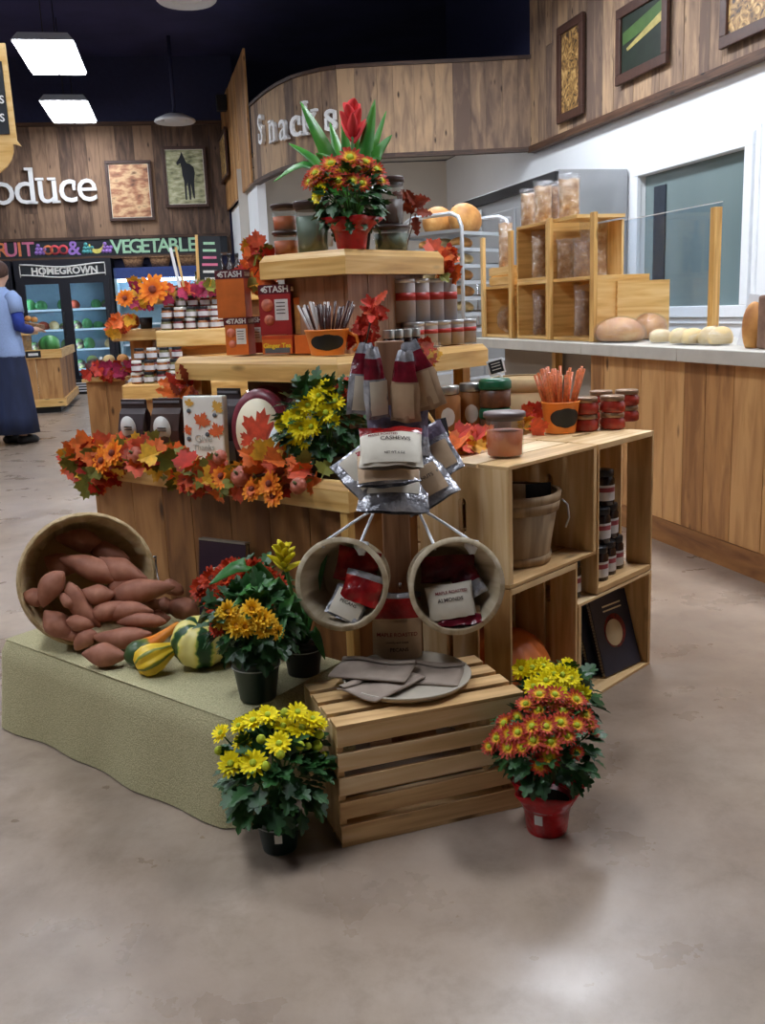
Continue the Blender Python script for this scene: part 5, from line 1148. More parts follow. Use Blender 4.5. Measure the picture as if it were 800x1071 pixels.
spray('silk leaves peeking over the top of the tea boxes', [on_dx(px, py, .46) for px, py in ((278, 300), (288, 299))], 8, .05, (.02, .02, .012), [0, 6, 3], at=D(.45, .66, zm + .05))
plain('can_grey', (176, 168, 168), .4, noise=.08); plain('can_band', (176, 44, 36), .45, noise=.15); plain('can_lid', (196, 198, 202), .3, metal=.7)
def canister(label, p, R, Hh, group):
    r = thing('canister', label, 'canister', CF(V(p)), group)
    mb = MB(); mb.lathe([(R, 0), (R, Hh - .012), (R * .98, Hh - .010)], 28); mb.build('body', 'can_grey', r)
    mb = MB(); mb.lathe([(R * 1.005, Hh * .5), (R * 1.012, Hh * .5), (R * 1.012, Hh * .68), (R * 1.005, Hh * .68)], 28, cap0=False, cap1=False); mb.build('red_band', 'can_band', r)
    mb = MB(); mb.lathe([(R * 1.03, Hh - .014), (R * 1.03, Hh - .002), (R, Hh), (.001, Hh)], 28); mb.build('lid', 'can_lid', r)
    writing('lettering', 'NUT CRUNCH', R * .30, 'tag_white', r, T(0, -R * 1.02, Hh * .585)) if False else None
names5 = ('nearest', 'second', 'third', 'fourth', 'farthest')
for i in range(5): canister('squat grey canister with a red band, %s of the lower row on the right' % names5[i], D(.80 + i * .082 - .02, .36, zm), .040, .088, 'grey canisters on the middle shelf')
for i in range(4): canister('tall grey canister with a red band, %s of the upper row on the right' % names5[i], D(.765 + i * .085, .385, zm + .0885), .041, .152, 'grey canisters on the middle shelf')
for i in range(4): jar('spice_jar', 'small silver-topped dark jar on the middle shelf, %s right of the post head' % names5[i], CF(D(.60 + i * .048, .325, zm)), .022, .068, 'jar_dark', 'jar_lid_silver', group='small silver-topped jars', lid_h=.4, lab=False)
p = on_dy(448, 385, .195)
bq = thing('wrapped_bouquet', 'red and green wrapped bunch hanging at the middle shelf edge beside the bags', 'bunch', T(p))
leaf_cluster(bq, [p + V((0, 0, .03)), p + V((.02, .01, .06)), p + V((-.02, 0, .05))], 24, .045, (.02, .02, .02), [1, 6, 4, 3], name='leaves')
mb = MB(); mb.lathe([(.008, -.03), (.035, .04), (.045, .09)], 20, cap1=False, wob=lambda a, i: 1 + .1 * sin(6 * a)); mb.build('wrap', 'film', bq)

# ------------------------------------------------------------------ top shelf
zt = 1.4455
p = on_dx(300, 266, .50); candle('small orange jar candle at the left end of the top shelf, under another', CF(V((p.x, p.y, zt))), .042, .082, 'wax_orange', fill=.7, tagc=True)
candle('small orange jar candle standing on another at the left end of the top shelf', CF(V((p.x, p.y, zt + .082))), .042, .092, 'wax_orange', fill=.62, tagc=True)
p = on_dx(328, 264, .52); candle('tall green jar candle on the top shelf left of the red foil pot', CF(V((p.x, p.y, zt))), .054, .175, 'wax_green', fill=.8, tagc=True)
p = D(.76, .43, zt); candle('green jar candle at the right end of the top shelf, under a brown one', CF(p), .060, .088, 'wax_green', fill=.8)
candle('brown waisted jar candle standing on the green one, right end of the top shelf', CF(p + V((0, 0, .089))), .046, .165, 'wax_brown', fill=.6)
F7 = [(330, 182, 1), (346, 172), (354, 190, .9), (366, 166, 1.1), (374, 178, 1.1), (385, 182, 1), (393, 178, .9), (398, 189, .9), (336, 196, .9), (334, 203, .9, 'yellow'), (360, 180, 1), (382, 170, .9), (346, 184, .9), (378, 192, .8), (368, 190, .9), (324, 190, .8)]
p = on_dx(368, 259, .50)
mum('potted_mum', 'red and yellow mum in a red foil pot in the middle of the top shelf', (p.x, p.y, zt), lambda r: foil_pot(r, .048, .060, .075, 1.65, seed=8), .155, (.105, .095, .10), 200, .05, F7, 'flame', .044, low=-.75)
by = on_dx(368, 200, .64).y; bo = on_dx(372, 255, .64); bo.z = zt
pj = lambda px, py, dy=0: on_y(px, py, by + dy)
bromeliad('red bromeliad with tall strap leaves behind the top shelf mum', bo, lambda r: nursery_pot(r, .045, .058, .09, 'pot_black'), .10,
          [(pj(314, 106, .0), .02, .06), (pj(345, 128, .08), .01, .05), (pj(392, 104, -.03), .01, .058), (pj(410, 141, -.02), .05, .05), (pj(302, 150, .05), .05, .04), (pj(358, 124, .02), .0, .045), (pj(404, 116, .12), .02, .03), (pj(286, 190, .1), .12, .03), (pj(372, 130, .05), .0, .05), (pj(400, 165, -.08), .06, .045), (pj(330, 160, -.06), .06, .045)],
          pj(368, 122, -.02), 12, 'bract_red', bl=.085, rise=1.7)
spray('dark red dried spray at the right end of the top shelf', [D(.88, .42, 1.62), D(.87, .40, 1.58)], 12, .06, (.012, .012, .02), [2, 2], FEATHER, at=D(.86, .45, zt))
# ------------------------------------------------------------------ bakery counter
CA = V((1.433, 4.954, 0)); CD = V((.265, -.964, 0)).normalized(); CN = V((-CD.y * -1, 0, 0)); CNX = V((CD.y, -CD.x, 0))   # CNX faces the aisle
CTX = frame(CA, CD, -CNX, V((0, 0, 1))); CTI = CTX.inverted()
def on_ct(px, py, back=0.0):
    o = CA - CNX * back; return CTI @ on_line(px, py, o, o + CD)
xw = on_ct(617, 380).x; xe = on_ct(505, 353).x
ctr = thing('bakery_counter', 'long bakery counter with a pale stone top and vertical wooden front boards', 'counter', CTX)
mb = MB(); x = xw
while x < 3.4:
    wd = rnd(.15, .24); mb.box((x + wd / 2, .02, .52), (wd - .004, .03, .86)); x += wd
mb.build('front_boards', 'counter_wood', ctr)
mb = MB(); mb.box(((xw + 3.5) / 2, .005, .06), (3.5 - xw, .03, .12)); mb.build('toe_board', 'display_wood', ctr)
mb = MB(); mb.box(((xw + 3.5) / 2, .40, .48), (3.5 - xw, .7, .94)); mb.build('carcass', 'grey_store_wall', ctr)
mb = MB(); mb.box(((xe + xw) / 2, .46, .48), (xw - xe - .02, .58, .94)); mb.build('recessed_panel', 'grey_store_wall', ctr)
for a, b in ((xe, xw - .004), (xw, .28), (.284, 3.5)):
    mb = MB(); mb.box(((a + b) / 2, .36, .977), (b - a, .84, .066)); mb.build('top_slab', 'slab_top', ctr, bevel=.005)
mb = MB(); mb.box((xe + 1.0, .12, .47), (.05, .05, .94)); mb.build('leg', 'lip_wood', ctr)
zc = 1.012
# cubby boxes with bags of cookies
def cubby(label, x0, x1, z0, z1, dp=.34, posts=(), slot=False, side_back=True):
    r = thing('wooden_cubby', label, 'box', CTX @ T(x0, .04, z0), 'pine cubby boxes on the bakery counter'); w_, h = x1 - x0, z1 - z0; t = .02
    for n_, c, s_ in (('floor_board', (w_ / 2, dp / 2, t / 2), (w_, dp, t)), ('top_board', (w_ / 2, dp / 2, h - t / 2), (w_, dp, t)), ('side_board', (t / 2, dp / 2, h / 2), (t, dp, h - 2 * t)), ('side_board', (w_ - t / 2, dp / 2, h / 2), (t, dp, h - 2 * t)), ('back_board', (w_ / 2, dp - .006, h / 2), (w_ - 2 * t, .012, h - 2 * t))):
        mb = MB(); mb.box(c, s_); mb.build(n_, 'lip_wood', r, bevel=.002)
    for px_, ph in posts:
        mb = MB(); mb.box((px_, -.012, ph / 2), (.05, .024, ph)); mb.build('post', 'lip_wood', r, bevel=.002)
    if slot: mb = MB(); mb.lathe([(.001, 0), (.02, 0), (.02, .002), (.001, .002)], 16, X=T(t + .001, dp * .5, h * .5) @ rz(pi / 2) @ rx(pi / 2) @ S(1, 3.2, 1)); mb.build('hand_slot', 'dark_wood', r)
    return r
X_ = lambda px: on_ct(px, 352, .04).x
x1a, x1b, x2a, x2b, x3a, x3b = X_(507), X_(537), X_(541), X_(572), X_(577), X_(624)
Zt = lambda px, py: on_ct(px, py, .04).z
cubby('lower left cubby box on the counter, between two tall posts', x1a, x1b, zc, Zt(520, 299), posts=((.02, Zt(510, 248) - zc), (x1b - x1a - .0, Zt(537, 241) - zc)))
cubby('lower middle cubby box on the counter with two bags of cookies', x2a, x2b, zc, Zt(557, 294))
cubby('upper middle cubby box, stacked on the lower middle one', x2a, x2b, Zt(557, 294) + .001, Zt(557, 234))
c3 = cubby('lower right cubby box on the counter with a tall post at its right', x3a, x3b, zc, Zt(600, 290), posts=((x3b - x3a - .02, Zt(622, 222) - zc), (.0, Zt(574, 229) - zc)), slot=True)
mb = MB(); mb.box(((x3b - x3a) * .25, .33, (Zt(600, 230) - zc + Zt(600, 290) - zc) / 2), ((x3b - x3a) * .5, .015, Zt(600, 230) - Zt(600, 290))); mb.build('upper_back_board', 'lip_wood', c3)
mb = MB(); mb.box((0, 0, .17), (.02, .34, .34)); 
mb2 = MB(); mb2.box((x3a * 0 + (x3b - x3a) * .27, .17, Zt(557, 234) - zc - .010), ((x3b - x3a) * .55, .32, .02)); mb2.build('upper_shelf', 'lip_wood', c3)
eb = tag(mb.build('end_board', 'lip_wood', X=CTX @ T(x3b + .012, .33, zc)), 'plain pine board standing on end against the right cubby box', 'board')
tb = thing('slatted_tray', 'small slatted wooden tray on top of the lower left cubby box', 'tray', CTX @ T((x1a + x1b) / 2, .17, Zt(520, 299) + .001))
for z in (.035, .10):
    for y in (-.11, .11): mb = MB(); mb.box((0, y, z), (.40, .012, .055)); mb.build('slat', 'lip_wood', tb)
for x in (-.19, .19): mb = MB(); mb.box((x, 0, .068), (.015, .208, .13)); mb.build('end_board', 'lip_wood', tb)
mb = MB(); mb.box((0, 0, .008), (.40, .22, .012)); mb.build('floor_board', 'lip_wood', tb)
mottled('cookies', [(0.3, (150, 104, 66)), (0.5, (196, 156, 112)), (0.62, (226, 204, 176)), (0.75, (236, 228, 214))], scale=22, detail=4, rough=.7, bump=.5)  # pale stops stand in for white highlights on the crinkled bags
mottled('cookies_dark', [(0.3, (110, 72, 46)), (0.6, (160, 118, 80)), (0.75, (214, 190, 160))], scale=26, detail=4, rough=.7, bump=.5)  # lightest stop again painted for the bag highlights
def snack_bag(label, X, w, h, t, fill=.8, mat='cookies', group='clear bags of cookies around the cubby boxes', seed=0):
    r = thing('cookie_bag', label, 'bag', X, group)
    pouch_mb(w * .88, h * fill, t * .92, seed=seed, wr=.006).build('contents', mat, r, X=T(0, 0, .004))
    pouch_mb(w, h, t, seed=seed + 1, wr=.008, pinch=-.02).build('clear_bag', 'film', r); return r
def bag_at(label, pxl, pxr, pyt, pyb, back, z, fill=.86, mat='cookies', seed=0, yaw=0):
    m = on_ct((pxl + pxr) / 2, pyb, back); zt_ = on_ct((pxl + pxr) / 2, pyt, back).z; p = CTX @ V((m.x, back, z)); dist = (p - EYE).dot(FWD)
    snack_bag(label, T(p) @ rz(atan2(-p.x, p.y) + yaw), (pxr - pxl) * dist / 1000, max(.1, zt_ - z), .08, fill, mat, seed=seed)
zu = Zt(557, 234) + .002
bag_at('leftmost clear cookie bag standing on the upper cubby box', 544, 561, 197, 232, .16, zu, seed=1, )
bag_at('second clear cookie bag from the left on the upper cubby box', 558, 578, 189, 232, .14, zu, seed=2, )
bag_at('third clear cookie bag from the left on the upper cubby box', 571, 586, 190, 232, .22, zu, seed=3, mat='cookies_dark')
bag_at('clear cookie bag at the right on the upper cubby box, the tallest', 583, 607, 181, 231, .20, zu, seed=4)
bag_at('clear bag of pale cookies on the slatted tray', 521, 537, 226, 275, .17, Zt(520, 299) + .132, seed=5)
bag_at('clear bag of small cookies inside the lower left cubby box', 511, 533, 318, 350, .16, zc + .021, seed=6)
bag_at('clear cookie bag at the right inside the upper middle cubby box', 556, 571, 241, 291, .14, Zt(557, 294) + .022, seed=7)
bag_at('left clear cookie bag inside the lower middle cubby box', 543, 557, 304, 350, .14, zc + .021, seed=8)
bag_at('right clear cookie bag inside the lower middle cubby box', 557, 571, 303, 350, .14, zc + .021, seed=9, mat='cookies_dark')
z3 = Zt(600, 290) + .001
bag_at('left clear cookie bag standing on the right cubby box', 582, 600, 250, 290, .15, z3, seed=10)
bag_at('right clear cookie bag standing on the right cubby box by the tall post', 599, 618, 248, 290, .17, z3, seed=11, mat='cookies_dark')
bag_at('clear bag of pale cookies behind the tall post', 606, 636, 232, 290, .29, z3, seed=12)
bag_at('clear cookie bag at the right inside the lower right cubby box', 600, 617, 298, 352, .14, zc + .021, seed=13, mat='cookies_dark')
# loaves and rolls in clear bags
mottled('loaf_crust', [(0.3, (168, 106, 50)), (0.6, (212, 154, 84)), (0.8, (234, 196, 130))], scale=9, detail=5, rough=.6)
mottled('roll_crust', [(0.3, (206, 170, 104)), (0.7, (240, 218, 166))], scale=9, detail=4, rough=.55)
def blob_mb(sx, sy, sz, seed=0, flat=.3, seg=20):
    rg = random.Random(seed); a, b = rg.uniform(0, 6), rg.uniform(0, 6); mb = MB(); pr = []
    for i in range(13):
        t = -pi / 2 + pi * i / 12; pr.append((max(cos(t), .001), max(sin(t), -1 + flat)))
    mb.lathe(pr, seg, wob=lambda q, i: 1 + .05 * sin(3 * q + a + i * .5) + .03 * sin(5 * q + b)); mn = min(v.z for v in mb.v)
    mb.v = [V((v.x * sx, v.y * sy, (v.z - mn) * sz)) for v in mb.v]; return mb
def bread(label, px, py, back, sx, sy, sz, mat, n=1, name='bagged_bread', yaw=0, knot=True, cat='bread'):
    q = on_ct(px, py, back); r = thing(name, label, cat, CTX @ T(q.x, back, zc + .001) @ rz(yaw), 'bread in clear bags on the bakery counter')
    for i in range(n):
        blob_mb(sx / n * (.98 if n > 1 else 1), sy, sz, seed=i + int(px), flat=.45).build('roll' if n > 1 else 'loaf', mat, r, X=T((i - (n - 1) / 2) * 2 * sx / n, 0, .004))
    blob_mb(sx * 1.10, sy * 1.12, sz * 1.08, seed=int(px), flat=.45, seg=28).build('clear_bag', 'film', r)
    if knot: mb = MB(); mb.lathe([(.012, 0), (.02, .03), (.045, .07), (.04, .075), (.001, .06)], 14, X=T(-sx * .95, 0, sz * .6) @ ry(-.9), wob=lambda a, i: 1 + .25 * sin(5 * a)); mb.build('gathered_end', 'film', r)
bread('large round loaf in a clear bag at the foot of the tall post', 648, 357, .12, .17, .12, .085, 'loaf_crust')
bread('round loaf in a clear bag behind the larger one', 676, 350, .36, .13, .10, .095, 'loaf_crust', yaw=.2)
bread('pair of pale rolls in a clear bag, left one on the counter', 690, 360, .16, .06, .06, .045, 'roll_crust', 1, knot=False)
bread('pair of pale rolls in a clear bag in the middle of the counter', 718, 362, .14, .11, .065, .05, 'roll_crust', 2, knot=False)
bread('pale rolls in a clear bag at the foot of the thin wooden post', 748, 361, .18, .09, .065, .055, 'roll_crust', 2, knot=False)
q = on_ct(745, 352, .54); gp_ = thing('guard_post', 'thin wooden post standing on the bakery counter', 'post', CTX @ T(q.x, .54, zc))
zt_ = on_ct(747, 217, .54).z; mb = MB(); mb.box((0, 0, (zt_ - zc) / 2), (.045, .045, zt_ - zc)); mb.build('shaft', 'lip_wood', gp_, bevel=.002); mb = MB(); mb.box((0, 0, .008), (.09, .09, .016)); mb.build('foot', 'lip_wood', gp_)
xg = on_ct(637, 219, .575).x; zg = on_ct(690, 219, .54).z - .02
gg = thing('glass_guard', 'clear glass guard panel between the wooden posts on the counter', 'glass panel', CTX @ T(0, .575, zc)); mb = MB(); mb.box(((xg + q.x) / 2, 0, (zg - zc) / 2 + .01), (q.x - xg, .008, zg - zc - .02)); mb.build('pane', 'thin_glass', gg)
mb = MB(); mb.box(((xg + q.x) / 2, 0, zg - zc + .001), (q.x - xg, .009, .005)); mb.build('top_edge', 'white_metal', gg)
q = on_ct(772, 362, .10); ut = thing('bread_board', 'white board leaning on a brown loaf at the right end of the counter', 'board', CTX @ T(q.x, .14, zc + .001) @ rz(.5))
mb = MB(); mb.box((0, .02, .12), (.11, .012, .24), X=rx(-.12) @ ry(.18)); mb.build('board', 'white_metal', ut, bevel=.004)
q = on_ct(783, 363, .10); o = blob_mb(.05, .05, .12, 5).build('loaf', 'loaf_crust', X=CTX @ T(q.x + .03, .10, zc + .001)); o.name = 'brown_loaf'; tag(o, 'small brown loaf in front of the white board on the counter', 'bread')
q = on_ct(799, 364, .08); br_ = thing('bread_box', 'brown rye brick at the right edge of the photo on the counter', 'bread', CTX @ T(q.x + .06, .12, zc + .001))
mottled('rye', [(0.3, (116, 86, 70)), (0.7, (156, 122, 102))], scale=12, rough=.8, bump=.3)
mb = MB(); mb.box((0, 0, .115), (.13, .16, .23)); mb.build('brick', 'rye', br_, bevel=.012)
# stainless cabinet against the wall, rack of bread
def on_rwp(px, py, off): return RWX.inverted() @ on_line(px, py, RW0 + RWN * off, RW0 + RWN * off + RWD)
fx1 = on_rw(661, 300).x - .08; fx0 = fx1 - 3.0; fd = .75
fr = thing('steel_cabinet', 'tall stainless steel cabinet against the white wall, left of the window', 'cabinet', RWX @ T(fx0, -.02, 0))
mb = MB(); mb.box((1.5, -fd / 2, 1.29), (3.0, fd, 2.42)); mb.build('body', 'steel', fr, bevel=.01)
for i in range(3):
    mb = MB(); mb.box((.5 + i * 1.0, -fd - .012, 1.2), (.94, .024, 2.1)); d_ = mb.build('door', 'steel', fr, bevel=.006)
    mb = MB(); mb.tube([(.93 + i, -fd - .025, 1.0), (.93 + i, -fd - .06, 1.02), (.93 + i, -fd - .06, 1.5), (.93 + i, -fd - .025, 1.52)], .012, 8); mb.build('handle', 'chrome', d_)
mb = MB(); mb.box((1.5, -fd - .005, 2.43), (3.0, .05, .1)); mb.build('vent_grille', 'black', fr)
mb = MB(); mb.box((1.5, -fd / 2, .04), (2.9, fd - .1, .08)); mb.build('plinth', 'black', fr)
mb = MB(); mb.box((.9, -fd - .03, 2.25), (.2, .006, .16)); mb.build('notice', 'tag_white', fr)
ra = on_y(424, 300, 7.9); rb_ = on_y(484, 300, 7.5); rd = (V((rb_.x, rb_.y, 0)) - V((ra.x, ra.y, 0))); rw_ = rd.length; rk = thing('bread_rack', 'aluminium baker\'s rack with loaves on its trays behind the display', 'rack', T(ra.x, ra.y, 0) @ rz(atan2(rd.y, rd.x)))
Hr = on_y(484, 222, 7.5).z; dr = .62
for y in (0, dr):
    mb = MB(); mb.tube([(0, y, 0.05), (0, y, Hr - .1), (.03, y, Hr - .03), (.10, y, Hr), (rw_ - .1, y, Hr), (rw_ - .03, y, Hr - .03), (rw_, y, Hr - .1), (rw_, y, .05)], .016, 8); mb.build('frame_hoop', 'aluminium', rk)
for x in (0, rw_):
    for k in range(14): mb = MB(); mb.box((x, dr / 2, .2 + k * (Hr - .35) / 13), (.02, dr, .02)); mb.build('runner', 'aluminium', rk)
for sx in (0, rw_):
    for y in (0, dr): mb = MB(); mb.lathe([(.001, -.02), (.04, -.02), (.045, 0), (.04, .02), (.001, .02)], 16, X=T(sx, y, .046) @ rx(pi / 2)); mb.build('castor', 'black', rk)
RKX = rk.matrix_world.copy()
for k in range(6, 14):
    z = .2 + k * (Hr - .35) / 13 + .011; tr_ = thing('sheet_tray', 'metal baking tray in the bread rack, slot %s from the top' % ('one', 'two', 'three', 'four', 'five', 'six', 'seven', 'eight')[13 - k], 'tray', RKX @ T(rw_ / 2, dr / 2, z), 'baking trays in the bread rack')
    mb = MB(); mb.box((0, 0, .004), (rw_ - .03, dr - .02, .008)); mb.box((0, -dr / 2 + .012, .015), (rw_ - .03, .006, .022)); mb.box((0, dr / 2 - .012, .015), (rw_ - .03, .006, .022)); mb.build('pan', 'aluminium', tr_)
    if k == 13:
        for x, nm in ((-.12, 'left'), (.14, 'right')): o = blob_mb(.11, .16, .13, int(x * 100) + 50).build('bread_loaf', 'loaf_crust', X=RKX @ T(rw_ / 2 + x, dr / 2 - .08, z + .012)); tag(o, '%s crusty loaf on the top tray of the bread rack' % nm, 'bread')
    elif k >= 8:
        for i in range(3):
            o = blob_mb(.07, .12, .05, k * 5 + i).build('bread_loaf', ['loaf_crust', 'roll_crust', 'loaf_crust'][(i + k) % 3], X=RKX @ T(rw_ / 2 + (i - 1) * .16, dr / 2 - .15, z + .012)); tag(o, 'flat roll on %s tray of the bread rack, %s' % (('the second', 'the third', 'the fourth', 'the fifth', 'the sixth')[12 - k], ('left', 'middle', 'right')[i]), 'bread', 'rolls on the bread rack')
# ------------------------------------------------------------------ wall letters
plain('letter_white', (236, 236, 236), .5, noise=.02)
SER = {'S': ((.86, .82, 0), (.1, .18, 0)), 's': ((.84, .8, 0), (.12, .2, 0)), 'n': ((.16, 0, 1), (.84, 0, 1), (.1, 1, 1)), 'a': ((.86, 0, 1),), 'c': ((.86, .82, 0),), 'k': ((.14, 0, 1), (.9, 0, 1), (.1, 1.42, 1), (.84, 1, 1)),
       'P': ((.14, 0, 1), (.1, 1.36, 1)), 'r': ((.2, 0, 1), (.14, 1, 1)), 'o': (), 'd': ((.9, 0, 1), (.80, 1.42, 1)), 'u': ((.1, 1, 1), (.76, 1, 1), (.92, 0, 1)), 'e': ()}
def wall_letter(root, ch, size, X, ext=.025):
    me = text_mesh(ch, size, ext, 0.0, 'LEFT'); xs = [v.co.x for v in me.vertices]; zs = [v.co.z for v in me.vertices]; x0, x1, z0 = min(xs), max(xs), min(zs)
    xh = size * .52
    mb = MB(); b = mb.add([v.co for v in me.vertices])
    for p in me.polygons: mb.face([b + i for i in p.vertices])
    for fx, fz, kind in SER[ch]:
        w_, h = (size * .17, size * .05) if kind else (size * .06, size * .18)
        mb.box((x0 + (x1 - x0) * fx, 0, z0 + xh * fz + (h / 2 if fz < .5 else -h / 2)), (w_, ext * 2, h))
    mb.v = [V((v.x - (x0 + x1) / 2, v.y, v.z - z0)) for v in mb.v]; bpy.data.meshes.remove(me)
    return mb.build('letter', 'letter_white', root, X=root.matrix_world.inverted() @ X)
ss = thing('snacks_sign', 'white raised letters reading Snacks on the curved boarded fascia', 'sign', T(-1.0, 12.7, 3.5))
def on_fascia(px, py):
    for a, b in zip(SN, SN[1:]):
        p = on_line(px, py, a, b); t = (p - a).dot(b - a) / (b - a).length_squared; t = ((V((p.x, p.y, 0)) - a).dot(b - a)) / (b - a).length_squared
        if 0 <= t <= 1 and p.y > 0: return p, (a - b).normalized()
    return p, (a - b).normalized()
for ch, px, pyb, sz in (('S', 279, 151, .46), ('n', 291, 149, .46), ('a', 302, 147, .46), ('c', 314, 144, .46), ('k', 329, 141, .46), ('s', 349, 138, .46)):
    p, t = on_fascia(px, pyb); n = V((t.y, -t.x, 0)); wall_letter(ss, ch, sz * 1.15, frame(p + n * .06, t, -n, V((0, 0, 1))))
ps = thing('produce_sign', 'white raised letters reading Produce on the boarded back wall', 'sign', T(-5.5, 17.2, 3.2))
for ch, px, pyb in (('P', -42, 216), ('r', -15, 215), ('o', 5, 215), ('d', 28, 214), ('u', 52, 213), ('c', 73, 212), ('e', 93, 211)):
    p = on_line(px, pyb, BW0, BW1); wall_letter(ps, ch, .80, frame(p + BWN * .06, -BWD, -BWN, V((0, 0, 1))))
BKX = lambda px, py, off=.03: frame(on_line(px, py, BW0 + BWN * off, BW1 + BWN * off), -BWD, -BWN, V((0, 0, 1)))     # on the back wall, facing the shop
def bw_box(px0, py0, px1, py1, off=.03):
    a, b, c = on_line(px0, (py0 + py1) / 2, BW0 + BWN * off, BW1 + BWN * off), on_line(px1, (py0 + py1) / 2, BW0 + BWN * off, BW1 + BWN * off), None
    m = (px0 + px1) / 2; t, bt = on_line(m, py0, BW0 + BWN * off, BW1 + BWN * off), on_line(m, py1, BW0 + BWN * off, BW1 + BWN * off)
    return frame(V(((a.x + b.x) / 2, (a.y + b.y) / 2, bt.z)), -BWD, -BWN, V((0, 0, 1))), (V((a.x, a.y, 0)) - V((b.x, b.y, 0))).length, t.z - bt.z
# ------------------------------------------------------------------ framed pictures
plain('frame_brown', (70, 44, 34), .5, noise=.2); plain('mat_white', (226, 220, 208), .7)
mottled('photo_roots', [(0.25, (88, 54, 36)), (0.45, (176, 118, 84)), (0.6, (224, 186, 140)), (0.75, (120, 78, 52))], scale=5, detail=3, rough=.5, stretch=(1, 1, 2.2))
mottled('photo_pasture', [(0.3, (92, 96, 70)), (0.5, (170, 170, 130)), (0.7, (214, 212, 180))], scale=7, detail=5, rough=.5, stretch=(1, 1, 2.5))
mottled('photo_straw', [(0.35, (44, 30, 22)), (0.5, (150, 112, 62)), (0.65, (206, 170, 110))], scale=9, detail=5, rough=.5, dist=2.0)
plain('field_dark', (22, 34, 22), .5, noise=.4, scale=6); plain('field_green', (66, 96, 44), .5, noise=.2, scale=8); plain('field_tan', (170, 156, 92), .5, noise=.2, scale=20); plain('silhouette', (22, 24, 32), .6)
def picture(name, label, X, w, h, art, fr=.05, inner=True):
    r = thing(name, label, 'picture', X)
    mb = MB()
    for cx, cz, sx, sz in ((0, h - fr / 2, w, fr), (0, fr / 2, w, fr), (-w / 2 + fr / 2, h / 2, fr, h - 2 * fr), (w / 2 - fr / 2, h / 2, fr, h - 2 * fr)): mb.box((cx, -.02, cz), (sx, .04, sz))
    mb.build('frame', 'frame_brown', r, bevel=.006)
    if inner: mb = MB(); mb.box((0, -.008, h / 2), (w - 1.9 * fr, .008, h - 1.9 * fr)); mb.build('mat', 'mat_white', r)
    k = fr * 2.5 if inner else fr * 1.9
    mb = MB(); mb.box((0, -.013, h / 2), (w - k, .006, h - k)); return r, mb.build('photograph', art, r)
X, w_, h = bw_box(112, 168, 160, 231); picture('framed_picture', 'framed brown photograph of piled roots on the boarded back wall', X, w_, h, 'photo_roots')
X, w_, h = bw_box(171, 153, 217, 217); r, ph = picture('framed_picture', 'framed photograph of a dark horse in a pale pasture on the back wall', X, w_, h, 'photo_pasture')
HORSE = [(.46, .10), (.50, .10), (.505, .34), (.54, .40), (.56, .10), (.60, .10), (.61, .38), (.66, .12), (.69, .12), (.70, .42), (.73, .56), (.71, .66), (.62, .72), (.55, .73), (.50, .82), (.46, .90), (.43, .93), (.42, .88), (.38, .82), (.30, .74), (.32, .70), (.40, .73), (.42, .66), (.43, .52), (.46, .42)]
mb = MB(); mb.prism([((x - .5) * w_ * .95, z * h * .95) for x, z in HORSE[::-1]], .002, X=T(0, -.018, .03)); mb.build('horse_silhouette', 'silhouette', ph)
# on the return wall
a_, b_ = on_line(232, 165, R0, R1), on_line(243, 165, R0, R1); t_, u_ = on_line(238, 138, R0, R1), on_line(238, 192, R0, R1); nR = V((RD.y, -RD.x, 0)); nR = nR if nR.dot(EYE - R0) > 0 else -nR
tx = (V((0, 0, 1)).cross(-nR)) * -1
m_ = (a_ + b_) / 2; picture('framed_picture', 'narrow framed picture on the boarded return wall left of Snacks', frame(V((m_.x, m_.y, u_.z)) + nR * .07, V((0, 0, 1)).cross(nR), -nR, V((0, 0, 1))), (a_ - b_).length, t_.z - u_.z, 'photo_straw')
sp2 = thing('wall_speaker', 'small black speaker at the top of the boarded return wall', 'speaker', frame(on_line(240, 108, R0, R1) + nR * .08, V((0, 0, 1)).cross(nR), -nR, V((0, 0, 1))))
mb = MB(); mb.box((0, -.05, 0), (.16, .16, .24)); mb.build('case', 'black', sp2, bevel=.01)
# on the right fascia
def rw_pic(label, pts, art):
    q = [on_rwp(x, y, .09) for x, y in pts]; x0, x1 = (q[0].x + q[3].x) / 2, (q[1].x + q[2].x) / 2; z1, z0 = (q[0].z + q[1].z) / 2, (q[2].z + q[3].z) / 2
    return picture('framed_picture', label, RWX @ T((x0 + x1) / 2, -.09, z0), x1 - x0, z1 - z0, art, .09, False)[1], x1 - x0, z1 - z0
rw_pic('tall framed straw photograph on the right fascia, nearest the corner', ((585, 28), (612, 14), (612, 119), (585, 130)), 'photo_straw')
ph, w_, h = rw_pic('framed photograph of a mown field strip on the right fascia', ((647, 12), (701, -22), (701, 66), (647, 90)), 'field_dark')
mb = MB(); mb.prism([(-w_ * .38, h * .50), (w_ * .38, h * .62), (w_ * .38, h * .82), (-w_ * .38, h * .66)], .002, X=T(0, -.018, 0)); mb.build('green_field', 'field_green', ph)
mb = MB(); mb.prism([(-w_ * .30, h * .44), (-w_ * .28, h * .40), (w_ * .38, h * .56), (w_ * .38, h * .68)], .002, X=T(0, -.0195, 0)); mb.build('straw_strip', 'field_tan', ph)
rw_pic('framed dry field photograph cut by the top right corner of the photo', ((757, -40), (850, -90), (850, 15), (757, 48)), 'photo_straw')
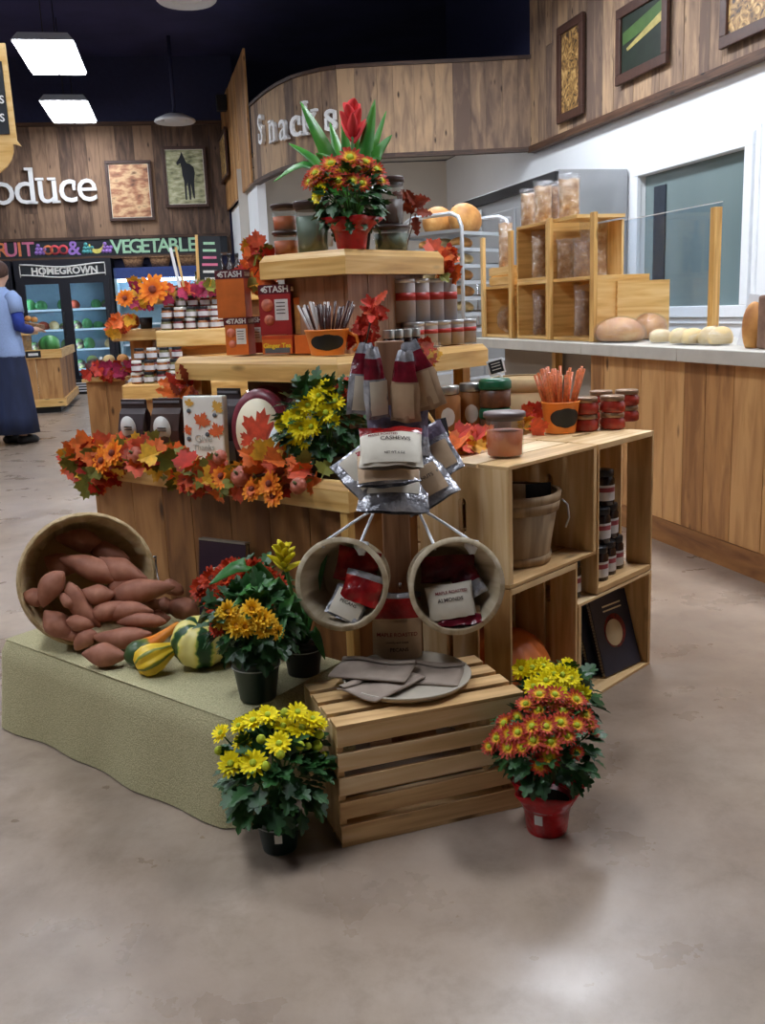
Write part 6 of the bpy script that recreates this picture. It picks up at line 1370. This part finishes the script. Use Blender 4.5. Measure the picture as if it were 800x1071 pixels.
# ------------------------------------------------------------------ fruit and vegetable board, coolers
fsX, fsw, fsh = bw_box(-75, 251, 238, 269, .08)
fs = thing('fruit_board', 'long chalk-lettered board reading FRUIT and VEGETABLES along the back wall', 'sign', fsX)
a_ = on_line(0, 262, BW0 + BWN * .08, BW1 + BWN * .08); b_ = on_line(0, 277, BW0 + BWN * .08, BW1 + BWN * .08)
mb = MB(); mb.box((0, -.02, fsh / 2), (fsw, .04, fsh)); mb.build('board', 'chalkboard', fs)
for z in (-.02, fsh + .02): mb = MB(); mb.box((0, -.025, z), (fsw + .06, .06, .05)); mb.build('rail', 'dark_wood', fs)
ix = lambda px: (fsX.inverted() @ on_line(px, 258, BW0 + BWN * .12, BW1 + BWN * .12)).x
def board_word(body, px0, px1, size, cols):
    n = len(body)
    for i, ch in enumerate(body):
        x = ix(px0 + (px1 - px0) * (i + .5) / n); writing('lettering', ch, size, cols[i % len(cols)], fs, T(x, -.042, fsh * .5), .002, .006)
board_word('FRUIT', -12, 34, .33, ['chalk_pink', 'chalk_orange'])
board_word('&', 70, 84, .33, ['chalk_violet'])
board_word('VEGETABLES', 117, 216, .33, ['chalk_green'])
def fruit_sketch(px, col, kind):
    x = ix(px); mb = MB()
    if kind == 'round': mb.lathe([(.05, 0), (.085, 0), (.085, .004), (.05, .004)], 18, X=T(x, -.042, fsh * .45) @ rx(pi / 2), cap0=False, cap1=False)
    elif kind == 'crescent': mb.prism([(x + .13 * cos(a), fsh * .72 + .16 * sin(a)) for a in [pi + pi * i / 10 for i in range(11)]] + [(x + .11 * cos(a), fsh * .74 + .09 * sin(a)) for a in [2 * pi - pi * i / 10 for i in range(11)]], .004, X=T(0, -.046, 0))
    else:
        for i in range(7): mb.lathe([(.001, 0), (.034, 0), (.034, .004), (.001, .004)], 10, X=T(x + (i % 3 - 1) * .06 + (i // 3) * .02, -.042, fsh * .3 + (i // 3) * .06) @ rx(pi / 2))
    mb.build('fruit_sketch', col, fs)
for px, c, k in ((41, 'chalk_violet', 'grapes'), (50, 'chalk_orange', 'round'), (57, 'chalk_red', 'round'), (66, 'chalk_red', 'round'), (91, 'chalk_teal', 'grapes'), (101, 'chalk_yellow', 'crescent'), (111, 'chalk_violet', 'grapes')): fruit_sketch(px, c, k)
plain('cooler_frame', (24, 26, 38), .4); plain('cooler_inside', (150, 182, 196), .6, noise=.05); plain('shelf_white', (220, 232, 240), .4)
mottled('watermelon_skin', [(0.35, (40, 96, 52)), (0.55, (78, 150, 84)), (0.7, (110, 176, 110))], scale=3, detail=3, rough=.35, stretch=(3, 3, .6))
mottled('greens', [(0.32, (44, 76, 48)), (0.45, (92, 132, 72)), (0.55, (96, 60, 84)), (0.66, (206, 206, 140))], scale=5, detail=4, rough=.7)
glow('cooler_tube', (214, 236, 255), 20.0); glow('shelf_glow', (190, 220, 240), 1.1)
CFo = .62                               # cooler fronts stand this far off the wall
CL0 = BW0 + BWN * CFo; CL1 = BW1 + BWN * CFo
def cl_x(px): p = on_line(px, 330, CL0, CL1); return -(V((p.x, p.y, 0)) - CL0).dot(BWD)
def cooler(label, px0, px1, ndoor, title=None, seed=0):
    x0, x1 = cl_x(px0), cl_x(px1); w_ = x1 - x0; H_ = on_line(70, 271, CL0, CL1).z; rg = random.Random(seed)
    r = thing('display_cooler', label, 'cooler', frame(CL0, -BWD, -BWN, V((0, 0, 1))) @ T(x0, 0, 0)); d = CFo - .1
    mb = MB(); mb.box((w_ / 2, d / 2, .12), (w_, d, .24)); mb.build('base', 'black', r)
    mb = MB()
    for k in range(4): mb.box((w_ / 2, -.006, .06 + k * .045), (w_ - .06, .012, .022))
    mb.build('kick_grille', 'white_metal', r)
    mb = MB(); mb.box((w_ / 2, d - .02, H_ / 2), (w_, .04, H_)); mb.build('back_panel', 'cooler_inside', r)
    for x in (.03, w_ - .03): mb = MB(); mb.box((x, d / 2, H_ / 2 + .1), (.06, d, H_ - .24)); mb.build('side_panel', 'cooler_frame', r)
    hd = .34; mb = MB(); mb.box((w_ / 2, d / 2 - .01, H_ - hd / 2), (w_, d + .02, hd)); hdr = mb.build('header', 'cooler_frame', r)
    if title:
        mb = MB(); n = 24; top = lambda u: H_ - .10 + .03 * sin(pi * (u - .5)) * 0 + .025 * cos(2 * pi * u); bot = lambda u: H_ - .27 + .025 * cos(2 * pi * u)
        mb.prism([(.1 + (w_ - .2) * i / n, top(i / n)) for i in range(n + 1)] + [(.1 + (w_ - .2) * i / n, bot(i / n)) for i in range(n, -1, -1)], .004, X=T(0, -.026, 0)); q = mb.build('ribbon_panel', 'chalkboard', hdr)
        for f in (top, bot): mb = MB(); mb.tube([(.1 + (w_ - .2) * i / n, -.028, f(i / n)) for i in range(n + 1)], .012, 5); mb.build('chalk_edge', 'chalk', q)
        for x in (.1, w_ * .30, w_ * .74, w_ - .1): mb = MB(); mb.box((x, -.028, H_ - .185), (.012, .006, .19)); mb.build('chalk_edge', 'chalk', q)
        writing('lettering', title, .16, 'chalk', q, T(w_ * .52, -.031, H_ - .19), .002, .006)
    n = ndoor; dw = (w_ - .12) / n; z0, z1 = .26, H_ - hd
    for k in range(5):
        z = .42 + k * .34
        if z > z1 - .2: break
        mb = MB(); mb.box((w_ / 2, d * .5, z), (w_ - .12, d * .8, .03)); mb.build('shelf', 'shelf_white', r)
        mb = MB(); mb.box((w_ / 2, d * .5 - d * .4 - .006, z + .004), (w_ - .14, .01, .03)); mb.build('shelf_light', 'shelf_glow', r)
        for i in range(n * 4):
            if rg.random() < .85:
                x = .06 + (i + .5) * (w_ - .12) / (n * 4); o = blob_mb(.08 + rg.random() * .03, .1, .06 + rg.random() * .05, i + k * 9).build('produce_pile', rg.choice(['greens', 'greens', 'roll_crust', 'fall_rust', 'watermelon_skin']), r, X=T(x, d * .4, z + .017)); 
    for i in range(n):
        x = .06 + dw * (i + .5)
        mb = MB()
        for cx, cz, sx, sz in ((x, z1 - .03, dw, .06), (x, z0 + .03, dw, .06), (x - dw / 2 + .045, (z0 + z1) / 2, .09, z1 - z0 - .12), (x + dw / 2 - .045, (z0 + z1) / 2, .09, z1 - z0 - .12)): mb.box((cx, -.02, cz), (sx, .04, sz))
        dr_ = mb.build('door', 'cooler_frame', r); mb = MB(); mb.box((x, -.015, (z0 + z1) / 2), (dw - .17, .008, z1 - z0 - .11)); mb.build('glass', 'thin_glass', dr_)
        mb = MB(); mb.tube([(x + dw / 2 - .05, -.04, 1.0), (x + dw / 2 - .05, -.08, 1.02), (x + dw / 2 - .05, -.08, 1.38), (x + dw / 2 - .05, -.04, 1.4)], .012, 6); mb.build('handle', 'black', dr_)
        mb = MB(); mb.box((x - dw / 2 + .03, .05, (z0 + z1) / 2), (.04, .03, z1 - z0 - .2)); mb.build('fill_tube', 'cooler_tube', r)  # tube added behind the stile, out of sight, to brighten the inside
    return r
cooler('two-door glass cooler headed HOMEGROWN, stocked with vegetables', 20, 121, 2, 'HOMEGROWN', 1)
cooler('glass-door cooler at the left edge behind the person', -80, 17, 2, None, 2)
x0, x1 = cl_x(123), cl_x(236); oc = thing('open_cooler', 'open-fronted cooler with a blue header, mostly behind the second display', 'cooler', frame(CL0, -BWD, -BWN, V((0, 0, 1))) @ T(x0, 0, 0)); w_ = x1 - x0; H_ = on_line(160, 279, CL0, CL1).z
plain('cooler_blue', (44, 66, 130), .5)
mb = MB(); mb.box((w_ / 2, .26, .3), (w_, .5, .6)); mb.build('base', 'white_metal', oc); mb = MB(); mb.box((w_ / 2, .48, H_ / 2), (w_, .04, H_)); mb.build('back_panel', 'cooler_inside', oc)
mb = MB(); mb.box((w_ / 2, .26, H_ - .09), (w_, .5, .18)); mb.build('header', 'cooler_blue', oc)
for x in (.02, w_ - .02): mb = MB(); mb.box((x, .26, H_ / 2), (.04, .5, H_)); mb.build('side_panel', 'cooler_inside', oc)
mb = MB(); mb.box((w_ / 2, .1, H_ - .21), (w_ - .1, .04, .04)); mb.build('fill_tube', 'cooler_tube', oc)
for z in (.8, 1.15, 1.5): mb = MB(); mb.box((w_ / 2, .3, z), (w_ - .08, .34, .03)); mb.build('shelf', 'shelf_white', oc)
mottled('wicker', [(0.3, (96, 66, 44)), (0.7, (166, 126, 88))], scale=40, detail=2, rough=.8, bump=.4)
for px, nm in ((140, 'leftmost'), (168, 'middle'), (197, 'rightmost')):
    q = on_line(px, 279, CL0 - BWN * .25, CL1 - BWN * .25); X = frame(V((q.x, q.y, H_ + .002)), -BWD, -BWN, V((0, 0, 1))); r = thing('wicker_basket', '%s wicker basket on top of the open cooler' % nm, 'basket', X, 'wicker baskets on the open cooler')
    mb = MB(); mb.lathe([(.14, 0), (.18, .16), (.165, .16), (.13, .015)], 24, cap1=True, sq=.6); mb.build('weave', 'wicker', r); mb = MB(); mb.lathe([(.175, .15), (.19, .155), (.19, .175), (.17, .175)], 24, cap0=False, cap1=False, sq=.6); mb.build('rim', 'wicker', r)
# ------------------------------------------------------------------ hanging aisle sign at the left edge
q = on_y(-8, 105, 5.4); hs = thing('hanging_sign', 'wooden hanging aisle sign cut by the left edge, dark panel with white letters', 'sign', T(q) @ rz(.1))
k = 5.4 / 1000; mb = MB()
mb.prism([(-.30, -.22), (.09, -.22), (.12, -.23), (.10, -.20), (.095, .28), (-.30, .28)], .02); mb.build('panel', 'lip_wood', hs)
mb = MB(); mb.box((-.09, -.003, .01), (.32, .006, .36)); mb.build('dark_panel', 'chalkboard', hs)
mb = MB(); mb.prism([(.02 + .16 * cos(a) - .1, -.22 + .16 * sin(a)) for a in [-pi * i / 12 for i in range(13)]], .02); mb.build('lower_scroll', 'lip_wood', hs)
writing('lettering', 'PRODUCTS', .055, 'letter_white', hs, T(.062, -.008, .0), .001, .001, 'RIGHT'); writing('lettering', 'HONEYS', .055, 'letter_white', hs, T(.055, -.008, -.09), .001, .001, 'RIGHT')
for x in (-.25, .05): mb = MB(); mb.tube([(x, .01, .28), (x, .01, 5.6 - q.z)], .004, 5); mb.build('chain', 'black', hs)
# ------------------------------------------------------------------ produce stand at the far left
pcn = on_z(68.6, 431, 0); PSX = T(pcn) @ rz(radians(13))
pst = thing('produce_stand', 'boarded wooden produce stand with a pine rim behind the person', 'display stand', PSX)
W2, D2 = 2.3, 2.4
mb = MB(); mb.box((-W2 / 2, D2 / 2, .05), (W2 - .12, D2 - .12, .1)); mb.build('plinth', 'black', pst)
mb = MB(); x = 0
while x < W2 - .02: wd = min(rnd(.22, .34), W2 - x); mb.box((-x - wd / 2, .012, .45), (wd - .005, .024, .66)); x += wd
mb.build('front_boards', 'counter_wood', pst)
mb = MB(); y = 0
while y < D2 - .02: wd = min(rnd(.22, .34), D2 - y); mb.box((-.012, y + wd / 2, .45), (.024, wd - .005, .66)); y += wd
mb.build('side_boards', 'display_wood', pst)
for nm, z0, z1, o in (('base_board', .09, .20, .03), ('rim', .76, .88, .03)):
    mb = MB(); mb.box((-W2 / 2, -o / 2, (z0 + z1) / 2), (W2 + 2 * o, .04, z1 - z0)); mb.build(nm, 'lip_wood', pst)
    mb = MB(); mb.box((o / 2, D2 / 2, (z0 + z1) / 2), (.04, D2, z1 - z0)); mb.build(nm, 'lip_wood', pst)
mb = MB(); mb.box((-W2 / 2, D2 / 2, .80), (W2 - .05, D2 - .05, .04)); mb.build('bed', 'wicker', pst)
mb = MB(); mb.box((-W2 / 2 - .2, 1.3, .95), (W2 - .7, 1.0, .26)); mb.build('riser', 'lip_wood', pst)
mb = MB(); mb.box((-W2 / 2 - .2, 1.3, 1.11), (W2 - .5, 1.2, .08)); mb.build('upper_tray', 'lip_wood', pst, bevel=.01)
mb = MB(); mb.box((-.34, -.036, .82), (.20, .012, .09)); q = mb.build('price_tag', 'black', pst); mb = MB(); mb.box((-.34, -.043, .82), (.13, .002, .035)); mb.build('tag_text', 'chalk', q)
o = blob_mb(.15, .14, .13, 4, .1).build('watermelon', 'watermelon_skin', X=PSX @ T(-.16, .45, .822)); tag(o, 'green watermelon on the near corner of the produce stand', 'watermelon')
cr_ = thing('produce_tray', 'slanted wooden tray of fruit on top of the produce stand', 'tray', PSX @ T(-.75, 1.25, 1.152) @ rx(.0))
mb = MB(); mb.prism([(-.55, 0), (.45, 0), (.45, .06), (-.55, .28)], .5, X=T(0, -.25, 0)); mb.build('wedge', 'wicker', cr_)
for i in range(9): o = blob_mb(.05, .05, .045, i).build('fruit', 'loaf_crust' if i % 3 else 'fall_coral', cr_, X=T(-.45 + .1 * i, -.12 + .1 * (i % 2), .28 - .022 * i))
o = blob_mb(.09, .09, .22, 3).build('pineapple', 'gourd_stripes', X=PSX @ T(-1.50, 1.0, 1.152)); tag(o, 'yellow-green fruit standing beside the slanted tray', 'fruit')

# ------------------------------------------------------------------ person in a blue sweater
plain('skin', (206, 164, 140), .55, noise=.05); plain('hair_brown', (74, 50, 40), .7, noise=.3, scale=60); plain('sweater_blue', (142, 164, 206), .9, noise=.14, scale=160); plain('sleeve_blue', (34, 56, 140), .85); mottled('skirt_navy', [(0.35, (20, 28, 54)), (0.7, (34, 46, 80))], scale=7, detail=4, rough=.85, stretch=(1, 1, .25)); plain('shoe_black', (18, 18, 22), .5)
pf = on_z(20, 464, 0); SCL = 1.07
pr_ = thing('person', 'person in a light blue sweater and long navy skirt standing with back turned', 'person', T(pf.x - .02, pf.y, 0) @ rz(radians(157)) @ S(SCL, SCL, SCL))
def skin_body(parent, verts, edges, mat, name, sub=2):
    me = bpy.data.meshes.new(name); me.from_pydata([v[:3] for v in verts], edges, []); o = bpy.data.objects.new(name, me); COL.objects.link(o); o.parent = parent
    m = o.modifiers.new('skin', 'SKIN'); sv = me.skin_vertices[0].data if me.skin_vertices else None
    if sv is None:
        bpy.context.view_layer.objects.active = o; sv = me.skin_vertices[0].data
    for i, v in enumerate(verts):
        sv[i].radius = (v[3], v[4] if len(v) > 4 else v[3]); sv[i].use_root = (i == 0)
    s_ = o.modifiers.new('sub', 'SUBSURF'); s_.levels = sub; s_.render_levels = sub; me.materials.append(M[mat]); return o
vs, es = [], []
def chain(start, pts):
    prev = start
    for p in pts:
        vs.append(p); es.append((prev, len(vs) - 1)) if prev is not None else None; prev = len(vs) - 1
    return prev
pel = chain(None, [(0, 0, .95, .15, .11)]); chest = chain(pel, [(0, .01, 1.12, .125, .095), (0, .015, 1.30, .15, .10)]); nb = chain(chest, [(0, .01, 1.45, .07, .06), (0, .0, 1.52, .052)])
hd_ = chain(nb, [(0, -.01, 1.585, .075, .085), (0, -.012, 1.66, .083, .098), (0, -.005, 1.735, .055, .065)])
chain(hd_ - 1, [(0, -.115, 1.645, .014), (0, -.128, 1.632, .011)])
for s_ in (-1, 1):
    chain(hd_ - 1, [(s_ * .086, .0, 1.65, .012), (s_ * .098, .008, 1.655, .018)])
    e = chain(chest, [(s_ * .165, .015, 1.40, .055), (s_ * .225, .03, 1.13, .042), (s_ * .17, -.19, 1.10, .03), (s_ * .15, -.245, 1.10, .024, .03)])
    pm = chain(e, [(s_ * .14, -.29, 1.10, .022, .036)])
    for k, (dx, dl) in enumerate(((-.027, .075), (-.009, .088), (.009, .082), (.027, .062))):
        chain(pm, [(s_ * .135 + dx, -.325, 1.10, .0095), (s_ * .132 + dx, -.325 - dl * .5, 1.09, .0085), (s_ * .13 + dx, -.325 - dl, 1.07, .007)])
    chain(e, [(s_ * .15 - s_ * .04, -.265, 1.105, .011), (s_ * .15 - s_ * .058, -.305, 1.10, .009), (s_ * .15 - s_ * .062, -.335, 1.09, .0075)])
    chain(pel, [(s_ * .09, 0, .86, .085), (s_ * .09, -.01, .50, .058), (s_ * .09, .02, .10, .036), (s_ * .095, -.05, .045, .034), (s_ * .10, -.14, .035, .03)])
skin_body(pr_, vs, es, 'skin', 'body')
mb = MB()
def ring_shell(rows, seg=32, fold=0.0, nf=9):
    out = MB(); rr = [out.add([V((cos(a) * rx_ * (1 + fold * k * sin(nf * a)), cy + sin(a) * ry_ * (1 + fold * k * sin(nf * a + 1)), z)) for a in [2 * pi * i / seg for i in range(seg)]]) for k, (rx_, ry_, cy, z) in enumerate(rows)]
    for a, b in zip(rr, rr[1:]):
        for i in range(seg): out.face((a + i, a + (i + 1) % seg, b + (i + 1) % seg, b + i), None, .5, 0, True)
    return out
ring_shell([(.18, .135, 0, .84), (.19, .142, 0, .87), (.175, .132, .0, 1.0), (.165, .125, .005, 1.12), (.19, .135, .01, 1.28), (.195, .125, .012, 1.38), (.14, .095, .012, 1.46), (.08, .07, .01, 1.495), (.07, .066, .008, 1.51)]).build('sweater', 'sweater_blue', pr_, solid=.006)
for s_ in (-1, 1):
    mb = MB(); mb.tube([(s_ * .14, .012, 1.42), (s_ * .185, .016, 1.385), (s_ * .215, .025, 1.26)], [.072, .074, .066], 16); mb.build('sleeve', 'sweater_blue', pr_)
    mb = MB(); mb.tube([(s_ * .212, .025, 1.27), (s_ * .228, .03, 1.13), (s_ * .20, -.08, 1.112), (s_ * .175, -.17, 1.102)], [.058, .055, .048, .04], 14); mb.build('shirt_sleeve', 'sleeve_blue', pr_)
ring_shell([(.165, .125, 0, .98), (.18, .135, 0, .88), (.20, .16, 0, .70), (.215, .18, 0, .48), (.23, .20, 0, .28), (.24, .212, 0, .11)], 60, .006, 11).build('skirt', 'skirt_navy', pr_, solid=.006)
for s_ in (-1, 1):
    mb = MB(); mb.tube([(s_ * .09, .055, .04), (s_ * .09, .02, .048), (s_ * .095, -.06, .045), (s_ * .10, -.14, .034), (s_ * .10, -.185, .026)], [.035, .046, .046, .042, .022], 14, flat=1.0); mb.v = [V((v.x, v.y, max(.001, v.z))) for v in mb.v]; mb.build('shoe', 'shoe_black', pr_)
mb = MB(); mb.grid(lambda u, v: (lambda a, t: V((sin(a) * .098 * cos(t), .004 + cos(a) * .112 * cos(t) , 1.668 + .095 * sin(t))))((u - .5) * 4.6, -.9 + v * 2.45), 22, 12); mb.build('hair', 'hair_brown', pr_, solid=.012)
mb = MB(); mb.lathe([(.001, -.035), (.03, -.025), (.04, 0), (.03, .028), (.001, .036)], 16, X=T(0, .12, 1.70)); mb.build('hair_bun', 'hair_brown', pr_)

# ------------------------------------------------------------------ second display with preserves, behind the island
E_ = lambda px, py, Y: on_y(px, py, Y)
e0 = on_y(128, 413, 7.2); SDX = T(e0.x, e0.y, 0) @ rz(radians(6)); SDI = SDX.inverted()
sd = thing('preserve_display', 'second tiered wooden display stacked with small preserve jars, behind the island', 'display stand', SDX)
def slab(z0, z1, x0, x1, y0, y1, nm='tier', m_='lip_wood'):
    mb = MB(); mb.box(((x0 + x1) / 2, (y0 + y1) / 2, (z0 + z1) / 2), (x1 - x0, y1 - y0, z1 - z0)); return mb.build(nm, m_, sd, bevel=.012)
slab(.64, .765, 0, 1.6, 0, 1.5)
mb = MB()
for i in range(7): mb.box((.12 + i * .21, .05, .32), (.205, .03, .64))
mb.build('front_boards', 'display_wood', sd)
mb = MB()
for i in range(7): mb.box((.03, .12 + i * .19, .32), (.03, .185, .64))
mb.build('side_boards', 'display_wood', sd)
slab(1.02, 1.15, .24, 1.6, .35, 1.4); slab(.765, 1.02, .34, 1.5, .48, 1.3, 'riser', 'display_wood')
slab(1.15, 1.36, .34, 1.4, .66, 1.1, 'riser', 'display_wood'); slab(1.36, 1.47, -.02, 1.2, .58, 1.2)
slab(1.075, 1.165, -.14, .22, .62, 1.2); slab(.0, 1.075, -.02, .16, .75, 1.1, 'riser', 'display_wood')
pe = on_y(112, 395, 8.3); pdx = T(pe.x, pe.y, 0) @ rz(radians(10)); pzz = on_y(112, 394, 8.3).z
pdl = thing('wooden_pedestal', 'narrow boarded pedestal with maroon baskets and silk leaves on top', 'pedestal', pdx)
mb = MB()
for i in range(2): mb.box((-.08 + i * .16, 0, pzz / 2 - .015), (.157, .32, pzz - .03))
mb.build('boards', 'counter_wood', pdl); mb = MB(); mb.box((0, 0, pzz - .015), (.38, .38, .03)); mb.build('top_board', 'lip_wood', pdl, bevel=.006)
plain('basket_maroon', (86, 34, 34), .6, noise=.3, scale=50); plain('preserve_amber', (150, 88, 40), .25, noise=.3, scale=30); plain('preserve_red', (110, 34, 36), .25, noise=.3, scale=30); plain('preserve_green', (96, 92, 48), .3, noise=.3, scale=30); plain('lid_white', (232, 232, 226), .5); plain('lid_black', (30, 30, 34), .4)
for i, (x, nm) in enumerate(((-.11, 'left'), (.03, 'middle'), (.145, 'right'))):
    r = thing('fruit_basket', '%s maroon basket on the narrow pedestal' % nm, 'basket', pdx @ T(x, .03, pzz + .001), 'maroon baskets on the pedestal'); mb = MB(); mb.lathe([(.052, 0), (.066, .12), (.058, .12), (.048, .01)], 18, cap1=True); mb.build('weave', 'basket_maroon', r)
    o = blob_mb(.052, .052, .05, i).build('fruit_heap', ('greens', 'roll_crust', 'loaf_crust')[i], r, X=T(0, 0, .10))
def sleaf(label, pts, n, L, mix, Y, at_):
    return spray(label, [on_y(px, py, Y) for px, py in pts], n, L, (.03, .03, .02), mix, at=at_)
sleaf('magenta and yellow silk leaves along the top of the narrow pedestal', [(96, 388), (104, 385), (112, 388), (120, 384), (128, 388), (136, 383), (108, 392)], 26, .085, [5, 5, 1, 3, 1], 8.08, pdx @ V((0, -.1, pzz)))
sleaf('orange silk leaves at the left end of the second display middle tier', [(116, 350), (120, 343), (124, 336), (130, 330), (126, 345)], 16, .085, [0, 1, 0, 3], 7.75, SDX @ V((-.1, .65, 1.165)))
lf = sleaf('yellow, green and magenta silk leaves along the second display top tier', [(128, 310), (134, 314), (146, 318), (152, 316), (140, 300), (136, 294), (172, 306), (178, 310), (186, 302), (202, 296), (208, 298), (218, 300), (222, 294)], 40, .09, [3, 5, 5, 4, 6], 7.7, SDX @ V((.2, .58, 1.47)))
bloom(lf, 'silk', on_y(160, 303, 7.62), (-.1, -1, .2), .13, 'silk_flower'); bloom(lf, 'silk', on_y(131, 312, 7.65), (-.1, -1, .2), .08, 'silk_flower')
JM = {}
def small_jar(label, X, k, group, R=.04, Hh=.085):
    key = (k, R, Hh)
    if key not in JM:
        b, l = (('preserve_amber', 'lid_white'), ('preserve_red', 'lid_white'), ('preserve_green', 'lid_black'), ('preserve_amber', 'lid_black'), ('preserve_red', 'lid_black'))[k]
        r = jar('preserve_jar', label, X, R, Hh, b, l, group=group, seg=14, lid_h=.22); JM[key] = r; return r
    return copy_tree(JM[key], X, label)
nmC = ('first', 'second', 'third', 'fourth', 'fifth', 'sixth')
for row, (x0, n, y, zb, levels, gname, where) in enumerate(((.10, 4, .10, .766, 2, 'jars on the second display lowest tier', 'front row of lowest tier'), (.12, 4, .22, .766, 3, 'jars on the second display lowest tier', 'back row of lowest tier'), (.32, 5, .42, 1.151, 2, 'jars on the second display middle tier', 'front row of middle tier'), (.34, 5, .54, 1.151, 3, 'jars on the second display middle tier', 'back row of middle tier'))):
    for l in range(levels):
        for i in range(n):
            o = small_jar('small preserve jar, %s of second display, %s from left, %s' % (where, nmC[i], ('bottom', 'second up', 'third up')[l]), SDX @ T(x0 + i * .095 + .01 * (l % 2), y + rnd(-.006, .006), zb + l * .087 + .001), (i * 2 + l + row) % 5, gname); o['group'] = gname
for i in range(3): 
    o = small_jar('larger jar on the second display top tier, %s from the left' % nmC[i], SDX @ T(.60 + i * .12, .68, 1.471), 3 if i % 2 else 2, 'jars on the second display top tier', .052, .13); o['group'] = 'jars on the second display top tier'
# things on the second display
p = SDX @ V((.02, .82, 1.166)); o = ribbed(.085, .13, 10, .06, 40, 12).build('small_pumpkin', 'pumpkin_skin', X=T(p + V((-.03, -.02, .062)))); tag(o, 'small orange pumpkin at the left end of the second display middle tier', 'pumpkin')
for x, m_, nm in ((.13, 'lid_black', 'dark small pot right of the little pumpkin on the second display'),):
    r = thing('small_pot', nm, 'pot', SDX @ T(x, .72, 1.166)); mb = MB(); mb.lathe([(.045, 0), (.055, .09), (.05, .09), (.04, .01)], 20, cap1=True); mb.build('body', m_, r)
fbx = thing('framed_chalkboard', 'small wood-framed chalkboard propped on the second display lowest tier', 'sign', SDX @ T(.30, .30, .767) @ rx(-.12))
hh = .24; mb = MB()
for cx, cz, sx, sz in ((0, hh - .015, .24, .03), (0, .015, .24, .03), (-.105, hh / 2, .03, hh - .06), (.105, hh / 2, .03, hh - .06)): mb.box((cx, 0, cz), (sx, .02, sz))
mb.build('frame', 'post_wood', fbx); mb = MB(); mb.box((0, .004, hh / 2), (.19, .008, hh - .05)); b_ = mb.build('board', 'chalkboard', fbx)
writing('lettering', 'Honey', .05, 'chalk', b_, T(0, -.001, hh * .7)); mb = MB(); mb.lathe([(.001, 0), (.03, 0), (.03, .001), (.001, .001)], 16, X=T(0, -.001, hh * .35) @ rx(pi / 2)); mb.build('chalk_sketch', 'chalk', b_)
fbx.matrix_world = SDX @ T(.235, -.0 + .33, .767) @ rx(-.05)
q = on_y(217, 287, 7.75); bs = thing('chalkboard_sign', 'tall chalkboard with a wooden side rail standing on the second display top tier', 'sign', T(q.x, q.y, 1.472) @ rz(.1) @ ry(.03))
hz = on_y(217, 247, 7.75).z - 1.472; mb = MB(); mb.box((.02, 0, hz / 2), (.17, .012, hz)); b_ = mb.build('board', 'chalkboard', bs)
mb = MB(); mb.box((-.075, 0, hz / 2), (.022, .02, hz + .02)); mb.build('side_rail', 'lip_wood', bs); mb = MB(); mb.box((.02, 0, .012), (.2, .05, .024)); mb.build('foot', 'lip_wood', bs)
for k, c in enumerate(('chalk_green', 'chalk_green', 'chalk_pink', 'chalk_pink', 'chalk', 'chalk')): mb = MB(); mb.box((.02, -.008, hz * (.86 - k * .14)), (rnd(.08, .13), .002, hz * .05)); mb.build('chalk_line', c, b_)
q = on_y(188, 300, 7.6); ws = thing('easel_stick', 'white wooden easel rail leaning on the second display top tier', 'rail', T(q.x, q.y, 1.472) @ ry(-.16)); mb = MB(); mb.box((0, 0, .15), (.02, .02, .30)); mb.build('rail', 'white_frame', ws); mb = MB(); mb.box((.03, .01, .15), (.016, .016, .30), X=ry(.03)); mb.build('rail', 'lip_wood', ws)
plain('bottle_dark', (36, 20, 18), .15, noise=.2)
for i, (px, lab) in enumerate(((232, 'dark syrup bottle with a pale label, leftmost beside the tea boxes'), (241, 'dark syrup bottle second beside the tea boxes'), (249, 'dark syrup bottle nearest the orange leaf spray'))):
    q = on_y(px, 292, 7.8); r = thing('syrup_bottle', lab, 'bottle', T(q.x, q.y, 1.472), 'dark bottles on the second display top tier')
    mb = MB(); mb.lathe([(.038, 0), (.04, .01), (.04, .13), (.03, .16), (.014, .19), (.014, .235)], 18); mb.build('glass', 'bottle_dark', r); mb = MB(); mb.lathe([(.016, .225), (.016, .25), (.001, .25)], 12); mb.build('cap', 'lid_black', r)
    mb = MB(); mb.grid(lambda u, v: V((sin((u - .5) * 3.6) * .041, -cos((u - .5) * 3.6) * .041, .03 + .075 * v)), 12, 1); mb.build('paper_label', 'label_cream', r)
